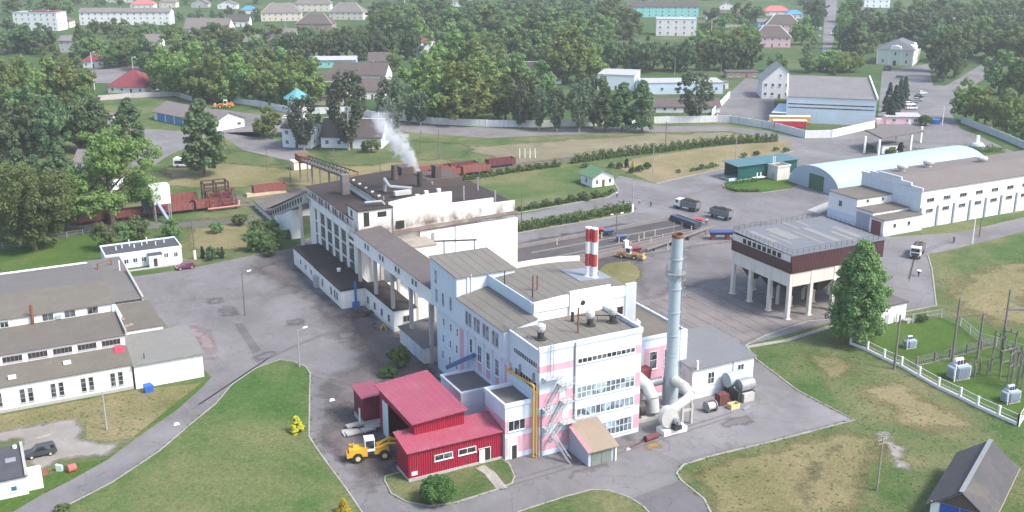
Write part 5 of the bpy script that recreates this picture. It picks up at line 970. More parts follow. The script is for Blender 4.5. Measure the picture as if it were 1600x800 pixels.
# trucks
def truck(name,label,px,py,ang,cabcol,bodycol,load,cab=True,L=5.4,h=1.5):
    x,y=P(px,py); b=thing(name,label,'truck' if cab else 'trailer',(x,y,.08),ang)
    x1=L/2
    part('chassis',M().box(-L/2,x1+(2.2 if cab else 1.2),-.45,.45,.7,.95),DARKS,b)
    m=M(); t=.08
    m.box(-L/2,x1,-1.25,1.25,1.1,1.2); m.box(-L/2,x1,-1.25,-1.25+t,1.2,1.2+h); m.box(-L/2,x1,1.25-t,1.25,1.2,1.2+h); m.box(-L/2,-L/2+t,-1.17,1.17,1.2,1.2+h); m.box(x1-t,x1,-1.17,1.17,1.2,1.35+h)
    for i in range(6):
        xx=-L/2+.1+(L-.3)*i/5
        for s in (-1.29,1.25): m.box(xx,xx+.1,s,s+.04,1.1,1.2+h)
    part('dump_body',m,bodycol,b)
    if load is not None:
        mm=M(); nx=8
        vs=[];fs=[]
        r2=random.Random(px)
        for i in range(nx+1):
            for j in range(5):
                e=min(i,nx-i,j,4-j); vs.append((-L/2+.1+(L-.2)*i/nx,-1.15+2.3*j/4,1.15+h*.9+(.1 if e==0 else .45+.35*r2.random())))
        for i in range(nx):
            for j in range(4): a=i*5+j; fs.append((a,a+5,a+6,a+1))
        mm.add(vs,fs); part('load',mm,load,b)
    if cab:
        c0=x1+.25
        m=M().hexa([(c0,-1.2,.75),(c0+1.9,-1.2,.75),(c0+1.9,1.2,.75),(c0,1.2,.75),(c0,-1.15,2.75),(c0+1.6,-1.1,2.75),(c0+1.6,1.1,2.75),(c0,1.15,2.75)]); cb=part('cab',m,cabcol,b)
        part('windscreen',M().hexa([(c0+1.78,-1.0,1.75),(c0+1.82,-1.0,1.75),(c0+1.82,1.0,1.75),(c0+1.78,1.0,1.75),(c0+1.66,-.95,2.5),(c0+1.70,-.95,2.5),(c0+1.70,.95,2.5),(c0+1.66,.95,2.5)]),CGL,cb)
        for s in (-1,1): part('side_window',M().hexa([(c0+.6,s*1.19-.02,1.75),(c0+1.5,s*1.19-.02,1.75),(c0+1.5,s*1.19+.02,1.75),(c0+.6,s*1.19+.02,1.75),(c0+.6,s*1.15-.02,2.45),(c0+1.4,s*1.15-.02,2.45),(c0+1.4,s*1.15+.02,2.45),(c0+.6,s*1.15+.02,2.45)]),CGL,cb)
        part('bumper',M().box(c0+1.7,c0+2.1,-1.22,1.22,.45,.85),DARKS,b)
        for s in (-1,1): part('headlight',M().box(c0+2.08,c0+2.12,s*.85-.15,s*.85+.15,.6,.78),M_('lamp_glass',(.75,.75,.72),.2),b)
        part('grille',M().box(c0+1.88,c0+1.93,-.9,.9,.95,1.45),DARKS,b)
    for xx in ((x1+1.3,-L/2+1.0,-L/2+2.2) if cab else (x1-.9,-L/2+1.0)):
        for s in (-1,1): part('wheel',M().tube((xx,s*.85,.5),(xx,s*1.2,.5),.5,n=14),BLK,b)
    if not cab: part('drawbar',M().bar((x1+1.2,0,.8),(x1+2.6,0,.7),.15),DARKS,b)
    return b
u0=P(1052,326);u1=P(1150,348); ta=math.atan2(u0[1]-u1[1],u0[0]-u1[0])
GB=M_('grey_blue_truck',(.17,.185,.205),.6,.15,.5,(.10,.085,.07),.5)
truck('dump_truck','grey dump truck with white cab loaded with dark peat on the yard',1079,329,ta,WHP,GB,PEAT)
truck('truck_trailer','grey dump trailer loaded with dark peat coupled behind the white cabbed truck',1127,342,ta,WHP,GB,PEAT,cab=False,L=6.2)
tb=math.atan2(P(1424,413)[1]-P(1440,388)[1],P(1424,413)[0]-P(1440,388)[0])
truck('tipper_truck','white cabbed tipper truck with empty rust body driving by the bunker',1434,397,tb,WHP,M_('rusty_grey_body',(.20,.17,.165),.7,.2,.6),M_('rust_floor',(.10,.07,.06),.9,.3),h=1.1)
# loader
def loader(label,px,py,ang,raised=True,col=YEL):
    x,y=P(px,py); b=thing('wheel_loader',label,'loader',(x,y,.06),ang)
    part('rear_body',M().hexa([(-3.4,-.95,.9),(-.6,-.95,.8),(-.6,.95,.8),(-3.4,.95,.9),(-3.3,-.85,2.0),(-.6,-.85,2.25),(-.6,.85,2.25),(-3.3,.85,2.0)]).box(-3.7,-3.35,-.9,.9,.8,1.5).tube((-2.6,0,2.1),(-2.6,0,2.75),.16).tube((-3.0,.5,2.0),(-3.0,.5,2.4),.25),col,b)
    c=part('cab',M().box(-.95,.55,-.8,.8,1.5,1.9).box(-.95,.55,-.8,.8,3.25,3.45).box(-.95,-.83,-.8,-.68,1.9,3.25).box(.43,.55,-.8,-.68,1.9,3.25).box(-.95,-.83,.68,.8,1.9,3.25).box(.43,.55,.68,.8,1.9,3.25),WHP,b); part('glass',M().box(-.88,.48,-.74,.74,1.9,3.25),CGL,c)
    part('front_frame',M().box(.5,2.7,-.6,.6,.8,1.5).box(.4,1.2,-.3,.3,.7,1.7),col,b)
    for xx in (-2.1,1.9):
        for s in (-1,1):
            wl=part('wheel',M().tube((xx,s*.75,.75),(xx,s*1.3,.75),.75,n=18),BLK,b); part('rim',M().tube((xx,s*1.3,.75),(xx,s*1.33,.75),.38,n=14),M_('pale_yellow',(.60,.50,.25),.7),wl)
    zt=2.3 if raised else .9; m=M()
    for s in (-.65,.65): m.bar((.9,s,1.9),(2.4,s,(1.9+zt)/2+.35),.18,.34); m.bar((2.4,s,(1.9+zt)/2+.35),(4.0,s,zt),.18,.3)
    m.bar((.9,0,1.9),(2.8,0,zt+.9),.18); m.bar((2.8,0,zt+.9),(4.0,0,zt+.3),.16); m.bar((2.8,-.65,(1.9+zt)/2+.2),(2.8,.65,(1.9+zt)/2+.2),.2); part('lift_arm',m,col,b)
    t=zt-.2; m=M()
    pr=[(3.9,t),(4.9,t-.15),(5.1,t-.05),(4.5,t+.25),(4.25,t+.9),(4.6,t+1.3),(4.3,t+1.35),(3.95,t+.9)]
    m.wedge(pr,-1.45,1.45,'y'); m.box(4.0,4.7,-1.5,-1.42,t,t+1.1); m.box(4.0,4.7,1.42,1.5,t,t+1.1); part('bucket',m,M_('worn_yellow_bucket',(.42,.30,.12),.8,.25,.8),b)
    return b
la=math.atan2(P(608,712)[1]-P(560,718)[1],P(608,712)[0]-P(560,718)[0])
loader('yellow wheel loader with a white cab lifting its bucket toward the red hall',580,716,la)
ld=loader('faded orange wheel loader standing in the yard behind the tall chimney',983,404,VIEW+R(-25),False,M_('faded_orange',(.55,.30,.13),.6,.15,.6,(.2,.12,.07),.5)); ld.scale=(.8,.8,.8)
loader('orange wheel loader parked by the white wall near the blue garage',352,169,VIEW+R(185),False,ORANGE)
# bus
x,y=P(290,261); b=thing('old_bus','white minibus with dark windows parked under the tall dark tree','bus',(x,y,.05),VIEW+R(4)); part('body',M().box(-3.6,3.6,-1.1,1.1,.5,2.9).box(-2.9,-2.0,-.5,.5,2.9,3.4),WHP,b); part('window_band',M().box(-3.2,3.2,-1.13,1.13,1.3,2.3),CGL,b)
for xx in (-2.4,2.4): part('wheel',M().tube((xx,-1.1,.5),(xx,1.1,.5),.5,n=12),BLK,b)
# red semitrailers by the hall
for px,py,l,c,cn,L in ((1233,196,'yellow curtain trailer with white top parked along the pale blue hall',M_('yellow_curtain',(.62,.34,.03),.6,.08),'y',15.5),(1233,203,'red curtain trailer with white top parked in front of the yellow one',M_('red_curtain',(.42,.02,.04),.6,.08),'r',12.5)):
    x,y=P(px,py); b=thing('box_trailer',l,'trailer',(x,y,.06),VIEW+R(-4)); part('curtain',M().box(-L/2,L/2,-1.2,1.2,1.1,3.5),c,b); part('roof',M().box(-L/2-.05,L/2+.05,-1.25,1.25,3.5,3.8).box(-L/2-.05,-L/2,-1.25,1.25,1.1,3.5).box(L/2,L/2+.05,-1.25,1.25,1.1,3.5),WHP,b); part('chassis',M().box(-L/2,L/2,-.5,.5,.7,1.1),DARKS,b)
    for xx in (-L/2+1.5,-L/2+2.8,-L/2+4.1): part('wheel',M().tube((xx,-1.2,.5),(xx,1.2,.5),.5,n=12),BLK,b)
# ================================================================ railway wagons and tippler
WR=M_('wagon_red',(.25,.085,.075),.8,.2,.6,(.10,.05,.045),.5,streak=True); WD=M_('wagon_inside',(.11,.065,.06),.95,.3,.8); WDK=M_('wagon_maroon',(.14,.04,.045),.8,.2,.6,(.07,.04,.04),.5)
def make_wagon(mat):
    b=obj('freight_wagon',None); L=9.6
    m=M(); m.box(-L/2,L/2,-1.4,-1.3,1.0,2.9); m.box(-L/2,L/2,1.3,1.4,1.0,2.9); m.box(-L/2,-L/2+.1,-1.3,1.3,1.0,2.9); m.box(L/2-.1,L/2,-1.3,1.3,1.0,2.9)
    for i in range(8):
        x=-L/2+L*i/7
        for s in (-1.48,1.4): m.box(x-.08,x+.08,s,s+.08,1.0,2.95)
    part('body',m,mat,b); part('floor',M().box(-L/2+.1,L/2-.1,-1.3,1.3,1.0,1.5),WD,b)
    part('underframe',M().box(-L/2-.3,L/2+.3,-1.1,1.1,.75,1.0),DARKS,b)
    for x in (-3.6,-2.2,2.2,3.6):
        part('wheelset',M().tube((x,-.85,.72),(x,.85,.72),.1).tube((x,-.82,.72),(x,-.7,.72),.4,n=14).tube((x,.7,.72),(x,.82,.72),.4,n=14),DARKS,b)
    return b
_w={}
def wagon(u,v,ang,mat,label,group):
    if mat.name in _w: b=clone(_w[mat.name],(u,v,0),ang)
    else: b=make_wagon(mat); _w[mat.name]=b; b.location=(u,v,0); b.rotation_euler=(0,0,ang)
    b.name='freight_wagon'; tag(b,label,'wagon',group)
gw='red open wagons on the railway'
for i,(u,mt,l) in enumerate(((-43,WDK,'darkest red wagon at the left end, partly behind the big tree'),(-32.4,WR,'red open wagon hidden behind the trunk of the big tree'),(-21.8,WR,'red open wagon under the white hopper chute'),(-11.2,WR,'red open wagon just left of the wagon tippler'))): wagon(u,168.6+.02*(u+48)*.5,R(1),mt,l,gw)
for i,(u,mt,l) in enumerate(((-18.5,WR,'red open wagon on the far track behind the tippler'),(7.5,WR,'short bright red wagon alone right of the tippler'),(60,WR,'left one of the upper red wagons right of the smoke'),(70.5,WDK,'right one of the upper red wagons right of the smoke'),(84,WDK,'dark red wagon standing apart above the clipped hedge'))): wagon(u,178.9+(.4 if u>50 else 0),R(.3),mt,l,gw)
for u,mt,l in ((62,WR,'left one of the lower red wagons behind the clipped hedge'),(72.5,WR,'right one of the lower red wagons behind the clipped hedge')): wagon(u,174.2,R(.8),mt,l,gw)
b=thing('wagon_tippler','maroon steel wagon tippler with a dark portal frame over the railway','tippler',(-9,169,0))
m=M(b)
for x in (-12.5,-9.2,-5.8):
    for y in (172.5,176.5): m.box(x-.2,x+.2,y-.2,y+.2,0,6.6)
    m.bar((x,172.5,6.4),(x,176.5,6.4),.3); m.bar((x,172.5,3.4),(x,176.5,3.4),.25)
for y in (172.5,176.5):
    for z in (6.5,5.2,3.6): m.bar((-12.5,y,z),(-5.8,y,z),.25)
part('portal',m,M_('dark_maroon_steel',(.07,.035,.035),.7,.2),b)
m=M(b)
for x in (-12.6,-9,-5.3):
    pts=[(x,169+2.9*math.cos(t),2.4+2.9*math.sin(t)) for t in [math.pi*(.0+.1*i)*2 for i in range(11)]]; m.path(pts,.18,6)
for t in range(12):
    a=t*math.pi/6; m.bar((-12.6,169+2.8*math.cos(a),2.4+2.8*math.sin(a)),(-5.3,169+2.8*math.cos(a),2.4+2.8*math.sin(a)),.16)
m.box(-12.6,-5.3,167.6,170.4,1.0,1.4); m.box(-12.6,-5.3,170.3,170.5,1.4,4.2); part('drum',m,M_('wagon_maroon',(.14,.04,.045),.8),b); part('pusher',M(b).path([(-13.3,166,.9),(-4.6,166,.9),(-4.3,167.4,2.0)],.3,8),M_('faded_pink_steel',(.45,.22,.20),.8,.2),b)
b=thing('hopper_tower','white sheet hopper with a blue grey chute standing over the railway','hopper',P(254,343))
c0=loc_of((254,343),0,b)
m=M().hexa([(-2.0,-1.4,4.6),(2.4,-1.4,4.6),(2.4,2.0,4.6),(-2.0,2.0,4.6),(-2.6,-1.6,9.6),(2.4,-1.6,9.6),(2.4,2.4,9.6),(-2.6,2.4,9.6)]); part('hopper',m,WHP,b); m=M()
for x in (-1.8,2.2):
    for y in (-1.2,1.8): m.box(x-.14,x+.14,y-.14,y+.14,0,4.6)
part('leg',m,STEELG,b); part('chute',M().bar((-2.6,1.0,8.6),(.8,-3.6,.8),.9,.4),M_('chute_blue_grey',(.22,.27,.36),.55,.15),b); part('frame',M().box(-4.6,-2.8,1.0,3.0,2.2,5.6),M_('dark_blue_steel',(.05,.06,.09),.6),b)
x,y=P(353,322); solo('timber_pile',M().hexa([(-6,-1.2,0),(6,-1.2,0),(6,1.2,0),(-6,1.2,0),(-5.8,-1,1.0),(6,-1,1.0),(6,1,1.0),(-5.8,1,1.0)]),M_('pale_timber',(.45,.36,.26),.9,.2),'long pale timber pile beside the railway right of the tippler','timber pile',(*P(415,304),0),R(3))
# ================================================================ conveyors and bits on the storage yard
CW=M_('yard_kerb_wall',(.21,.195,.185),.95,.2,.5)
for i,(a,c,l) in enumerate((((806,389),(1050,343),'low concrete wall along the far edge of the peat yard'),((845,424),(1118,364),'low double concrete wall along the near edge of the peat yard'),((830,396),(1068,352),'narrow rail kerb nearest the far wall of the peat yard'),((838,408),(1085,358),'rail kerb along the middle of the peat yard'),((880,408),(1100,362),'rail kerb nearest the yellow posts of the peat yard'))):
    p,q=P(*a),P(*c); h=(.9,1.1,.25,.25,.25)[i]; m=M(); m.bar((p[0],p[1],h/2),(q[0],q[1],h/2),.4,h)
    if i==1: m.bar((p[0]+1.0,p[1]+2.4,h/2),(q[0]+1.0,q[1]+2.4,h/2),.4,h)
    solo('low_wall' if i<2 else 'rail_kerb',m,CW,l,'low wall',group=None)
for i,(x,y) in enumerate(((967,380),(977,375),(985,387),(998,377),(1006,372),(1017,381),(1023,368),(1035,375),(1043,390),(1050,372),(1066,384),(1080,362),(1095,368),(915,400),(870,382),(940,372))):
    X,Y=P(x,y); c=(YEL,CONC,WHP)[i%3]; 
    o=solo('marker_post',M().box(-.1,.1,-.1,.1,0,1.5).box(-.18,.18,-.18,.18,0,.12),(M_('faded_post',(.50,.42,.30),.8)),'thin faded marker post standing on the dark peat yard','post',(X,Y,.06),0,'marker posts on the peat yard')
def feeder(px,py,ang,col,label,name='belt_feeder'):
    x,y=P(px,py); b=thing(name,label,'conveyor',(x,y,.06),ang); b.scale=(.62,.62,.62); part('hopper',M().hexa([(-1.6,-.9,1.3),(1.6,-.9,1.3),(1.6,.9,1.3),(-1.6,.9,1.3),(-2.2,-1.5,2.4),(2.2,-1.5,2.4),(2.2,1.5,2.4),(-2.2,1.5,2.4)]),col,b); part('belt',M().hexa([(-4.5,-.4,.3),(3.5,-.4,1.5),(3.5,.4,1.5),(-4.5,.4,.3),(-4.5,-.4,.5),(3.5,-.4,1.7),(3.5,.4,1.7),(-4.5,.4,.5)]),CONC_D,b); 
    for x_ in (-1.4,1.4): part('leg',M().box(x_-.1,x_+.1,-.8,-.6,0,1.4).box(x_-.1,x_+.1,.6,.8,0,1.4),DARKS,b)
    part('wheel',M().tube((0,-1.0,.35),(0,-.8,.35),.35,n=12).tube((0,.8,.35),(0,1.0,.35),.35,n=12),BLK,b); return b
feeder(950,368,VIEW+R(20),M_('dull_blue',(.07,.11,.22),.7),'blue belt feeder just right of the red and white stacks')
feeder(970,377,VIEW+R(14),M_('mid_blue',(.08,.13,.24),.7),'blue belt feeder next to the white cabinet on the peat yard')
feeder(936,366,VIEW+R(15),REDP,'small red belt feeder half hidden by the stacks')
feeder(993,396,VIEW+R(20),M_('oxide_red_door',(.22,.05,.055),.7),'oxide red belt feeder behind the orange loader')
feeder(1090,350,VIEW+R(-30),REDP,'red belt feeder between the trucks and the peat yard')
solo('control_cabinet',M().box(-.5,.5,-.4,.4,0,2.2).box(-.6,.6,-.5,.5,2.2,2.3),WHP,'white control cabinet beside the orange loader','cabinet',(*P(978,390),.06))
b=thing('blue_trough','long blue steel trough on red supports beside the brown bunker','trough',P(1131,374),VIEW+R(2)); part('trough',M().hexa([(-3.6,-.8,1.4),(3.6,-.8,1.4),(3.6,.8,1.4),(-3.6,.8,1.4),(-3.8,-1.3,2.2),(3.8,-1.3,2.2),(3.8,1.3,2.2),(-3.8,1.3,2.2)]),M_('trough_blue',(.05,.075,.19),.6,.15),b)
for x in (-2.8,.8): part('support',M().box(x-.5,x+.5,-.6,.6,0,1.4),M_('oxide_red_door',(.22,.05,.055),.7),b)
b=thing('belt_conveyor','long low grey belt conveyor running to the blue trough','conveyor',P(1070,365),0); p,q=P(1010,395),P(1116,363); o=b.location
part('belt',M(b).bar((p[0],p[1],.8),(q[0],q[1],1.7),.7,.3),CONC_D,b); m=M(b)
for t in (.1,.35,.6,.85): x=p[0]+(q[0]-p[0])*t; y=p[1]+(q[1]-p[1])*t; m.box(x-.15,x+.15,y-.3,y+.3,0,.65+.85*t)
part('trestle',m,DARKS,b)
b=thing('dark_conveyor','dark steel pit conveyor at the far right end of the peat yard','conveyor',P(1066,352)); p,q=P(1052,343),P(1090,360); part('belt',M(b).bar((p[0],p[1],.8),(q[0],q[1],1.4),2.0,1.2),M_('dark_blue_steel',(.05,.06,.09),.6),b); part('side_rail',M(b).bar((p[0]+.8,p[1]-.8,1.6),(q[0]+.8,q[1]-.8,2.2),.2),STEELG,b)
b=thing('parts_heap','heap of rust red pipes and scrap against the low annex','scrap',P(585,490)); m=M(); r2=random.Random(5)
for i in range(14): 
    x,y=r2.uniform(-3,3),r2.uniform(-1,1); a=r2.uniform(0,3); m.bar((x,y,.15+.1*i/4),(x+2*math.cos(a),y+.8*math.sin(a),.3+.1*i/4),.22)
part('scrap',m,RUST,b); part('block',M().box(-2,-1,-.8,.1,0,.7),DARKS,b)
b=thing('yellow_tripod','yellow bent steel frame lying on the yard before the low annex','scrap',P(599,514)); m=M()
for a in range(5): m.bar((0,0,1.0),(1.1*math.cos(a*1.25),1.1*math.sin(a*1.25),0),.16)
part('frame',m,M_('dull_yellow',(.50,.36,.08),.7,.2),b); part('base',M().box(-.3,.3,-.3,.3,0,.3),RUST,b)
b=thing('slab_pile','heap of broken pale concrete slabs before the maroon kiosk','rubble',P(553,672)); m=M(); r2=random.Random(3)
for i in range(11):
    x,y=r2.uniform(-2.6,4.0),r2.uniform(-1.6,1.3); s=r2.uniform(.7,1.3); t=r2.uniform(-.25,.25); m.hexa([(x-s,y-s*.6,.1*i*.5),(x+s,y-s*.5,.1*i*.5+t*.3),(x+s*.9,y+s*.6,.1*i*.5+t*.2),(x-s,y+s*.5,.1*i*.5),(x-s,y-s*.6,.1*i*.5+.25),(x+s,y-s*.5,.1*i*.5+.25+t*.4),(x+s*.9,y+s*.6,.1*i*.5+.25+t*.3),(x-s,y+s*.5,.1*i*.5+.25)])
part('slab',m,M_('pale_slab',(.42,.40,.37),.9,.18,.5),b)
solo('blue_container',M().hexa([(-.7,-.5,0),(.7,-.5,0),(.7,.5,0),(-.7,.5,0),(-.8,-.6,1.2),(.8,-.6,1.2),(.6,.6,1.4),(-.6,.6,1.4)]),M_('bin_blue',(.03,.12,.42),.5,.1),'blue rubbish bin at the foot of the workshop wall','bin',(*P(232,612),0),.2)
solo('blue_skip',M().hexa([(-1.2,-.8,0),(1.2,-.8,0),(1.2,.8,0),(-1.2,.8,0),(-1.4,-1,1.8),(1.4,-1,1.8),(1.3,1,2.0),(-1.3,1,2.0)]),M_('bin_blue',(.03,.12,.42),.5,.1),'blue skip beside the pink gatehouse hedge','skip',(*P(1462,194),.06),VIEW)
b=thing('red_pump','red metal drum tipped on the grass with a pale green lid','drum',P(107,736)); part('drum',M().tube((-.1,-.5,.6),(1.0,-.2,.55),.6,n=14),M_('salmon_red',(.50,.12,.10),.6,.15),b); part('lid',M().hexa([(-1.6,.6,0),(-.9,.2,0),(-.6,.5,0),(-1.3,1.0,0),(-1.7,.7,1.1),(-.9,.2,.9),(-.6,.5,.9),(-1.4,1,1.1)]),M_('mint_lid',(.42,.58,.50),.7),b)
for i,(x,y,l) in enumerate(((276,664,'white stone lying on the curved entrance road'),(519,627,'white stone lying on the dirt before the front lawn'),(68,683,'pale plank lying on the gravel lane by the lodge'))): solo('road_stone',M().hexa([(-.5,-.25,0),(.5,-.2,0),(.45,.25,0),(-.4,.3,0),(-.35,-.15,.3),(.3,-.1,.35),(.3,.15,.32),(-.3,.2,.3)]) if i<2 else M().hexa([(-1.1,-.2,0),(1.1,.1,0),(1.1,.3,0),(-1.1,0,0),(-1.1,-.2,.1),(1.1,.1,.1),(1.1,.3,.1),(-1.1,0,.1)]),WHP if i<2 else M_('pale_timber',(.45,.36,.26),.9),l,'stone' if i<2 else 'plank',(*P(x,y),.13 if i==1 else .06))
# ================================================================ substation
mesh_fence('substation_fence','white posted wire fence with a pale plinth around the substation yard',[(1329,538),(1355,549),(1381,562),(1408,574),(1436,590),(1466,607),(1500,623),(1527,637),(1560,652),(1591,666)],2.0,3.1,base=.55)
mesh_fence('substation_fence','pale wire fence running out of the frame from the substation corner',[(1591,666),(1600,652),(1640,630)],2.0,3,base=.4)
mesh_fence('substation_fence','thin grey wire fence at the far side of the substation',[(1400,505),(1425,505),(1470,497),(1500,510),(1530,535),(1556,542),(1640,566)],1.9,3.2,mat=CONC)
mesh_fence('substation_fence','low inner wire fence on a concrete strip dividing the substation',[(1432,573),(1460,566),(1484,560),(1510,553),(1555,541)],1.9,3,base=.25,mat=CONC_D)
for i,(x,y,l) in enumerate(((1487,566,'tall concrete pole left of the pair beside the big transformer'),(1527,560,'tall concrete pole right of the pair beside the big transformer'),(1397,577,'slender leaning pole at the near substation fence'),(1563,560,'tall concrete portal pole at the right of the substation'))):
    X,Y=P(x,y); hh=(12.5,9.0,10.5,13.5)[i]; b=thing('substation_pole',l,'pole',(X,Y,0),0); part('pole',M().tube((0,0,0),(0,0,hh),.24,.15,8),CONC_D,b); 
    if i in(1,3,0): part('crossarm',M().bar((-1.0,0,hh-(.3 if i==1 else 3.6)),(1.0,0,hh-(.3 if i==1 else 3.6)),.16),RUST,b)
    if i==3: part('crossarm',M().bar((0,0,hh-3.8),(9,-4.5,hh-3.9),.4),CONC_D,b)
p,q=P(1487,566),P(1527,560); solo('busbar_wire',M().tube((p[0],p[1],8.7),(q[0],q[1],8.8),.06,n=5),DARKS,'horizontal busbar strung between the two transformer poles','cable')
for i,(x,y) in enumerate(((1514,588),(1522,590),(1530,585),(1542,588),(1548,580),(1590,570),(1582,590),(1597,590))):
    X,Y=P(x,y); solo('switch_post',M().box(-.14,.14,-.14,.14,0,2.6).box(-.5,.5,-.1,.1,2.4,2.55).tube((-.4,0,2.55),(-.4,0,3.1),.1,n=8).tube((.4,0,2.55),(.4,0,3.1),.1,n=8),CONC_D,'concrete switchgear post with insulators inside the substation','post',(X,Y,0),.3*i,'switchgear posts of the substation')
for i,(x,y) in enumerate(((1568,592),(1576,602),(1588,606),(1600,612),(1556,575),(1572,572))):
    X,Y=P(x,y); hh=5.5+.5*(i%3); b=thing('switchgear_portal','grey switch frame with crossbars at the right of the substation','switchgear',(X,Y,0),R(20*i),'switch frames of the substation'); part('leg',M().box(-1.2,-1.0,-.1,.1,0,hh),CONC_D,b); part('leg',M().box(1.0,1.2,-.1,.1,0,hh),CONC_D,b); part('crossbar',M().box(-1.6,1.6,-.12,.12,hh,hh+.2),CONC_D,b); part('crossbar',M().box(-1.0,1.0,-.1,.1,hh*.6,hh*.6+.15),CONC_D,b); m=M()
    for k in (-1.2,0,1.2): m.lathe((k,0,hh+.2),[(.08,0),(.16,.15),(.08,.3),(.15,.45),(.06,.6)],8)
    part('insulator',m,M_('brown_porcelain',(.07,.05,.045),.3,.1),b)
TR=M_('transformer_grey',(.42,.48,.55),.55,.1,.4,(.26,.28,.30),.4)
def transformer(px,py,s,label):
    x,y=P(px,py); b=thing('transformer',label,'transformer',(x,y,0),R(-8)); 
    part('tank',M().box(-.9*s,.9*s,-.7*s,.7*s,.35,.35+1.7*s),TR,b); m=M()
    for sd in (-1,1):
        for i in range(7): yy=-.6*s+i*.2*s; m.box(sd*.95*s,sd*1.35*s,yy-.04,yy+.04,.5,.3+1.5*s)
    for i in range(8): xx=-.8*s+i*.22*s; m.box(xx-.04,xx+.04,-1.1*s,-.72*s,.5,.3+1.5*s)
    part('radiator',m,TR,b); part('conservator',M().tube((-.7*s,.2*s,.35+2.15*s),(.5*s,.2*s,.35+2.15*s),.28*s,n=14),WHP if s>1.3 else TR,b); m=M()
    for i in range(3): m.lathe((-.4*s+.45*s*i,-.25*s,.35+1.7*s),[(.1*s,0),(.16*s,.1*s),(.1*s,.2*s),(.15*s,.3*s),(.07*s,.55*s)],10)
    part('bushing',m,M_('brown_porcelain',(.07,.05,.045),.3,.1),b); part('plinth',M().box(-1.1*s,1.1*s,-.9*s,.9*s,0,.35),CONC,b); part('post',M().box(-1.5*s,-1.4*s,-1.0*s,-.9*s,0,2.4*s),WHP,b); return b
transformer(1421,543,.85,'small grey transformer alone in the upper substation lawn')
transformer(1497,590,1.4,'largest pale grey transformer with a white conservator in the substation')
transformer(1578,627,1.1,'blue grey transformer nearest the near substation fence corner')
# ================================================================ shed bottom right
b=thing('barn','steep roofed grey barn with blue double doors in the lower right corner','barn',(0,0,0))
e0=P(1447,783,3.0);e1=P(1502,707,3.0); r0=P(1502,770,6.2); r1=P(1548,688,6.2)
ux=Vector((r1[0]-r0[0],r1[1]-r0[1])); Lb=ux.length; ub=math.atan2(ux.y,ux.x)-math.pi/2
b.location=(r0[0],r0[1],0); b.rotation_euler=(0,0,ub)
Hw=4.3; 
m=M(); m.box(-Hw+.6,Hw-.6,.6,Lb-.5,0,3.2); m.wedge([(-Hw+.6,3.2),(Hw-.6,3.2),(0,5.95)],.62,Lb-.5,'y'); part('wall',m,M_('old_grey_wall',(.34,.33,.32),.9,.15),b)
m=M(); m.hexa([(-Hw,0,2.85),(0,0,6.1),(0,Lb,6.1),(-Hw,Lb,2.85),(-Hw,0,3.0),(0,0,6.28),(0,Lb,6.28),(-Hw,Lb,3.0)]); m.hexa([(.01,0,6.1),(Hw,0,2.85),(Hw,Lb,2.85),(.01,Lb,6.1),(.01,0,6.28),(Hw,0,3.0),(Hw,Lb,3.0),(.01,Lb,6.28)]); part('roof',m,M_('barn_slate',(.078,.075,.08),.9,.2,.5,(.125,.11,.088),.7),b); part('ridge_cap',M().bar((0,-.05,6.32),(0,Lb+.05,6.32),.6,.12),M_('zinc_ridge',(.20,.21,.22),.6,.1),b); part('eave_board',M().bar((Hw+.02,0,2.95),(Hw+.02,Lb,2.95),.1,.22),WOOD,b)
for s in (-1,1): part('door',M().box(s*1.25-1.15,s*1.25+1.15,.5,.58,0,3.6),M_('door_blue',(.03,.09,.42),.6,.1,.5,seams=(2,1.2,.07,(.01,.03,.15))),b)
part('gable_board',M().add([(-2.6,.55,3.7),(2.6,.55,3.7),(0,.55,5.7),(-2.6,.6,3.7),(2.6,.6,3.7),(0,.6,5.7)],[(0,1,2),(5,4,3),(0,3,4,1),(1,4,5,2),(2,5,3,0)]),M_('brown_board',(.13,.09,.075),.85),b); part('pillar',M().box(-3.6,-2.5,.4,.6,0,3.6),WHP,b)
# ================================================================ poles and lamps
POLE=M_('concrete_pole',(.33,.31,.29),.9,.15,.6); POLEW=M_('timber_pole',(.17,.14,.12),.9,.2,.6)
def pole(px,py,top,label,lamp=0,mat=POLE,cross=False,ang=0,group=None,stub=False):
    x,y=P(px,py); lo,hi=1,40
    a=math.sin(0)
    for _ in range(40):
        h=(lo+hi)/2; X,Y=x-CAMX,y-CAMY; gy=X*SA+Y*CA; d=gy*CT-(h-CAMH)*ST; v=gy*ST+(h-CAMH)*CT; yy=400-F*v/d
        if yy>top: lo=h
        else: hi=h
    b=thing('lamp_post' if lamp else 'utility_pole',label,'lamp post' if lamp else 'utility pole',(x,y,0),ang,group)
    part('pole',M().tube((0,0,0),(0,0,h),.17,.10,8),mat,b)
    if stub: part('footing',M().box(-.25,.25,-.25,.25,0,2.2),WHP,b)
    for i in range(lamp):
        s=1 if i==0 else -1; part('arm',M().bar((0,0,h-.3),(s*1.2,0,h+.15),.08),mat,b); part('lamp',M().hexa([(s*1.1,-.16,h+.05),(s*1.9,-.16,h+.15),(s*1.9,.16,h+.15),(s*1.1,.16,h+.05),(s*1.1,-.12,h+.25),(s*1.9,-.12,h+.35),(s*1.9,.12,h+.35),(s*1.1,.12,h+.25)]),WHP,b)
    if cross: part('crossarm',M().bar((-.9,0,h-.5),(.9,0,h-.5),.12).bar((-.7,0,h-1.1),(.7,0,h-1.1),.1),mat,b)
    return b
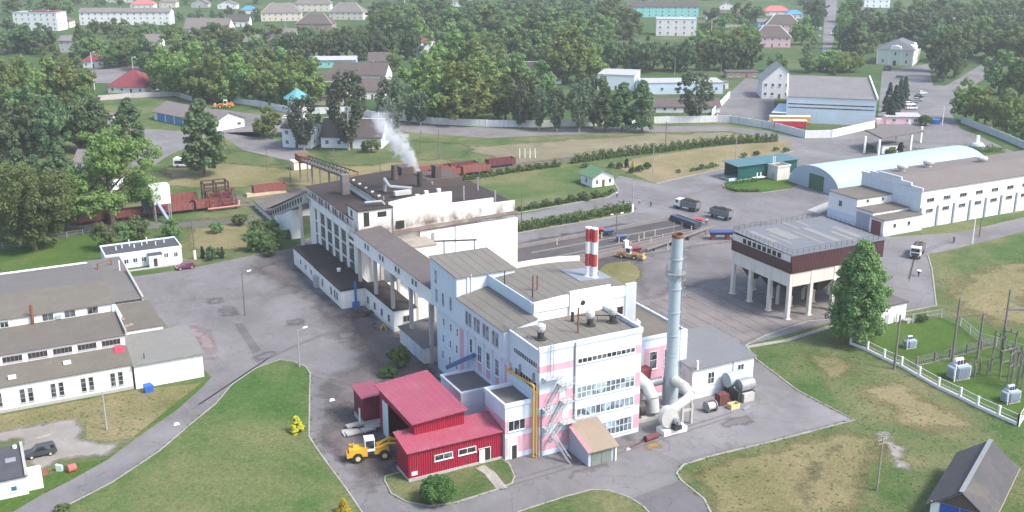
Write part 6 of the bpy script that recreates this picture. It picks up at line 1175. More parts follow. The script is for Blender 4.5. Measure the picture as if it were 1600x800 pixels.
for a in ((383,493,426,'dark lamp post standing alone in the middle of the left yard',1,POLEW),(468,574,515,'pale lamp post with a flat head at the tip of the front lawn',1,POLE),(167,672,613,'bare pale pole on the grass before the workshop',0,POLE),(1370,767,682,'wooden pole with a crossarm on the dry lawn at right',0,M_('weathered_pole',(.30,.25,.19),.9),True),
    (305,405,345,'tall dark pole beside the small office',0,POLEW,False,0,None,True),(988,331,281,'tall pole with a white footing at the end of the hedge strip',0,POLE,False,0,None,True),(963,368,335,'double armed lamp post on the edge of the peat yard',2,POLEW),(815,346,301,'thin dark pole at the hedge right of the white factory wall',0,POLEW),(1020,270,224,'thin pole on the dry field beside the long hedge',0,POLE),(1149,252,213,'tilted pole above the green hall',0,POLE),(1519,381,342,'white pole at the edge of the path before the warehouse',0,WHP),(1530,370,341,'dark strut pole beside the white pole on the path',0,POLEW),
    (1040,228,190,'dark pole in the field in front of the white wall',0,POLEW),(658,240,203,'dark pole right of the smoke plume',0,POLEW),(686,248,202,'second dark pole right of the smoke plume',0,POLEW),(749,330,246,'dark pole behind the stepped factory roof',0,POLEW),(595,290,245,'thin dark pole behind the factory roof left of the smoke',0,POLEW),(523,268,229,'dark pole above the truss conveyor drive',0,POLEW),(418,267,232,'dark pole on the dry grass left of the conveyor',0,POLEW),(454,285,252,'short dark pole above the sloping conveyor',0,POLEW),
    (148,140,82,'tall white lamp post by the maroon roofed house',1,WHP),(210,130,90,'pale lamp post in the forecourt by the small red roof',1,WHP),(449,95,30,'tall pale pole before the grey house in town',0,POLE),(1054,118,90,'pale pole leaning beside the long pale hall',0,POLE),(1126,120,98,'pale pole at the corner of the square',0,POLE),(1472,196,166,'thin white barrier pole on the entrance square',0,WHP),(860,126,97,'pale pole beside the dark roofed house',0,POLE),(1110,78,30,'pale lamp post among the town gardens',1,WHP),(1304,40,15,'lamp post beside the far street',1,POLE)): pole(*a)
for x,y in ((812,247),(820,247),(828,247),(836,247)): pole(x,y,y-15,'short pale goal-like post standing in the meadow',0,WHP,group='pale posts in the meadow')
b=thing('street_bollard','black funnel shaped bollard with a white top on the asphalt by the bunker','bollard',P(1435,432)); part('post',M().lathe((0,0,0),[(.14,0),(.14,.7),(.45,1.2),(.45,1.3)],12),DARKS,b); part('cap',M().lathe((0,0,1.3),[(.5,0),(.5,.18),(.1,.25)],12),WHP,b)
# ================================================================ people
SKIN=M_('skin',(.45,.28,.2),.7,.05,fine=False)
def person(px,py,ang,shirt,trousers,label,stride=.3,arm=.2,hair=(.06,.04,.03)):
    x,y=P(px,py); b=thing('person',label,'person',(x,y,.06),ang)
    J={'pel':(0,0,.95),'ch':(.03,0,1.25),'nk':(.03,0,1.5),'hd':(.05,0,1.62),'tp':(.05,0,1.74),'ls':(.03,.2,1.43),'le':(-arm*.5,.26,1.15),'lh':(-arm*.2,.26,.9),'rs':(.03,-.2,1.43),'re':(arm*.6,-.26,1.15),'rh':(arm*1.3,-.25,.93),'lp':(0,.1,.92),'lk':(stride*.55,.1,.5),'la':(stride*.6,.1,.08),'lt':(stride*.6+.18,.1,.04),'rp':(0,-.1,.92),'rk':(-stride*.2,-.1,.5),'ra':(-stride*.8,-.1,.1),'rt':(-stride*.8+.18,-.1,.04)}
    Rr={'pel':.15,'ch':.17,'nk':.06,'hd':.10,'tp':.07,'ls':.075,'le':.05,'lh':.04,'rs':.075,'re':.05,'rh':.04,'lp':.1,'lk':.07,'la':.045,'lt':.04,'rp':.1,'rk':.07,'ra':.045,'rt':.04}
    E=[('pel','ch'),('ch','nk'),('nk','hd'),('hd','tp'),('ch','ls'),('ls','le'),('le','lh'),('ch','rs'),('rs','re'),('re','rh'),('pel','lp'),('lp','lk'),('lk','la'),('la','lt'),('pel','rp'),('rp','rk'),('rk','ra'),('ra','rt')]
    def skin(nm,keys,mat,grow=0,sub=1):
        ks=list(keys); me=bpy.data.meshes.new(nm); me.from_pydata([J[k] for k in ks],[(ks.index(a),ks.index(c)) for a,c in E if a in ks and c in ks],[]); me.materials.append(mat)
        o=obj(nm,me,b); s=o.modifiers.new('skin','SKIN'); s.use_smooth_shade=True
        ly=me.skin_vertices[0] if me.skin_vertices else None
        if ly is None:
            bm=bmesh.new(); bm.from_mesh(me); bm.verts.layers.skin.verify(); bm.to_mesh(me); bm.free(); ly=me.skin_vertices[0]
        for i,k in enumerate(ks): r=Rr[k]+grow; ly.data[i].radius=(r,r); ly.data[i].use_root=(i==0)
        m2=o.modifiers.new('sub','SUBSURF'); m2.levels=1; m2.render_levels=1; return o
    skin('body',['pel','ch','nk','hd','tp','ls','le','lh','rs','re','rh','lp','lk','la','lt','rp','rk','ra','rt'],SKIN)
    skin('shirt',['ch','pel','ls','le','rs','re'],shirt,.025); skin('trousers',['pel','lp','lk','la','rp','rk','ra'],trousers,.022)
    part('hair',M().lathe((.03,0,1.66),[(.115,0),(.12,.06),(.09,.13),(.03,.16)],10),M_('hair_dark',(.05,.035,.03),.8),b)
TW=M_('white_cloth',(.75,.75,.74),.9,.05); TD=M_('dark_cloth',(.04,.04,.05),.9,.1); TG=M_('grey_cloth',(.25,.26,.28),.9,.1); TB=M_('blue_cloth',(.07,.10,.18),.9,.1)
person(974,321.5,R(10),TD,TD,'person in dark clothes walking leftmost of the group by the pole',.2)
person(981,324,R(180),TW,TG,'person in a white top and grey trousers left of the tall pole')
person(999,320,R(150),TW,TB,'person in a white top and blue trousers right of the tall pole',.4)
person(1017,324,R(200),TB,TD,'person in dark blue striding widest across the yard',.55)
person(1104,351,R(120),TW,TD,'person in a white shirt and black trousers walking by the trucks',.5)
person(964,308.5,R(80),TW,TD,'person in white and black standing at the house corner kerb',.1)
b=thing('cyclist_bicycle','bicycle ridden along the path before the warehouse','bicycle',(*P(1490,380),.05),R(200)); 
for s in (-.52,.52): part('wheel',M().path([(s+.33*math.cos(t*math.pi/8),0,.35+.33*math.sin(t*math.pi/8)) for t in range(17)],.025,5),BLK,b)
part('frame',M().path([(-.52,0,.35),(-.15,0,.8),(.4,0,.85),(.52,0,.35)],.03,5).path([(-.15,0,.8),(0,0,.32),(.4,0,.8)],.03,5).path([(.35,-.25,1.05),(.42,0,.95),(.35,.25,1.05)],.025,5),TD,b); part('saddle',M().box(-.3,-.05,-.08,.08,.85,.92),BLK,b)
person(1490,380,R(200),TD,TB,'person in dark clothes riding the bicycle on the path',.35,.7)
# ================================================================ town houses
def house(label,px,py,wpx,dep,wh,rh,wall,roof,rot=0,hip=False,axis='x',nwin=4,rows=1,chim=1,cat='house',name='house',flat=False,base=0,over=.5,dorm=0,trim=None):
    """house whose front foot is centred at photograph pixel px,py; wpx its width there in pixels"""
    W=wpx/sc(py); x,y=P(px,py); b=thing(name,label,cat,(x,y,0),VIEW+R(rot)); w=W/2
    m=M().box(-w,w,0,dep,0,wh)
    o=over
    if flat: part('roof',M().box(-w-.2,w+.2,-.2,dep+.2,wh,wh+.35),roof,b)
    elif hip:
        r=min(w,dep/2)*.98; rx=max(w-r,.05)
        mm=M(); z0=wh-.05; zt=wh+rh
        mm.add([(-w-o,-o,z0),(w+o,-o,z0),(w+o,dep+o,z0),(-w-o,dep+o,z0),(-rx,dep/2,zt),(rx,dep/2,zt)],[(0,1,5,4),(1,2,5),(2,3,4,5),(3,0,4),(0,3,2,1)]); part('roof',mm,roof,b)
        t=M(); 
        for a,c in (((-w-o,-o,z0),(-rx,dep/2,zt)),((w+o,-o,z0),(rx,dep/2,zt)),((-rx,dep/2,zt),(rx,dep/2,zt))): t.bar(a,c,.35,.2)
        part('ridge_tile',t,trim or ASB,b)
    elif axis=='x':   # ridge along the front
        m.wedge([(0,wh),(dep,wh),(dep/2,wh+rh)],-w,w,'x'); t=.18
        k=rh/(dep/2)*o
        mm=M(); mm.hexa([(-w-o,-o,wh-k),(w+o,-o,wh-k),(w+o,dep/2,wh+rh),(-w-o,dep/2,wh+rh),(-w-o,-o,wh-k+t),(w+o,-o,wh-k+t),(w+o,dep/2,wh+rh+t),(-w-o,dep/2,wh+rh+t)]); mm.hexa([(-w-o,dep/2+.01,wh+rh),(w+o,dep/2+.01,wh+rh),(w+o,dep+o,wh-k),(-w-o,dep+o,wh-k),(-w-o,dep/2+.01,wh+rh+t),(w+o,dep/2+.01,wh+rh+t),(w+o,dep+o,wh-k+t),(-w-o,dep+o,wh-k+t)]); part('roof',mm,roof,b)
        if trim: part('ridge_cap',M().bar((-w-o,dep/2,wh+rh+t+.05),(w+o,dep/2,wh+rh+t+.05),.5,.15),trim,b)
    else:
        m.wedge([(-w,wh),(w,wh),(0,wh+rh)],0,dep,'y'); t=.18; k=rh/w*o
        mm=M(); mm.hexa([(-w-o,-o,wh-k),(0,-o,wh+rh),(0,dep+o,wh+rh),(-w-o,dep+o,wh-k),(-w-o,-o,wh-k+t),(0,-o,wh+rh+t),(0,dep+o,wh+rh+t),(-w-o,dep+o,wh-k+t)]); mm.hexa([(.01,-o,wh+rh),(w+o,-o,wh-k),(w+o,dep+o,wh-k),(.01,dep+o,wh+rh),(.01,-o,wh+rh+t),(w+o,-o,wh-k+t),(w+o,dep+o,wh-k+t),(.01,dep+o,wh+rh+t)]); part('roof',mm,roof,b)
        lwin(b,0,0,wh+rh*.25,0,1.0,1.1,1,1)
    part('wall',m,wall,b)
    st=wh/rows
    for r_ in range(rows):
        for i in range(nwin):
            xx=-w+2*w*(i+.5)/nwin
            if r_==0 and i==nwin//2: part('door',M().box(xx-.5,xx+.5,-.06,0,0,2.1),M_('brown_door',(.14,.08,.05),.7),b); continue
            lwin(b,xx,0,r_*st+st*.32,0,min(1.3,2*w/nwin*.5),min(1.5,st*.5),2,1)
        for s in (-1,1):
            for yy in (dep*.3,dep*.7): lwin(b,s*w,yy,r_*st+st*.32,s*math.pi/2,1.1,min(1.5,st*.5),1,1)
    for i in range(chim):
        xx=-w*.4+w*.8*i/max(1,chim-1) if chim>1 else w*.25
        z=wh+(rh*.55 if not flat else 0); part('chimney',M().box(xx-.4,xx+.4,dep*.55-.4,dep*.55+.4,z,wh+rh+1.1 if not flat else wh+1.4),BRICK if not flat else WHITE,b)
    for i in range(dorm):
        xx=-w*.55+w*1.1*i/max(1,dorm-1); dd=M().box(xx-1.2,xx+1.2,-.1,dep*.4,wh-.2,wh+1.4); dd.wedge([(xx-1.2,wh+1.4),(xx+1.2,wh+1.4),(xx,wh+2.6)],-.1,dep*.4,'y'); d=part('dormer',dd,wall,b); part('pane',M().box(xx-.4,xx+.4,-.14,-.1,wh+.1,wh+1.2),GL,d)
    return b
WT=M_('town_white',(.66,.66,.65),.85,.07,.3,(.42,.40,.37),.35,streak=True); PAN=M_('apartment_panel',(.64,.64,.63),.85,.06,.3); DKR=M_('dark_brown_slate',(.082,.07,.07),.9,.15,.4); MBR=M_('brown_slate_roof',(.105,.085,.08),.9,.15,.4)
APT=M_('apartment_roof',(.30,.33,.35),.9,.1); SALM=M_('salmon_roof',(.42,.14,.13),.8,.12); BLR=M_('bright_blue_roof',(.08,.24,.50),.6,.1); STONEW=M_('grey_plaster',(.40,.39,.38),.9,.12,.3)
T=[
 ('white four storey apartment block with a maroon roof patch at the upper left',57,48,72,14,12.5,1,PAN,APT,dict(flat=True,nwin=7,rows=4,rot=-6,name='apartment_block',cat='apartment block',chim=2)),
 ('long white three storey apartment block with a pale slate roof in the far left town',196,39,140,12,9.5,2.6,PAN,ASB,dict(nwin=14,rows=3,rot=2,name='apartment_block',cat='apartment block',chim=4)),
 ('pale green house with a salmon roof behind the long apartment block',222,14,36,11,4,4,WT,SALM,dict(hip=True,nwin=4)),
 ('far white house row above the long apartment block',190,4,50,10,6,2,WT,ASB,dict(nwin=5,rows=2)),
 ('grey gabled house between trees right of the apartment block',262,12,26,10,5,4,BEIGE,ASB,dict(hip=True)),
 ('pale grey house at the top edge among the gardens',312,12,26,10,4,4,STONEW,ASB,dict(axis='y',nwin=3)),
 ('white gabled cottage at the top left of the hip roofed blocks',355,14,30,9,4,3.5,WT,ASB,dict(axis='y',nwin=3)),
 ('two storey beige block with a brown hip roof leftmost of the four in town',440,33,62,15,6.4,6.8,BEIGE,ASB,dict(hip=True,nwin=7,rows=2,chim=2,rot=8,trim=CONC)),
 ('two storey block with the brown hip roof standing nearest of the four in town',491,47,56,15,4.5,7.0,BRICK,MBR,dict(hip=True,nwin=6,rows=1,chim=2,rot=-4,trim=CONC)),
 ('two storey beige block with a brown hip roof rightmost of the four in town',541,31,54,15,6.0,7.0,BEIGE,ASB,dict(hip=True,nwin=6,rows=2,chim=1,rot=-6,trim=CONC)),
 ('beige block with a hip roof farthest of the four in town',488,18,56,14,6.5,6.5,BEIGE,ASB,dict(hip=True,nwin=6,rows=2,chim=2)),
 ('old grey plaster house with a weathered gambrel roof behind the dark limes',440,80,44,13,7.0,6.0,STONEW,ASB,dict(nwin=4,rows=2,chim=1)),
 ('brick house end behind the trees left of the grey plaster house',393,82,26,12,6.5,3.5,BRICK,ASB,dict(nwin=3,rows=2)),
 ('long grey roofed house between the left park trees',322,54,72,14,4.0,6.5,WT,ASB,dict(nwin=6,chim=2,rot=-8)),
 ('weathered grey brick house between the dark firs at upper left',113,82,38,11,7.0,2.5,STONEW,ASB,dict(nwin=4,rows=2)),
 ('small white kiosk house with a red pyramid roof',146,106,32,9,3.6,3.6,WT,MARH,dict(hip=True,nwin=3,chim=0)),
 ('house with a large maroon pyramid roof behind the pinkish wall',198,146,62,17,3.0,7.0,WT,MARH,dict(hip=True,nwin=4,chim=0,rot=-10,trim=MARH)),
 ('flat roofed white shed right of the maroon pyramid roof',244,138,30,7,3.0,1,WT,MARH,dict(flat=True,nwin=3,chim=0,rot=10)),
 ('low turquoise building with a grey roof behind the long white house',520,106,72,10,4.2,1.4,TURQ,M_('pale_grey_roof',(0.221,0.221,0.230),.85),dict(nwin=6,chim=0,rot=2)),
 ('small turquoise shop left of the turquoise building',476,92,18,8,4,1,TURQ,APT,dict(flat=True,nwin=2,chim=0)),
 ('long white house with a dark brown gabled roof seen behind the birches',560,130,86,14,4.2,5.0,WT,MBR,dict(nwin=8,chim=2,rot=-8)),
 ('dark brown gabled garage behind the right end of the long white house',594,106,36,12,3.6,4.0,STONEW,MBR,dict(nwin=2,chim=0,rot=4)),
 ('white cottage with a small gable left of the dark roofed long house',508,140,44,9,3.2,4.0,WT,MBR,dict(axis='x',nwin=3,dorm=1,chim=1)),
 ('beige cottage with two dormers beside the teal roofed tower',511,164,58,12,3.8,5.2,BEIGE,MBR,dict(nwin=5,dorm=2,chim=1,rot=-6,trim=WHP)),
 ('white house with a brown roof right of the tallest birch',582,155,40,12,3.8,4.6,WT,MBR,dict(nwin=3,chim=0,rot=4)),
 ('pale lilac two storey house half hidden by the lime row',651,86,18,14,8,3,M_('lilac_wall',(.52,.50,.60),.85),MARH,dict(axis='y',nwin=2,rows=2,chim=0,rot=-30)),
 ('long dark roofed house with two chimneys in the park',832,131,90,12,3.8,6.0,WT,DKR,dict(nwin=7,chim=2,rot=-3,trim=WHP)),
 ('white town house roof between park trees right of the dark roofed house',775,108,40,10,4,3,WT,ASB,dict(nwin=3,chim=1)),
 ('long turquoise and white three storey building at the top centre',1035,27,112,14,8.5,3.6,TURQ,DKR,dict(nwin=11,rows=3,chim=3,name='school',cat='school building')),
 ('white flat roofed block below the turquoise building',1056,56,62,16,11,1,WT,M_('pale_grey_roof',(0.221,0.221,0.230),.85),dict(flat=True,nwin=5,rows=3,chim=1,rot=-6)),
 ('white cottage with a gable at the top right gardens',1136,15,24,9,3.5,3,WT,ASB,dict(axis='y',nwin=2)),
 ('blue hut with a pale roof in the gardens left of the pink houses',1194,42,20,8,3.5,2.0,M_('sky_blue_wall',(.25,.45,.60),.8),ASB,dict(nwin=2,chim=0)),
 ('nearer pink two storey house with a ribbed hip roof',1206,74,56,13,6.4,6.6,PINKW,MBR,dict(hip=True,nwin=5,rows=2,chim=0,rot=-5,trim=WHP)),
 ('farther pink two storey house with a ribbed hip roof',1223,51,52,13,5.6,6.6,PINKW,MBR,dict(hip=True,nwin=5,rows=2,chim=0,rot=-5,trim=WHP)),
 ('house with a dull red roof behind the pink houses',1214,24,42,12,3.5,4,WT,SALM,dict(hip=True,nwin=3,chim=0)),
 ('white house with a bright blue roof by the far street',1242,29,26,9,3.5,3.0,WT,BLR,dict(hip=True,nwin=3,chim=0,trim=BLR)),
 ('white and blue block at the top right among the trees',1370,12,40,12,7,1,M_('white_blue_wall',(.68,.73,.76),.85),APT,dict(flat=True,nwin=4,rows=2,chim=0)),
 ('white gabled two storey house left of the big hall',1217,154,54,14,8.0,7.0,WT,M_('grey_green_roof',(.22,.24,.235),.85,.1),dict(axis='y',nwin=5,rows=2,chim=0,rot=-4)),
 ('low dark roofed shed inside the white wall by the birch',1070,176,110,11,2.6,2.6,WT,MBR,dict(nwin=7,chim=0,rot=1)),
 ('long pale blue grey flat roofed hall beside the square',1066,147,128,15,5.0,1,LBLUE,M_('pale_grey_roof',(0.221,0.221,0.230),.85),dict(flat=True,nwin=6,chim=0,rot=3,name='store_hall',cat='hall')),
 ('pale grey flat roofed block adjoining the long pale hall',962,141,58,20,7.0,1,M_('white_blue_wall',(.68,.73,.76),.85),M_('pale_grey_roof',(0.221,0.221,0.230),.85),dict(flat=True,nwin=3,chim=0,rot=-14,name='store_hall',cat='hall')),
 ('small white kiosk at the corner of the square',1131,139,14,5,3,1,WT,ASB,dict(flat=True,nwin=1,chim=0,name='kiosk',cat='kiosk')),
 ('low brown roofed garage row behind the square',1160,122,50,8,2.8,1,BRICK,MBR,dict(flat=True,nwin=4,chim=0,name='garage_row',cat='garage')),
 ('dark grey roofed shed behind the lime row at the square',1160,95,36,9,3.5,3,BRICK,DKR,dict(nwin=3,chim=0)),
 ('white house with a dark ridged roof beside the birch and smoke',549,232,96,13,4.2,5.2,M_('white_blue_wall',(.68,.73,.76),.85),DKR,dict(nwin=5,chim=0,rot=-6,trim=WHP)),
 ('narrow white two storey house at the foot of the teal roofed tower',464,231,48,10,7.0,2.0,M_('white_blue_wall',(.68,.73,.76),.85),DKR,dict(nwin=3,rows=2,chim=0,rot=-14)),
 ('white house partly hidden behind the biggest left tree',146,304,64,10,4.2,1,WT,ASB,dict(flat=True,nwin=4,chim=0)),
 ('white shed seen through the left trees',140,268,44,9,3.2,3,WT,ASB,dict(nwin=3,chim=0)),
 ('pale garage between the birch and the left wood',158,195,34,8,3.2,1,STONEW,ASB,dict(flat=True,nwin=2,chim=0)),
 ('white boxy shed behind the left wood edge',108,172,30,8,3.5,2,WT,ASB,dict(nwin=2,chim=0)),

 ('white house with a brown roof in the wood at the far upper right',1492,34,30,10,4.5,4,WT,MBR,dict(nwin=3)),
 ('pale roofed house between the trees near the top right corner',1570,24,34,10,4.5,4,WT,ASB,dict(hip=True,nwin=3)),
 ('beige house with a grey roof right of the far street',1345,30,30,10,4.5,4.5,BEIGE,ASB,dict(nwin=3)),
 ('brick cottage with a dark roof left of the far street',1262,8,26,9,4,3.5,BRICK,DKR,dict(nwin=3)),
 ('white cottage with a red roof in the upper gardens',1163,28,24,9,3.5,3.5,WT,SALM,dict(axis='y',nwin=2)),
 ('grey roofed cottage below the white gabled garden cottage',1148,56,26,9,3.5,3.5,BEIGE,ASB,dict(nwin=3)),
 ('long brown roofed house in the upper gardens behind the limes',1120,30,34,9,3.5,3.5,WT,MBR,dict(nwin=4)),
 ('white house with a grey roof at the top of the park',722,10,34,10,5,4,WT,ASB,dict(nwin=3)),
 ('low house with a dark roof at the top left of the park',615,10,32,10,4.5,4,BEIGE,DKR,dict(nwin=3)),
 ('beige house with a brown hip roof above the weathered brick house',92,44,34,11,5,4.5,BEIGE,MBR,dict(hip=True,nwin=4)),
 ('grey roofed cottage below the long apartment block',236,74,30,9,3.6,4,WT,ASB,dict(nwin=3)),
 ('brown roofed cottage among the left park trees',300,76,30,9,3.6,4,WT,MBR,dict(axis='y',nwin=2)),
 ('small house with a bright blue roof at the top left gardens',388,22,22,8,3.6,3,WT,BLR,dict(hip=True,nwin=2,chim=0,trim=BLR)),
 ('white house with a dark roof between the hip roofed blocks and the apartment block',372,42,34,10,4.5,4,WT,DKR,dict(nwin=4)),
 ('pale shed with a slate roof at the left edge of the town',20,72,36,9,4,3.5,STONEW,ASB,dict(nwin=3)),
]
for lab,px,py,wpx,dep,wh,rh,wall,roof,kw in T: house(lab,px,py,wpx,dep,wh,rh,wall,roof,**kw)
o=bpy.data.objects['apartment_block']; part('roof_patch',M().box(-6,14,3,12,12.86,13.6),MARH,o)
# pale green villa
b=thing('villa','pale green two storey villa with a slate hip roof and white gablets by the square','villa',P(1397,102),VIEW+R(-27))
Wv=19; Dv=30
part('wall',M().box(-Wv/2,Wv/2,0,Dv,0,8.6),GREENW,b); m=M(); m.add([(-Wv/2-.6,-.6,8.5),(Wv/2+.6,-.6,8.5),(Wv/2+.6,Dv+.6,8.5),(-Wv/2-.6,Dv+.6,8.5),(0,9,13.2),(0,Dv-9,13.2)],[(0,1,4),(1,2,5,4),(2,3,5),(3,0,4,5),(0,3,2,1)]); part('roof',m,M_('villa_slate',(.11,.115,.13),.8,.1),b)
m=M(); m.wedge([(-3,8.6),(3,8.6),(2.6,10.2),(0,10.9),(-2.6,10.2)],-.3,2,'y'); m.box(-3.2,-2.8,-.2,0,0,8.6); m.box(2.8,3.2,-.2,0,0,8.6); m.box(-Wv/2-.1,-Wv/2+.5,-.2,0,0,8.6); m.box(Wv/2-.5,Wv/2+.1,-.2,0,0,8.6); m.box(-Wv/2-.2,Wv/2+.2,-.35,0,8.2,8.6); part('gablet',m,WHP,b)
m=M(); 
for yy in (8,20): m.hexa([(Wv/2,yy-2.5,8.6),(Wv/2+.4,yy-2.5,8.6),(Wv/2+.4,yy+2.5,8.6),(Wv/2,yy+2.5,8.6),(Wv/2-3,yy-1.5,10.8),(Wv/2+.3,yy-1.5,10.8),(Wv/2+.3,yy+1.5,10.8),(Wv/2-3,yy+1.5,10.8)])
part('dormer',m,WHP,b)
for x,z in ((0,5.4),(6,5.2),(-6.2,1.2),(6,1.2)): lwin(b,x,0,z,0,1.2,1.9,1,2)
part('door',M().box(-.8,.8,-.08,0,0,2.6),DARKS,b)
for yy in (4,9,14,19,24):
    for z in (1.4,5.2): lwin(b,Wv/2,yy,z,math.pi/2,1.2,1.8,1,2)
# watchtower
b=thing('watchtower','white lookout tower with a teal pyramid roof behind the birches','tower',P(468,214),VIEW)
part('shaft',M().box(-2.6,2.6,-2.6,2.6,0,11),WHITE,b); part('cabin',M().prism([(3.6*math.cos(t*math.pi/4+.39),3.6*math.sin(t*math.pi/4+.39)) for t in range(8)],11,14.6),WHITE,b); part('roof',M().lathe((0,0,14.5),[(5.2,0),(5.2,.15),(.1,3.6)],8),TURQR,b)
for i in range(8):
    t=i*math.pi/4+math.pi/2; lwin(b,3.33*math.cos(t),3.33*math.sin(t),12,t+math.pi/2,1.2,1.5,1,1)
part('balcony',M().box(-5.4,-2.6,-1,1,10.4,10.6).box(-5.4,-5.3,-1,1,10.6,11.5),CONC,b)
# ================================================================ trees, hedges, shrubs
LF=leaf('leaf_mid',(.105,.175,.06),(.175,.25,.09)); LFB=leaf('leaf_bright',(.13,.205,.055),(.21,.29,.09)); LFD=leaf('leaf_dark',(.078,.132,.062),(.14,.20,.09)); LFS=leaf('leaf_silver',(.08,.115,.068),(.15,.19,.125)); LFC=leaf('needle_dark',(.022,.048,.028),(.05,.08,.045),.1); LFY=leaf('leaf_yellow',(.40,.36,.04),(.60,.50,.07)); LFH=leaf('hedge_leaf',(.06,.115,.035),(.105,.17,.05)); LFBL=leaf('needle_blue',(.030,.052,.045),(.06,.085,.075),.1)
BARK=M_('bark',(.12,.095,.075),.95,.25,1.2); BIRCHB=M_('birch_bark',(.50,.48,.45),.85,.2,1.5,(.08,.07,.06),.5)
def leaves(centers,radii,per,size,seed,up=.35,stretch=1.0,quad=True):
    """many small leaf sprays around clump centres; returns verts, faces"""
    r=np.random.default_rng(seed); C_=np.repeat(np.asarray(centers,float),per,0); Rd=np.repeat(np.asarray(radii,float),per)
    n=len(C_); d=r.normal(size=(n,3)); d/=np.linalg.norm(d,axis=1)[:,None]; rad=Rd*r.uniform(.35,1,n)**.5
    pos=C_+d*rad[:,None]*np.array([1,1,stretch])
    nrm=d*.8+r.normal(size=(n,3))*.45+np.array([0,0,up]); nrm/=np.linalg.norm(nrm,axis=1)[:,None]
    a=np.cross(nrm,r.normal(size=(n,3))); a/=np.linalg.norm(a,axis=1)[:,None]; b_=np.cross(nrm,a)
    s=size*r.uniform(.6,1.3,n)[:,None]
    v=np.stack([pos-a*s*.5-b_*s*.35,pos+a*s*.55-b_*s*.3,pos+a*s*.4+b_*s*.45,pos-a*s*.45+b_*s*.35],1).reshape(-1,3)
    f=np.arange(n*4).reshape(-1,4); return v,f
def rawmesh(name,v,f,mat):
    me=bpy.data.meshes.new(name); me.vertices.add(len(v)); me.vertices.foreach_set('co',np.asarray(v,np.float32).ravel())
    me.loops.add(f.size); me.loops.foreach_set('vertex_index',f.ravel().astype(np.int32)); me.polygons.add(len(f)); me.polygons.foreach_set('loop_start',(np.arange(len(f))*4).astype(np.int32)); me.polygons.foreach_set('loop_total',np.full(len(f),4,np.int32)) if hasattr(me.polygons[0],'loop_total') and False else None
    me.materials.append(mat); me.update(calc_edges=True); me.validate(); return me
TREES={}
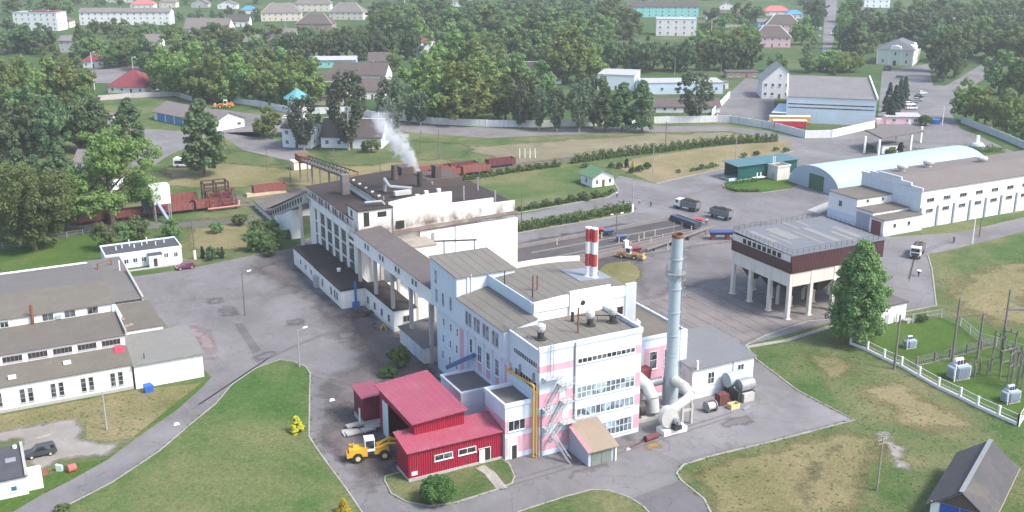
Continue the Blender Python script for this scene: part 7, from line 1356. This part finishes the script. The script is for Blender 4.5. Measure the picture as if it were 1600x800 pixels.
def proto(key,kind,mat,seed,n=70,per=55,size=.05):
    """unit tree, 1 tall, foot at the origin"""
    r=random.Random(seed); cs=[];rs=[];stretch=1
    if kind=='broad':
        lobes=[(0,0,.60,.28)]+[(.22*math.cos(a),.22*math.sin(a),r.uniform(.30,.68),r.uniform(.14,.21)) for a in [i*2*math.pi/8+r.uniform(-.3,.3) for i in range(8)]]+[(r.uniform(-.1,.1),r.uniform(-.1,.1),.82,.15),(.1,-.08,.25,.17),(-.12,.05,.25,.16)]
        for i in range(n):
            L=lobes[r.randrange(len(lobes))]; z=r.uniform(-1,1); t=r.uniform(0,6.283); q=math.sqrt(1-z*z); k=r.uniform(.65,1.08)
            cs.append((L[0]+L[3]*k*q*math.cos(t),L[1]+L[3]*k*q*math.sin(t),max(.07,L[2]+L[3]*k*z))); rs.append(r.uniform(.05,.085))
    elif kind=='open':   # big tree with separated masses and gaps
        lobes=[(r.uniform(.2,.38)*math.cos(a),r.uniform(.2,.38)*math.sin(a),r.uniform(.22,.74),r.uniform(.12,.18)) for a in [i*2*math.pi/10+r.uniform(-.3,.3) for i in range(10)]]+[(r.uniform(-.14,.14),r.uniform(-.14,.14),r.uniform(.6,.86),r.uniform(.13,.18)) for i in range(5)]
        for i in range(n):
            L=lobes[i%len(lobes)]; z=r.uniform(-1,1); t=r.uniform(0,6.283); q=math.sqrt(1-z*z); k=r.uniform(.3,1.1)
            cs.append((L[0]+L[3]*k*q*math.cos(t),L[1]+L[3]*k*q*math.sin(t),L[2]+L[3]*.75*k*z)); rs.append(r.uniform(.03,.06))
    elif kind=='birch':
        stretch=2.4
        for i in range(n):
            z=r.uniform(.14,.97); w=.19*math.sin(math.pi*min(1,(1-z)*1.0+.12))**.8+.02; t=r.uniform(0,6.283); k=r.uniform(.2,1)**.6
            cs.append((w*k*math.cos(t),w*k*math.sin(t),z)); rs.append(r.uniform(.018,.034))
    elif kind=='tall':
        for i in range(n):
            z=r.uniform(.12,.97); w=.20*(math.sin(math.pi*min(1,(z-.05)*.62+.30)))**.8*(1 if z<.7 else max(.15,(1.02-z)/.32)); t=r.uniform(0,6.283); k=r.uniform(.35,1)**.6*r.uniform(.8,1.15)
            cs.append((w*k*math.cos(t),w*k*math.sin(t),z)); rs.append(r.uniform(.035,.065))
    elif kind=='cone':
        for i in range(n):
            z=r.uniform(.04,.97); w=.22*(1-z)**.85+.008; t=r.uniform(0,6.283); k=r.uniform(.55,1)
            cs.append((w*k*math.cos(t),w*k*math.sin(t),z)); rs.append(.02+.035*(1-z))
    elif kind=='column':
        for i in range(n):
            z=r.uniform(.03,.97); w=.16*(1-z**3)**.7; t=r.uniform(0,6.283); k=r.uniform(.5,1)
            cs.append((w*k*math.cos(t),w*k*math.sin(t),z)); rs.append(.06)
    elif kind=='bush':
        for i in range(n):
            z=r.uniform(-.3,1); t=r.uniform(0,6.283); q=math.sqrt(max(0,1-z*z)); k=r.uniform(.6,1)
            cs.append((.62*k*q*math.cos(t),.62*k*q*math.sin(t),max(.08,.42+.5*k*z))); rs.append(r.uniform(.10,.17))
    v,f=leaves(cs,rs,per,size,seed,stretch=stretch); cm=rawmesh('crown',v,f,mat)
    tm=M(); h=.9 if kind in('birch','tall','cone') else .62
    tr={'broad':.022,'open':.024,'birch':.010,'tall':.014,'cone':.014,'column':.03,'bush':.03}[kind]
    if kind in('bush','column'):
        for a in range(4): tm.tube((0,0,0),(.12*math.cos(a*1.6),.12*math.sin(a*1.6),.5),tr,tr*.4,5)
    else:
        tm.tube((0,0,-.01),(.008,.0,h*.5),tr*1.25,tr*.8,7); tm.tube((.008,0,h*.5),(0,.01,h),tr*.8,tr*.3,6)
        nb=7 if kind in('broad','open') else 5
        for i in range(nb):
            a=i*2.4+r.uniform(-.3,.3); z=h*r.uniform(.3,.75); l=.24 if kind in('broad','open') else .1
            tm.tube((.005,0,z),(l*math.cos(a),l*math.sin(a),z+l*.8),tr*.55,tr*.15,5)
    tk=mesh('trunk',tm,BIRCHB if kind=='birch' else BARK)
    TREES[key]=(cm,tk); return key
for i in range(3):
    proto('bright%d'%i,'broad',LFB,10+i,90,60,.038); proto('mid%d'%i,'broad',LF,20+i,80,55,.04); proto('dark%d'%i,'broad',LFD,30+i,80,55,.042); proto('birch%d'%i,'birch',LFS,40+i,150,26,.026); proto('tall%d'%i,'tall',LFD,50+i,110,45,.034); proto('cone%d'%i,'cone',LFC,60+i,150,32,.03)
proto('open0','open',LFB,71,340,90,.0165); proto('near0','tall',LF,75,330,110,.0155); proto('bigmid','broad',LF,73,230,90,.02); proto('bigbright','broad',LFB,74,220,90,.021)
proto('col0','column',LFC,81,60,50,.06); proto('col1','cone',LFY,82,90,50,.05); proto('bush0','bush',LFH,83,60,70,.075); proto('bush1','bush',LF,84,50,60,.09); proto('bush2','bush',LFD,85,40,60,.1); proto('bigbush','bush',LFH,86,140,90,.05); proto('bushmid','bush',LFB,87,110,70,.06); proto('spruceb','cone',LFBL,88,190,34,.03)
NT=0
def tree(key,px,py,hpx,label,group=None,wide=1.0,name='tree',cat='tree',xy=None,hm=None):
    global NT
    x,y=xy if xy else P(px,py); h=hm or hpx/(sc(py)*.955)
    cm,tk=TREES[key]; r=random.Random(int(px*13+py*7))
    b=thing(name,label,cat,(x,y,0),r.uniform(0,6.28),group); b.scale=(h*wide,h*wide,h)
    obj('crown',cm,b); obj('trunk',tk,b); NT+=1; return b
def pick(base,i): return base+str(i%3)
def row(base,pts,hr,label,group,wide=(.9,1.15),name='tree',cat='tree'):
    r=random.Random(len(pts)*31+int(pts[0][0]))
    for i,(x,y) in enumerate(pts): tree(pick(base,r.randrange(3)) if base+'0' in TREES and base+'1' in TREES and base+'2' in TREES else base,x,y,r.uniform(*hr),label,group,r.uniform(*wide),name,cat)
def line(x0,y0,x1,y1,n,jx=6,jy=4,seed=1):
    r=random.Random(seed+int(x0)); return [(x0+(x1-x0)*(i+.5)/n+r.uniform(-jx,jx),y0+(y1-y0)*(i+.5)/n+r.uniform(-jy,jy)) for i in range(n)]
# single trees
tree('open0',176,350,150,'biggest spreading bright green tree beside the red wagons',wide=1.12)
tree('bigmid',55,392,142,'tall dark green tree left of the biggest spreading tree',wide=1.0)
tree('bigbright',20,372,118,'bright crowned tree at the left edge above the green lawn',wide=1.0)
tree('bigmid',98,368,108,'rounded tree squeezed between the two biggest left trees',wide=.85)
tree('tall0',320,276,116,'tall dark tree beside the white minibus',wide=1.25)
tree('bright2',419,216,52,'small round green tree on the grass left of the white house',wide=1.05)
tree('near0',1337,535,158,'big leafy poplar standing before the brown bunker',wide=1.18)
tree('tall1',206,238,82,'dark ragged tree at the back of the blue garage yard',wide=1.25)
tree('tall2',157,236,84,'dark ragged tree left of the blue garage yard',wide=1.1)
tree('birch0',475,234,80,'birch with drooping branches in front of the teal roofed tower',wide=1.5)
tree('birch1',545,234,116,'tallest birch with a pale trunk beside the smoke',wide=1.25)
tree('birch2',612,216,92,'birch just behind the top of the smoke plume',wide=1.2)
tree('birch0',657,196,50,'short pale birch right of the smoke by the white wall',wide=1.4)
tree('birch1',640,193,42,'slim pale birch next to the short birch by the white wall',wide=1.3)
tree('bush1',623,574,36,'young ash sapling growing by the dirt yard',wide=.75)
tree('bright1',660,84,54,'pale green tree right of the lilac house',wide=.8)
tree('bright0',618,112,34,'round bright tree at the corner of the brown gabled garage',wide=1.0)
tree('birch2',1085,190,74,'broad birch standing over the low dark roofed shed',wide=1.75)
tree('bright1',886,130,88,'large bright tree right of the dark roofed park house',wide=1.1)
tree('bright2',925,128,58,'second bright tree right of the large bright park tree',wide=1.0)
tree('tall2',1332,98,66,'dark conical fir above the round street trees',wide=1.3)
tree('bright0',1252,70,42,'bright round tree left of the far street',wide=1.1)
tree('tall0',1274,46,44,'tall dark tree at the left kerb of the far street',wide=1.2)
# groups
row('dark',line(0,246,140,238,6,6,6),(66,86),'dark tree in the dense left wood behind the big trees','left wood',(.8,1.0))
row('mid',line(-5,205,145,205,5,8,6),(62,80),'bushy tree in the middle of the left wood','left wood middle',(.85,1.05))
row('bright',line(0,164,125,168,6,6,4),(60,76),'bright topped tree along the upper edge of the left wood','left wood upper edge',(.9,1.1))
row('tall',line(-5,335,110,318,4,6,6),(70,95),'dark tree behind the bright crowns at the left edge','dark left edge trees',(1.0,1.3))
row('bright',line(250,146,490,172,12,5,4),(66,80),'bright green tree in the long belt before the grey town roofs','bright tree belt',(.95,1.15))
row('mid',line(238,126,480,148,9,5,4),(58,74),'tree in the back row of the long bright belt','back of the tree belt',(.9,1.1))
row('dark',line(435,94,650,92,13,4,2),(42,52),'dark clipped lime in the street row below the hip roofed blocks','lime row below the hip roofed blocks',(.8,.95))
row('mid',line(580,66,990,64,15,8,5),(44,58),'tree in the middle of the large town park','park trees middle',(1.2,1.5))
row('dark',line(575,42,985,38,15,8,5),(32,42),'dark tree in the upper part of the town park','park trees upper',(1.2,1.5))
row('mid',line(690,96,960,92,9,8,6),(46,60),'tree in the band just behind the large front park trees','park band behind the front trees',(1.1,1.4))
row('mid',line(580,20,970,16,12,8,4),(22,30),'tree in the far part of the town park','park trees far',(1.3,1.6))
row('bright',[(668,174),(692,190),(728,192),(762,172),(742,146),(700,142)],(80,112),'large bright tree in the front of the town park','large front park trees',(1.0,1.2))
row('mid',[(790,188),(820,196),(775,140),(845,160),(808,150)],(60,84),'medium tree beside the large front park trees','medium front park trees',(.9,1.1))
row('birch',[(812,200),(842,203),(870,206),(905,206),(928,200)],(62,92),'birch in the row behind the white perimeter wall','birches behind the perimeter wall',(1.1,1.4))
row('tall',[(945,206),(972,206),(1003,206)],(68,80),'dark pine in the row in front of the white perimeter wall','pines in front of the perimeter wall',(1.15,1.35))
row('dark',line(948,113,1185,110,14,4,2),(44,54),'dark clipped lime in the street row behind the pale halls','lime row behind the pale halls',(.8,.95))
row('bright',line(1085,84,1178,80,7,5,8),(34,46),'garden tree left of the pink houses','garden trees left of the pink houses',(1.1,1.4))
row('mid',line(1100,46,1185,36,8,5,8),(20,30),'garden tree near the top gardens','upper garden trees',(1.1,1.4))
row('mid',line(1312,62,1338,90,3,3,4),(44,56),'tree along the right kerb of the far street','right kerb street trees',(.9,1.1))
row('mid',line(1318,28,1345,44,3,4,4),(30,40),'tree farther along the right kerb of the far street','far right kerb street trees',(.9,1.1))
row('dark',line(1258,22,1282,30,3,3,4),(26,34),'dark tree behind the blue roofed house','trees behind the blue roofed house',(.9,1.1))
row('mid',[(1213,112),(1262,113),(1290,112)],(26,32),'round clipped tree behind the flat roof of the big hall','round trees behind the big hall',(1.2,1.4))
row('bushmid',[(1310,113),(1300,112),(1326,112)],(28,34),'low round bright shrub behind the big hall','round shrubs behind the big hall',(1.0,1.2),'shrub','shrub')
row('mid',line(1395,36,1620,32,10,6,5),(32,42),'tree in the far upper right wood','upper right wood far',(1.2,1.5))
row('dark',line(1350,62,1620,68,11,6,5),(40,54),'tree in the middle of the upper right wood','upper right wood middle',(1.2,1.45))
row('mid',line(1480,92,1620,100,6,6,5),(46,60),'tree in the front of the upper right wood','upper right wood front',(1.15,1.4))
row('dark',[(1474,128),(1490,122),(1462,112)],(70,86),'large dark tree right of the pale green villa','large dark trees by the villa',(.75,.9))
row('mid',[(1560,146),(1592,150),(1618,160)],(56,70),'tree across the road right of the entrance square','trees right of the square',(.9,1.1))
row('bright',[(1508,190),(1538,196),(1572,206),(1604,216)],(54,66),'bushy bright tree behind the pale wall at the right edge','bright trees behind the right wall',(.95,1.15))
for x,y,h,i in ((1387,176,46,0),(1396,184,50,1),(1404,168,44,2),(1412,160,40,3),(1390,192,40,4)): tree('spruceb',x,y,h,'blue green spruce in the dense row beside the big hall','spruces beside the big hall',1.0)
row('dark',line(0,84,80,82,5,5,4),(38,52),'dark tree below the white four storey block','trees below the four storey block',(1.0,1.3))
row('mid',line(10,22,120,26,4,6,4),(22,30),'tree near the white four storey block','trees near the four storey block',(1.2,1.5))
row('mid',line(130,98,230,110,6,6,6),(36,46),'tree around the weathered brick house','trees around the brick house',(1.1,1.4))
row('tall',[(128,90),(146,100),(228,112),(238,118)],(48,66),'slim dark fir left of the bright belt','slim dark firs',(.95,1.2))
row('mid',line(140,56,280,60,9,6,5),(18,28),'small tree before the long apartment block','trees before the apartment block',(1.2,1.5))
row('mid',line(265,84,430,84,10,6,8),(30,44),'tree around the grey roofed town houses','trees around the grey roofed houses',(1.15,1.4))
row('dark',line(275,36,415,34,9,6,4),(14,22),'tree between the far upper left houses','far upper left trees',(.85,1.05))
row('mid',line(100,8,420,6,9,8,2),(10,16),'tree along the far upper left horizon','upper left horizon trees',(1.4,1.9))
row('mid',line(395,66,570,58,9,5,3),(14,20),'garden tree among the hip roofed blocks','garden trees among hip roofed blocks',(1.3,1.6))
row('mid',[(165,392),(197,388),(217,382)],(38,48),'bushy tree behind the small office','trees behind the small office',(1.0,1.2)); tree('mid0',268,374,34,'bushy tree at the right end of the small office',wide=1.2)
tree('col0',317,404,19,'narrow dark thuja beside the office path',name='thuja',cat='shrub'); tree('bush2',333,406,22,'rounded dark shrub between the two thujas',name='shrub',cat='shrub',wide=.8); tree('col0',348,404,18,'narrow dark thuja right of the rounded shrub',name='thuja',cat='shrub')
row('bush1',[(338,364),(376,352),(424,362),(448,372)],(14,20),'low bush on the dry grass left of the factory','low bushes on the dry grass',(.9,1.2),'shrub','shrub')
row('mid',[(402,372),(412,392),(432,388),(395,392),(424,400)],(24,38),'leafy bush in the thicket left of the sloping conveyor','thicket left of the conveyor',(1.1,1.4),'shrub','shrub')
tree('col1',464,676,28,'golden juniper beside the front lawn kerb',name='juniper',cat='shrub',wide=1.9); tree('col1',537,802,26,'golden juniper at the bottom edge of the front lawn',name='juniper',cat='shrub',wide=1.8)
tree('bigbush',683,784,42,'large round green shrub in front of the low red shed',name='shrub',cat='shrub',wide=1.0)
tree('bush0',607,588,16,'leafy shrub in the kerbed bed behind the red hall',name='shrub',cat='shrub',wide=1.5); tree('bush1',98,800,14,'weedy shrub at the edge of the road in the lower left',name='shrub',cat='shrub',wide=1.2)
for x,y,h,k,l in ((910,312,13,'bush2','dark round shrub left of the junction house bed'),(918,314,8,'bush0','low shrub between the two dark round shrubs'),(930,309,12,'bush2','dark round shrub in front of the junction house'),(834,324,10,'bush2','leftmost dark shrub along the gate lawn edge'),(853,319,9,'bush2','second dark shrub along the gate lawn edge'),(873,317,9,'bush2','third dark shrub along the gate lawn edge'),(892,312,9,'bush2','rightmost dark shrub along the gate lawn edge'),
    (979,262,14,'col0','dark conical shrub behind the junction house'),(989,262,13,'col1','golden conical shrub behind the junction house'),(999,268,10,'bush0','round green shrub right of the golden cone'),(1011,264,10,'bush0','largest round green shrub in the junction bed'),(988,270,9,'bush0','round green shrub below the golden cone'),(968,263,9,'bush0','round green shrub left of the dark cone'),(955,262,8,'bush0','round green shrub over the junction house roof'),(915,262,9,'bush1','reddish grey shrub at the end of the clipped hedge'),(1060,270,6,'bush2','small dark shrub on the dry field kerb'),(1096,262,6,'bush2','left of two dark shrubs beside the green hall'),(1112,259,6,'bush2','right of two dark shrubs beside the green hall'),(1162,246,8,'bush2','left dark shrub behind the green hall roof'),(1182,243,8,'bush2','middle dark shrub behind the green hall roof'),(1212,236,7,'bush2','right dark shrub behind the green hall roof'),(1228,238,8,'bush2','dark shrub at the far corner of the green hall'),
    (1356,236,12,'bush2','dark shrub under the left edge of the entrance canopy'),(1391,244,13,'bushmid','round bright shrub before the entrance canopy'),(1406,243,20,'col0','dark cone shaped shrub before the entrance canopy'),(1445,196,16,'bush0','leafy shrub at the right end of the pink gatehouse'),(580,238,22,'bush1','small blue green tree beside the white house'),(1440,503,14,'bush1','weeds at the corner of the small white house')):
    tree(k,x,y,h,l,name='shrub',cat='shrub',wide=1.0 if k!='col0' else 1.4)
# hedges: one long clipped plant each
def hedge(label,pts,h,wd,mat=LFH,den=14,size=.42,spiky=0,name='hedge',seed=1):
    q=[P(*p) for p in pts]; b=thing(name,label,'hedge',q[0]); r=random.Random(seed); cs=[];rs=[]; st=M(b)
    for a,c in zip(q,q[1:]):
        L=math.hypot(c[0]-a[0],c[1]-a[1]); n=max(2,int(L/.55)); dx,dy=(c[0]-a[0])/L,(c[1]-a[1])/L
        for i in range(n):
            t=(i+.5)/n; x=a[0]+(c[0]-a[0])*t; y=a[1]+(c[1]-a[1])*t; hh=h*(r.uniform(.8,1.15) if spiky==0 else (1.15 if (i//3)%2 else .75)*r.uniform(.9,1.1))
            k=max(2,int(hh/.6))
            for j in range(k):
                w_=wd*(1 if spiky==0 else 1-.5*j/k); cs.append((x+r.uniform(-w_,w_)*.4-b.location.x,y+r.uniform(-w_,w_)*.4-b.location.y,.3+(hh-.3)*j/k)); rs.append(wd*.38)
            if i%3==0: st.tube((x,y,0),(x,y,hh*.6),.05,.03,5)
    v,f=leaves(cs,rs,den,size,seed); o=obj('foliage',rawmesh('foliage',v,f,mat),b); part('stem',st,BARK,b); return b
hedge('clipped row of small green cypresses along the right wagons',[(672,291),(740,280),(800,270),(876,260)],2.0,1.3,spiky=1,seed=2)
hedge('long tall green hedge across the dry field',[(893,256),(960,246),(1040,237),(1120,227),(1215,221)],3.0,1.8,spiky=1,seed=3)
hedge('dense green hedge on the strip right of the white factory wall',[(805,362),(850,354),(900,346),(945,337),(985,328)],2.4,2.6,seed=4)
hedge('low clipped hedge before the gate lawn shrubs',[(806,330),(860,322),(908,313)],1.0,1.4,seed=5)
hedge('low clipped hedge in front of the tiny junction house',[(918,312),(945,306),(958,300)],1.0,1.3,seed=6)
hedge('low hedge curving round the green hall lawn',[(1190,300),(1150,300),(1135,294),(1140,289),(1186,283)],1.0,1.3,seed=7)
hedge('dark low hedge on the flower bed before the monument',[(1425,243),(1470,240),(1520,239),(1565,236)],1.8,4.0,seed=8)
hedge('short shrub hedge on the kerb of the dry field',[(1078,268),(1100,264),(1122,260)],.9,1.1,seed=9)
# far wood beyond the houses, one mass
r=random.Random(99); cs=[];rs=[]
for i in range(5200):
    d=r.uniform(1090,2700)**1.0; a=r.uniform(-.62,.62); X=math.sin(a)*d; Y=math.cos(a)*d
    x=CAMX+X*CA+Y*SA; y=CAMY-X*SA+Y*CA; cs.append((x,y,r.uniform(3,11)*1.0)); rs.append(r.uniform(3.5,6))
v,f=leaves(cs,rs,16,3.0,5); o=obj('far_wood',rawmesh('far_wood',v,f,LFD)); o['kind']='stuff'

# the gardens' greenery between the town houses: low trees and bushes that read as one mass
r=random.Random(41); cs=[];rs=[]; n_=0; g_=0
roads=[(1278,1312,0,112),(380,650,80,93),(130,260,100,134),(1365,1480,85,200),(960,1135,112,150),(1190,1260,90,160)]
while n_<210 and g_<6000:
    g_+=1; x=r.uniform(-20,1620); y=r.uniform(2,118)
    if 560<x<985 and y>70: continue
    if any(a<=x<=b and c<=y<=d for a,b,c,d in roads): continue
    if any(abs(x-q[1])<q[3]*.62 and q[2]-14<y<q[2]+16 for q in T): continue
    X,Y=P(x,y); h=r.uniform(3,8); w_=h*r.uniform(.35,.5); n_+=1
    for k in range(14): a=r.uniform(0,6.28); z=r.uniform(.12,1); q=w_*math.sin(math.pi*min(1,z*.85+.12))*r.uniform(.4,1); cs.append((X+q*math.cos(a),Y+q*math.sin(a),z*h*.9)); rs.append(h*.13)
v,f=leaves(cs,rs,18,.9,6); o=obj('garden_greenery',rawmesh('garden_greenery',v,f,LF)); o['kind']='stuff'
# tufts of longer grass on the lawns, uncountable
def tufts(polys,dens,seed,mat,size=.4,edge=None):
    r=random.Random(seed); cs=[];rs=[]
    for poly in polys:
        q=[P(*p) for p in poly]; xs=[p[0] for p in q]; ys=[p[1] for p in q]; k=0; g=0; n=int(dens*abs(sum(q[i-1][0]*q[i][1]-q[i][0]*q[i-1][1] for i in range(len(q))))/2)
        while k<n and g<n*8:
            g+=1; x=r.uniform(min(xs),max(xs)); y=r.uniform(min(ys),max(ys)); ins=False
            for i in range(len(q)):
                a,b=q[i],q[i-1]
                if (a[1]>y)!=(b[1]>y) and x<(b[0]-a[0])*(y-a[1])/(b[1]-a[1])+a[0]: ins=not ins
            if ins: cs.append((x,y,.08)); rs.append(r.uniform(.1,.28)); k+=1
    for pts,w in (edge or []):
        q=[P(*p) for p in pts]
        for a,b in zip(q,q[1:]):
            L=math.hypot(b[0]-a[0],b[1]-a[1])
            for i in range(int(L/.35)):
                if r.random()<.55: continue
                t=r.random(); cs.append((a[0]+(b[0]-a[0])*t+r.uniform(-w,w),a[1]+(b[1]-a[1])*t+r.uniform(-w,w),.12)); rs.append(r.uniform(.1,.3))
    v,f=leaves(cs,rs,6,size,seed,up=1.6,stretch=.3); o=obj('grass',rawmesh('grass',v,f,mat)); o['kind']='stuff'
TG1=leaf('tuft_green',(.07,.135,.03),(.11,.175,.045)); TG2=leaf('tuft_straw',(.20,.20,.085),(.30,.27,.14))
BIG=[(1180,562),(1330,535),(1330,540),(1590,668),(1640,700),(1640,840),(1120,840),(1060,742),(1115,714),(1335,658)]
tufts([L1+[(300,830),(100,830)],BIG,L2,L3],(.10),4,TG1,.2,[(L1,.35),(L2,.3),(L3,.3),([(1125,830),(1100,780),(1065,752),(1057,740),(1068,727),(1112,713),(1200,692),(1335,657),(1245,610),(1182,562)],.35)])
tufts([L1+[(300,830),(100,830)],BIG,[(1465,420),(1640,380),(1640,500),(1470,480)]],(.25),8,TG2,.2)
tufts([[(0,655),(210,612),(318,600),(217,682),(140,686),(130,664),(40,668)]],(.3),9,TG1,.2)
# ================================================================ smoke and air
def PZ(px,py,y0):
    a=(px-800)/F; b=(py-400)/F; r=(a, CT-b*ST, -ST-b*CT); rx=r[0]*CA+r[1]*SA; ry=-r[0]*SA+r[1]*CA; t_=(y0-CAMY)/ry
    return Vector((CAMX+rx*t_,y0,CAMH+r[2]*t_))
# steam drifts from the short stack up and to the left, widening and thinning
m=bpy.data.materials.new('smoke'); m.use_nodes=True; t=m.node_tree; t.nodes.remove(t.nodes['Principled BSDF']); out=t.nodes['Material Output']
pv=N(t,'ShaderNodeVolumePrincipled'); pv.inputs['Color'].default_value=(.93,.95,.98,1); pv.inputs['Anisotropy'].default_value=.1
p0=Vector((19.6,92,23.2)); p1=PZ(586,178,92); ax=p1-p0; LL=ax.length; ax.normalize()
def V(op,a,b=None):
    n=N(t,'ShaderNodeVectorMath',operation=op); t.links.new(a,n.inputs[0])
    if b is not None:
        if isinstance(b,Vector): n.inputs[1].default_value=b
        else: t.links.new(b,n.inputs[1])
    return n
def Ma(op,a,b,c=None):
    n=N(t,'ShaderNodeMath',operation=op)
    for i,q in enumerate((a,b,c)):
        if q is None: continue
        if isinstance(q,(int,float)): n.inputs[i].default_value=q
        else: t.links.new(q,n.inputs[i])
    return n.outputs[0]
pos=coords(t); wn=N(t,'ShaderNodeTexNoise',i_Scale=.16,i_Detail=3); t.links.new(pos,wn.inputs['Vector'])
wv=V('SUBTRACT',wn.outputs['Color'],Vector((.5,.5,.5))); ws=N(t,'ShaderNodeVectorMath',operation='SCALE'); ws.inputs['Scale'].default_value=5.5; t.links.new(wv.outputs[0],ws.inputs[0])
rel0=V('SUBTRACT',pos,p0); tt0=Ma('DIVIDE',V('DOT_PRODUCT',rel0.outputs[0],ax).outputs['Value'],LL)
wsc=N(t,'ShaderNodeVectorMath',operation='SCALE'); t.links.new(ws.outputs[0],wsc.inputs[0]); t.links.new(Ma('MULTIPLY_ADD',tt0,1.1,.05),wsc.inputs['Scale'])
rel=V('ADD',rel0.outputs[0],wsc.outputs[0]); td=V('DOT_PRODUCT',rel.outputs[0],ax).outputs['Value']; tt=Ma('DIVIDE',td,LL)
pr=N(t,'ShaderNodeVectorMath',operation='SCALE'); pr.inputs[0].default_value=ax; t.links.new(td,pr.inputs['Scale'])
ln=V('LENGTH',V('SUBTRACT',rel.outputs[0],pr.outputs[0]).outputs[0]).outputs['Value']
rad=Ma('MULTIPLY_ADD',Ma('POWER',Ma('MAXIMUM',tt,.001),.7),2.7,.55)
fall=Ma('SUBTRACT',1.0,Ma('DIVIDE',ln,rad)); nz=noise(t,.55,5,.65)
den=Ma('ADD',fall,Ma('MULTIPLY_ADD',nz,3.2,-1.65)); den=ramp(t,den,.05,.75)
fade=N(t,'ShaderNodeMapRange',clamp=True,i_1=.45,i_2=1.05,i_3=1.0,i_4=.0); t.links.new(tt,fade.inputs[0])
t.links.new(Ma('MULTIPLY',Ma('MULTIPLY',den,fade.outputs[0]),1.2),pv.inputs['Density']); t.links.new(pv.outputs[0],out.inputs['Volume'])
m_=M(); rings=[]; n=14
for k_ in range(9):
    c_=p0+ax*(LL*k_/8); rr=1.2+4.6*(k_/8)**.8; u_=ax.orthogonal().normalized(); w_=ax.cross(u_); rings.append([tuple(c_+u_*rr*math.cos(2*math.pi*i/n)+w_*rr*math.sin(2*math.pi*i/n)) for i in range(n)])
vs=[v for r_ in rings for v in r_]; k=len(rings)
m_.add(vs,[(j*n+i,j*n+(i+1)%n,(j+1)*n+(i+1)%n,(j+1)*n+i) for j in range(k-1) for i in range(n)]+[tuple(range(n-1,-1,-1)),tuple(range((k-1)*n,k*n))])
o=obj('smoke',mesh('smoke',m_,m)); o['kind']='stuff'
HAZE=True
if HAZE:
    m=bpy.data.materials.new('haze'); m.use_nodes=True; t=m.node_tree; t.nodes.remove(t.nodes['Principled BSDF']); pv=N(t,'ShaderNodeVolumePrincipled'); pv.inputs['Color'].default_value=(.90,.94,.975,1); pv.inputs['Density'].default_value=.00015; pv.inputs['Anisotropy'].default_value=.2
    t.links.new(pv.outputs[0],t.nodes['Material Output'].inputs['Volume'])
    o=obj('haze',mesh('haze',M().box(-4600,4600,-700,5300,-1,84),m)); o['kind']='stuff'
S.cycles.volume_bounces=1; S.cycles.max_bounces=6; S.cycles.diffuse_bounces=3; S.cycles.transparent_max_bounces=8
S.cycles.use_denoising=True
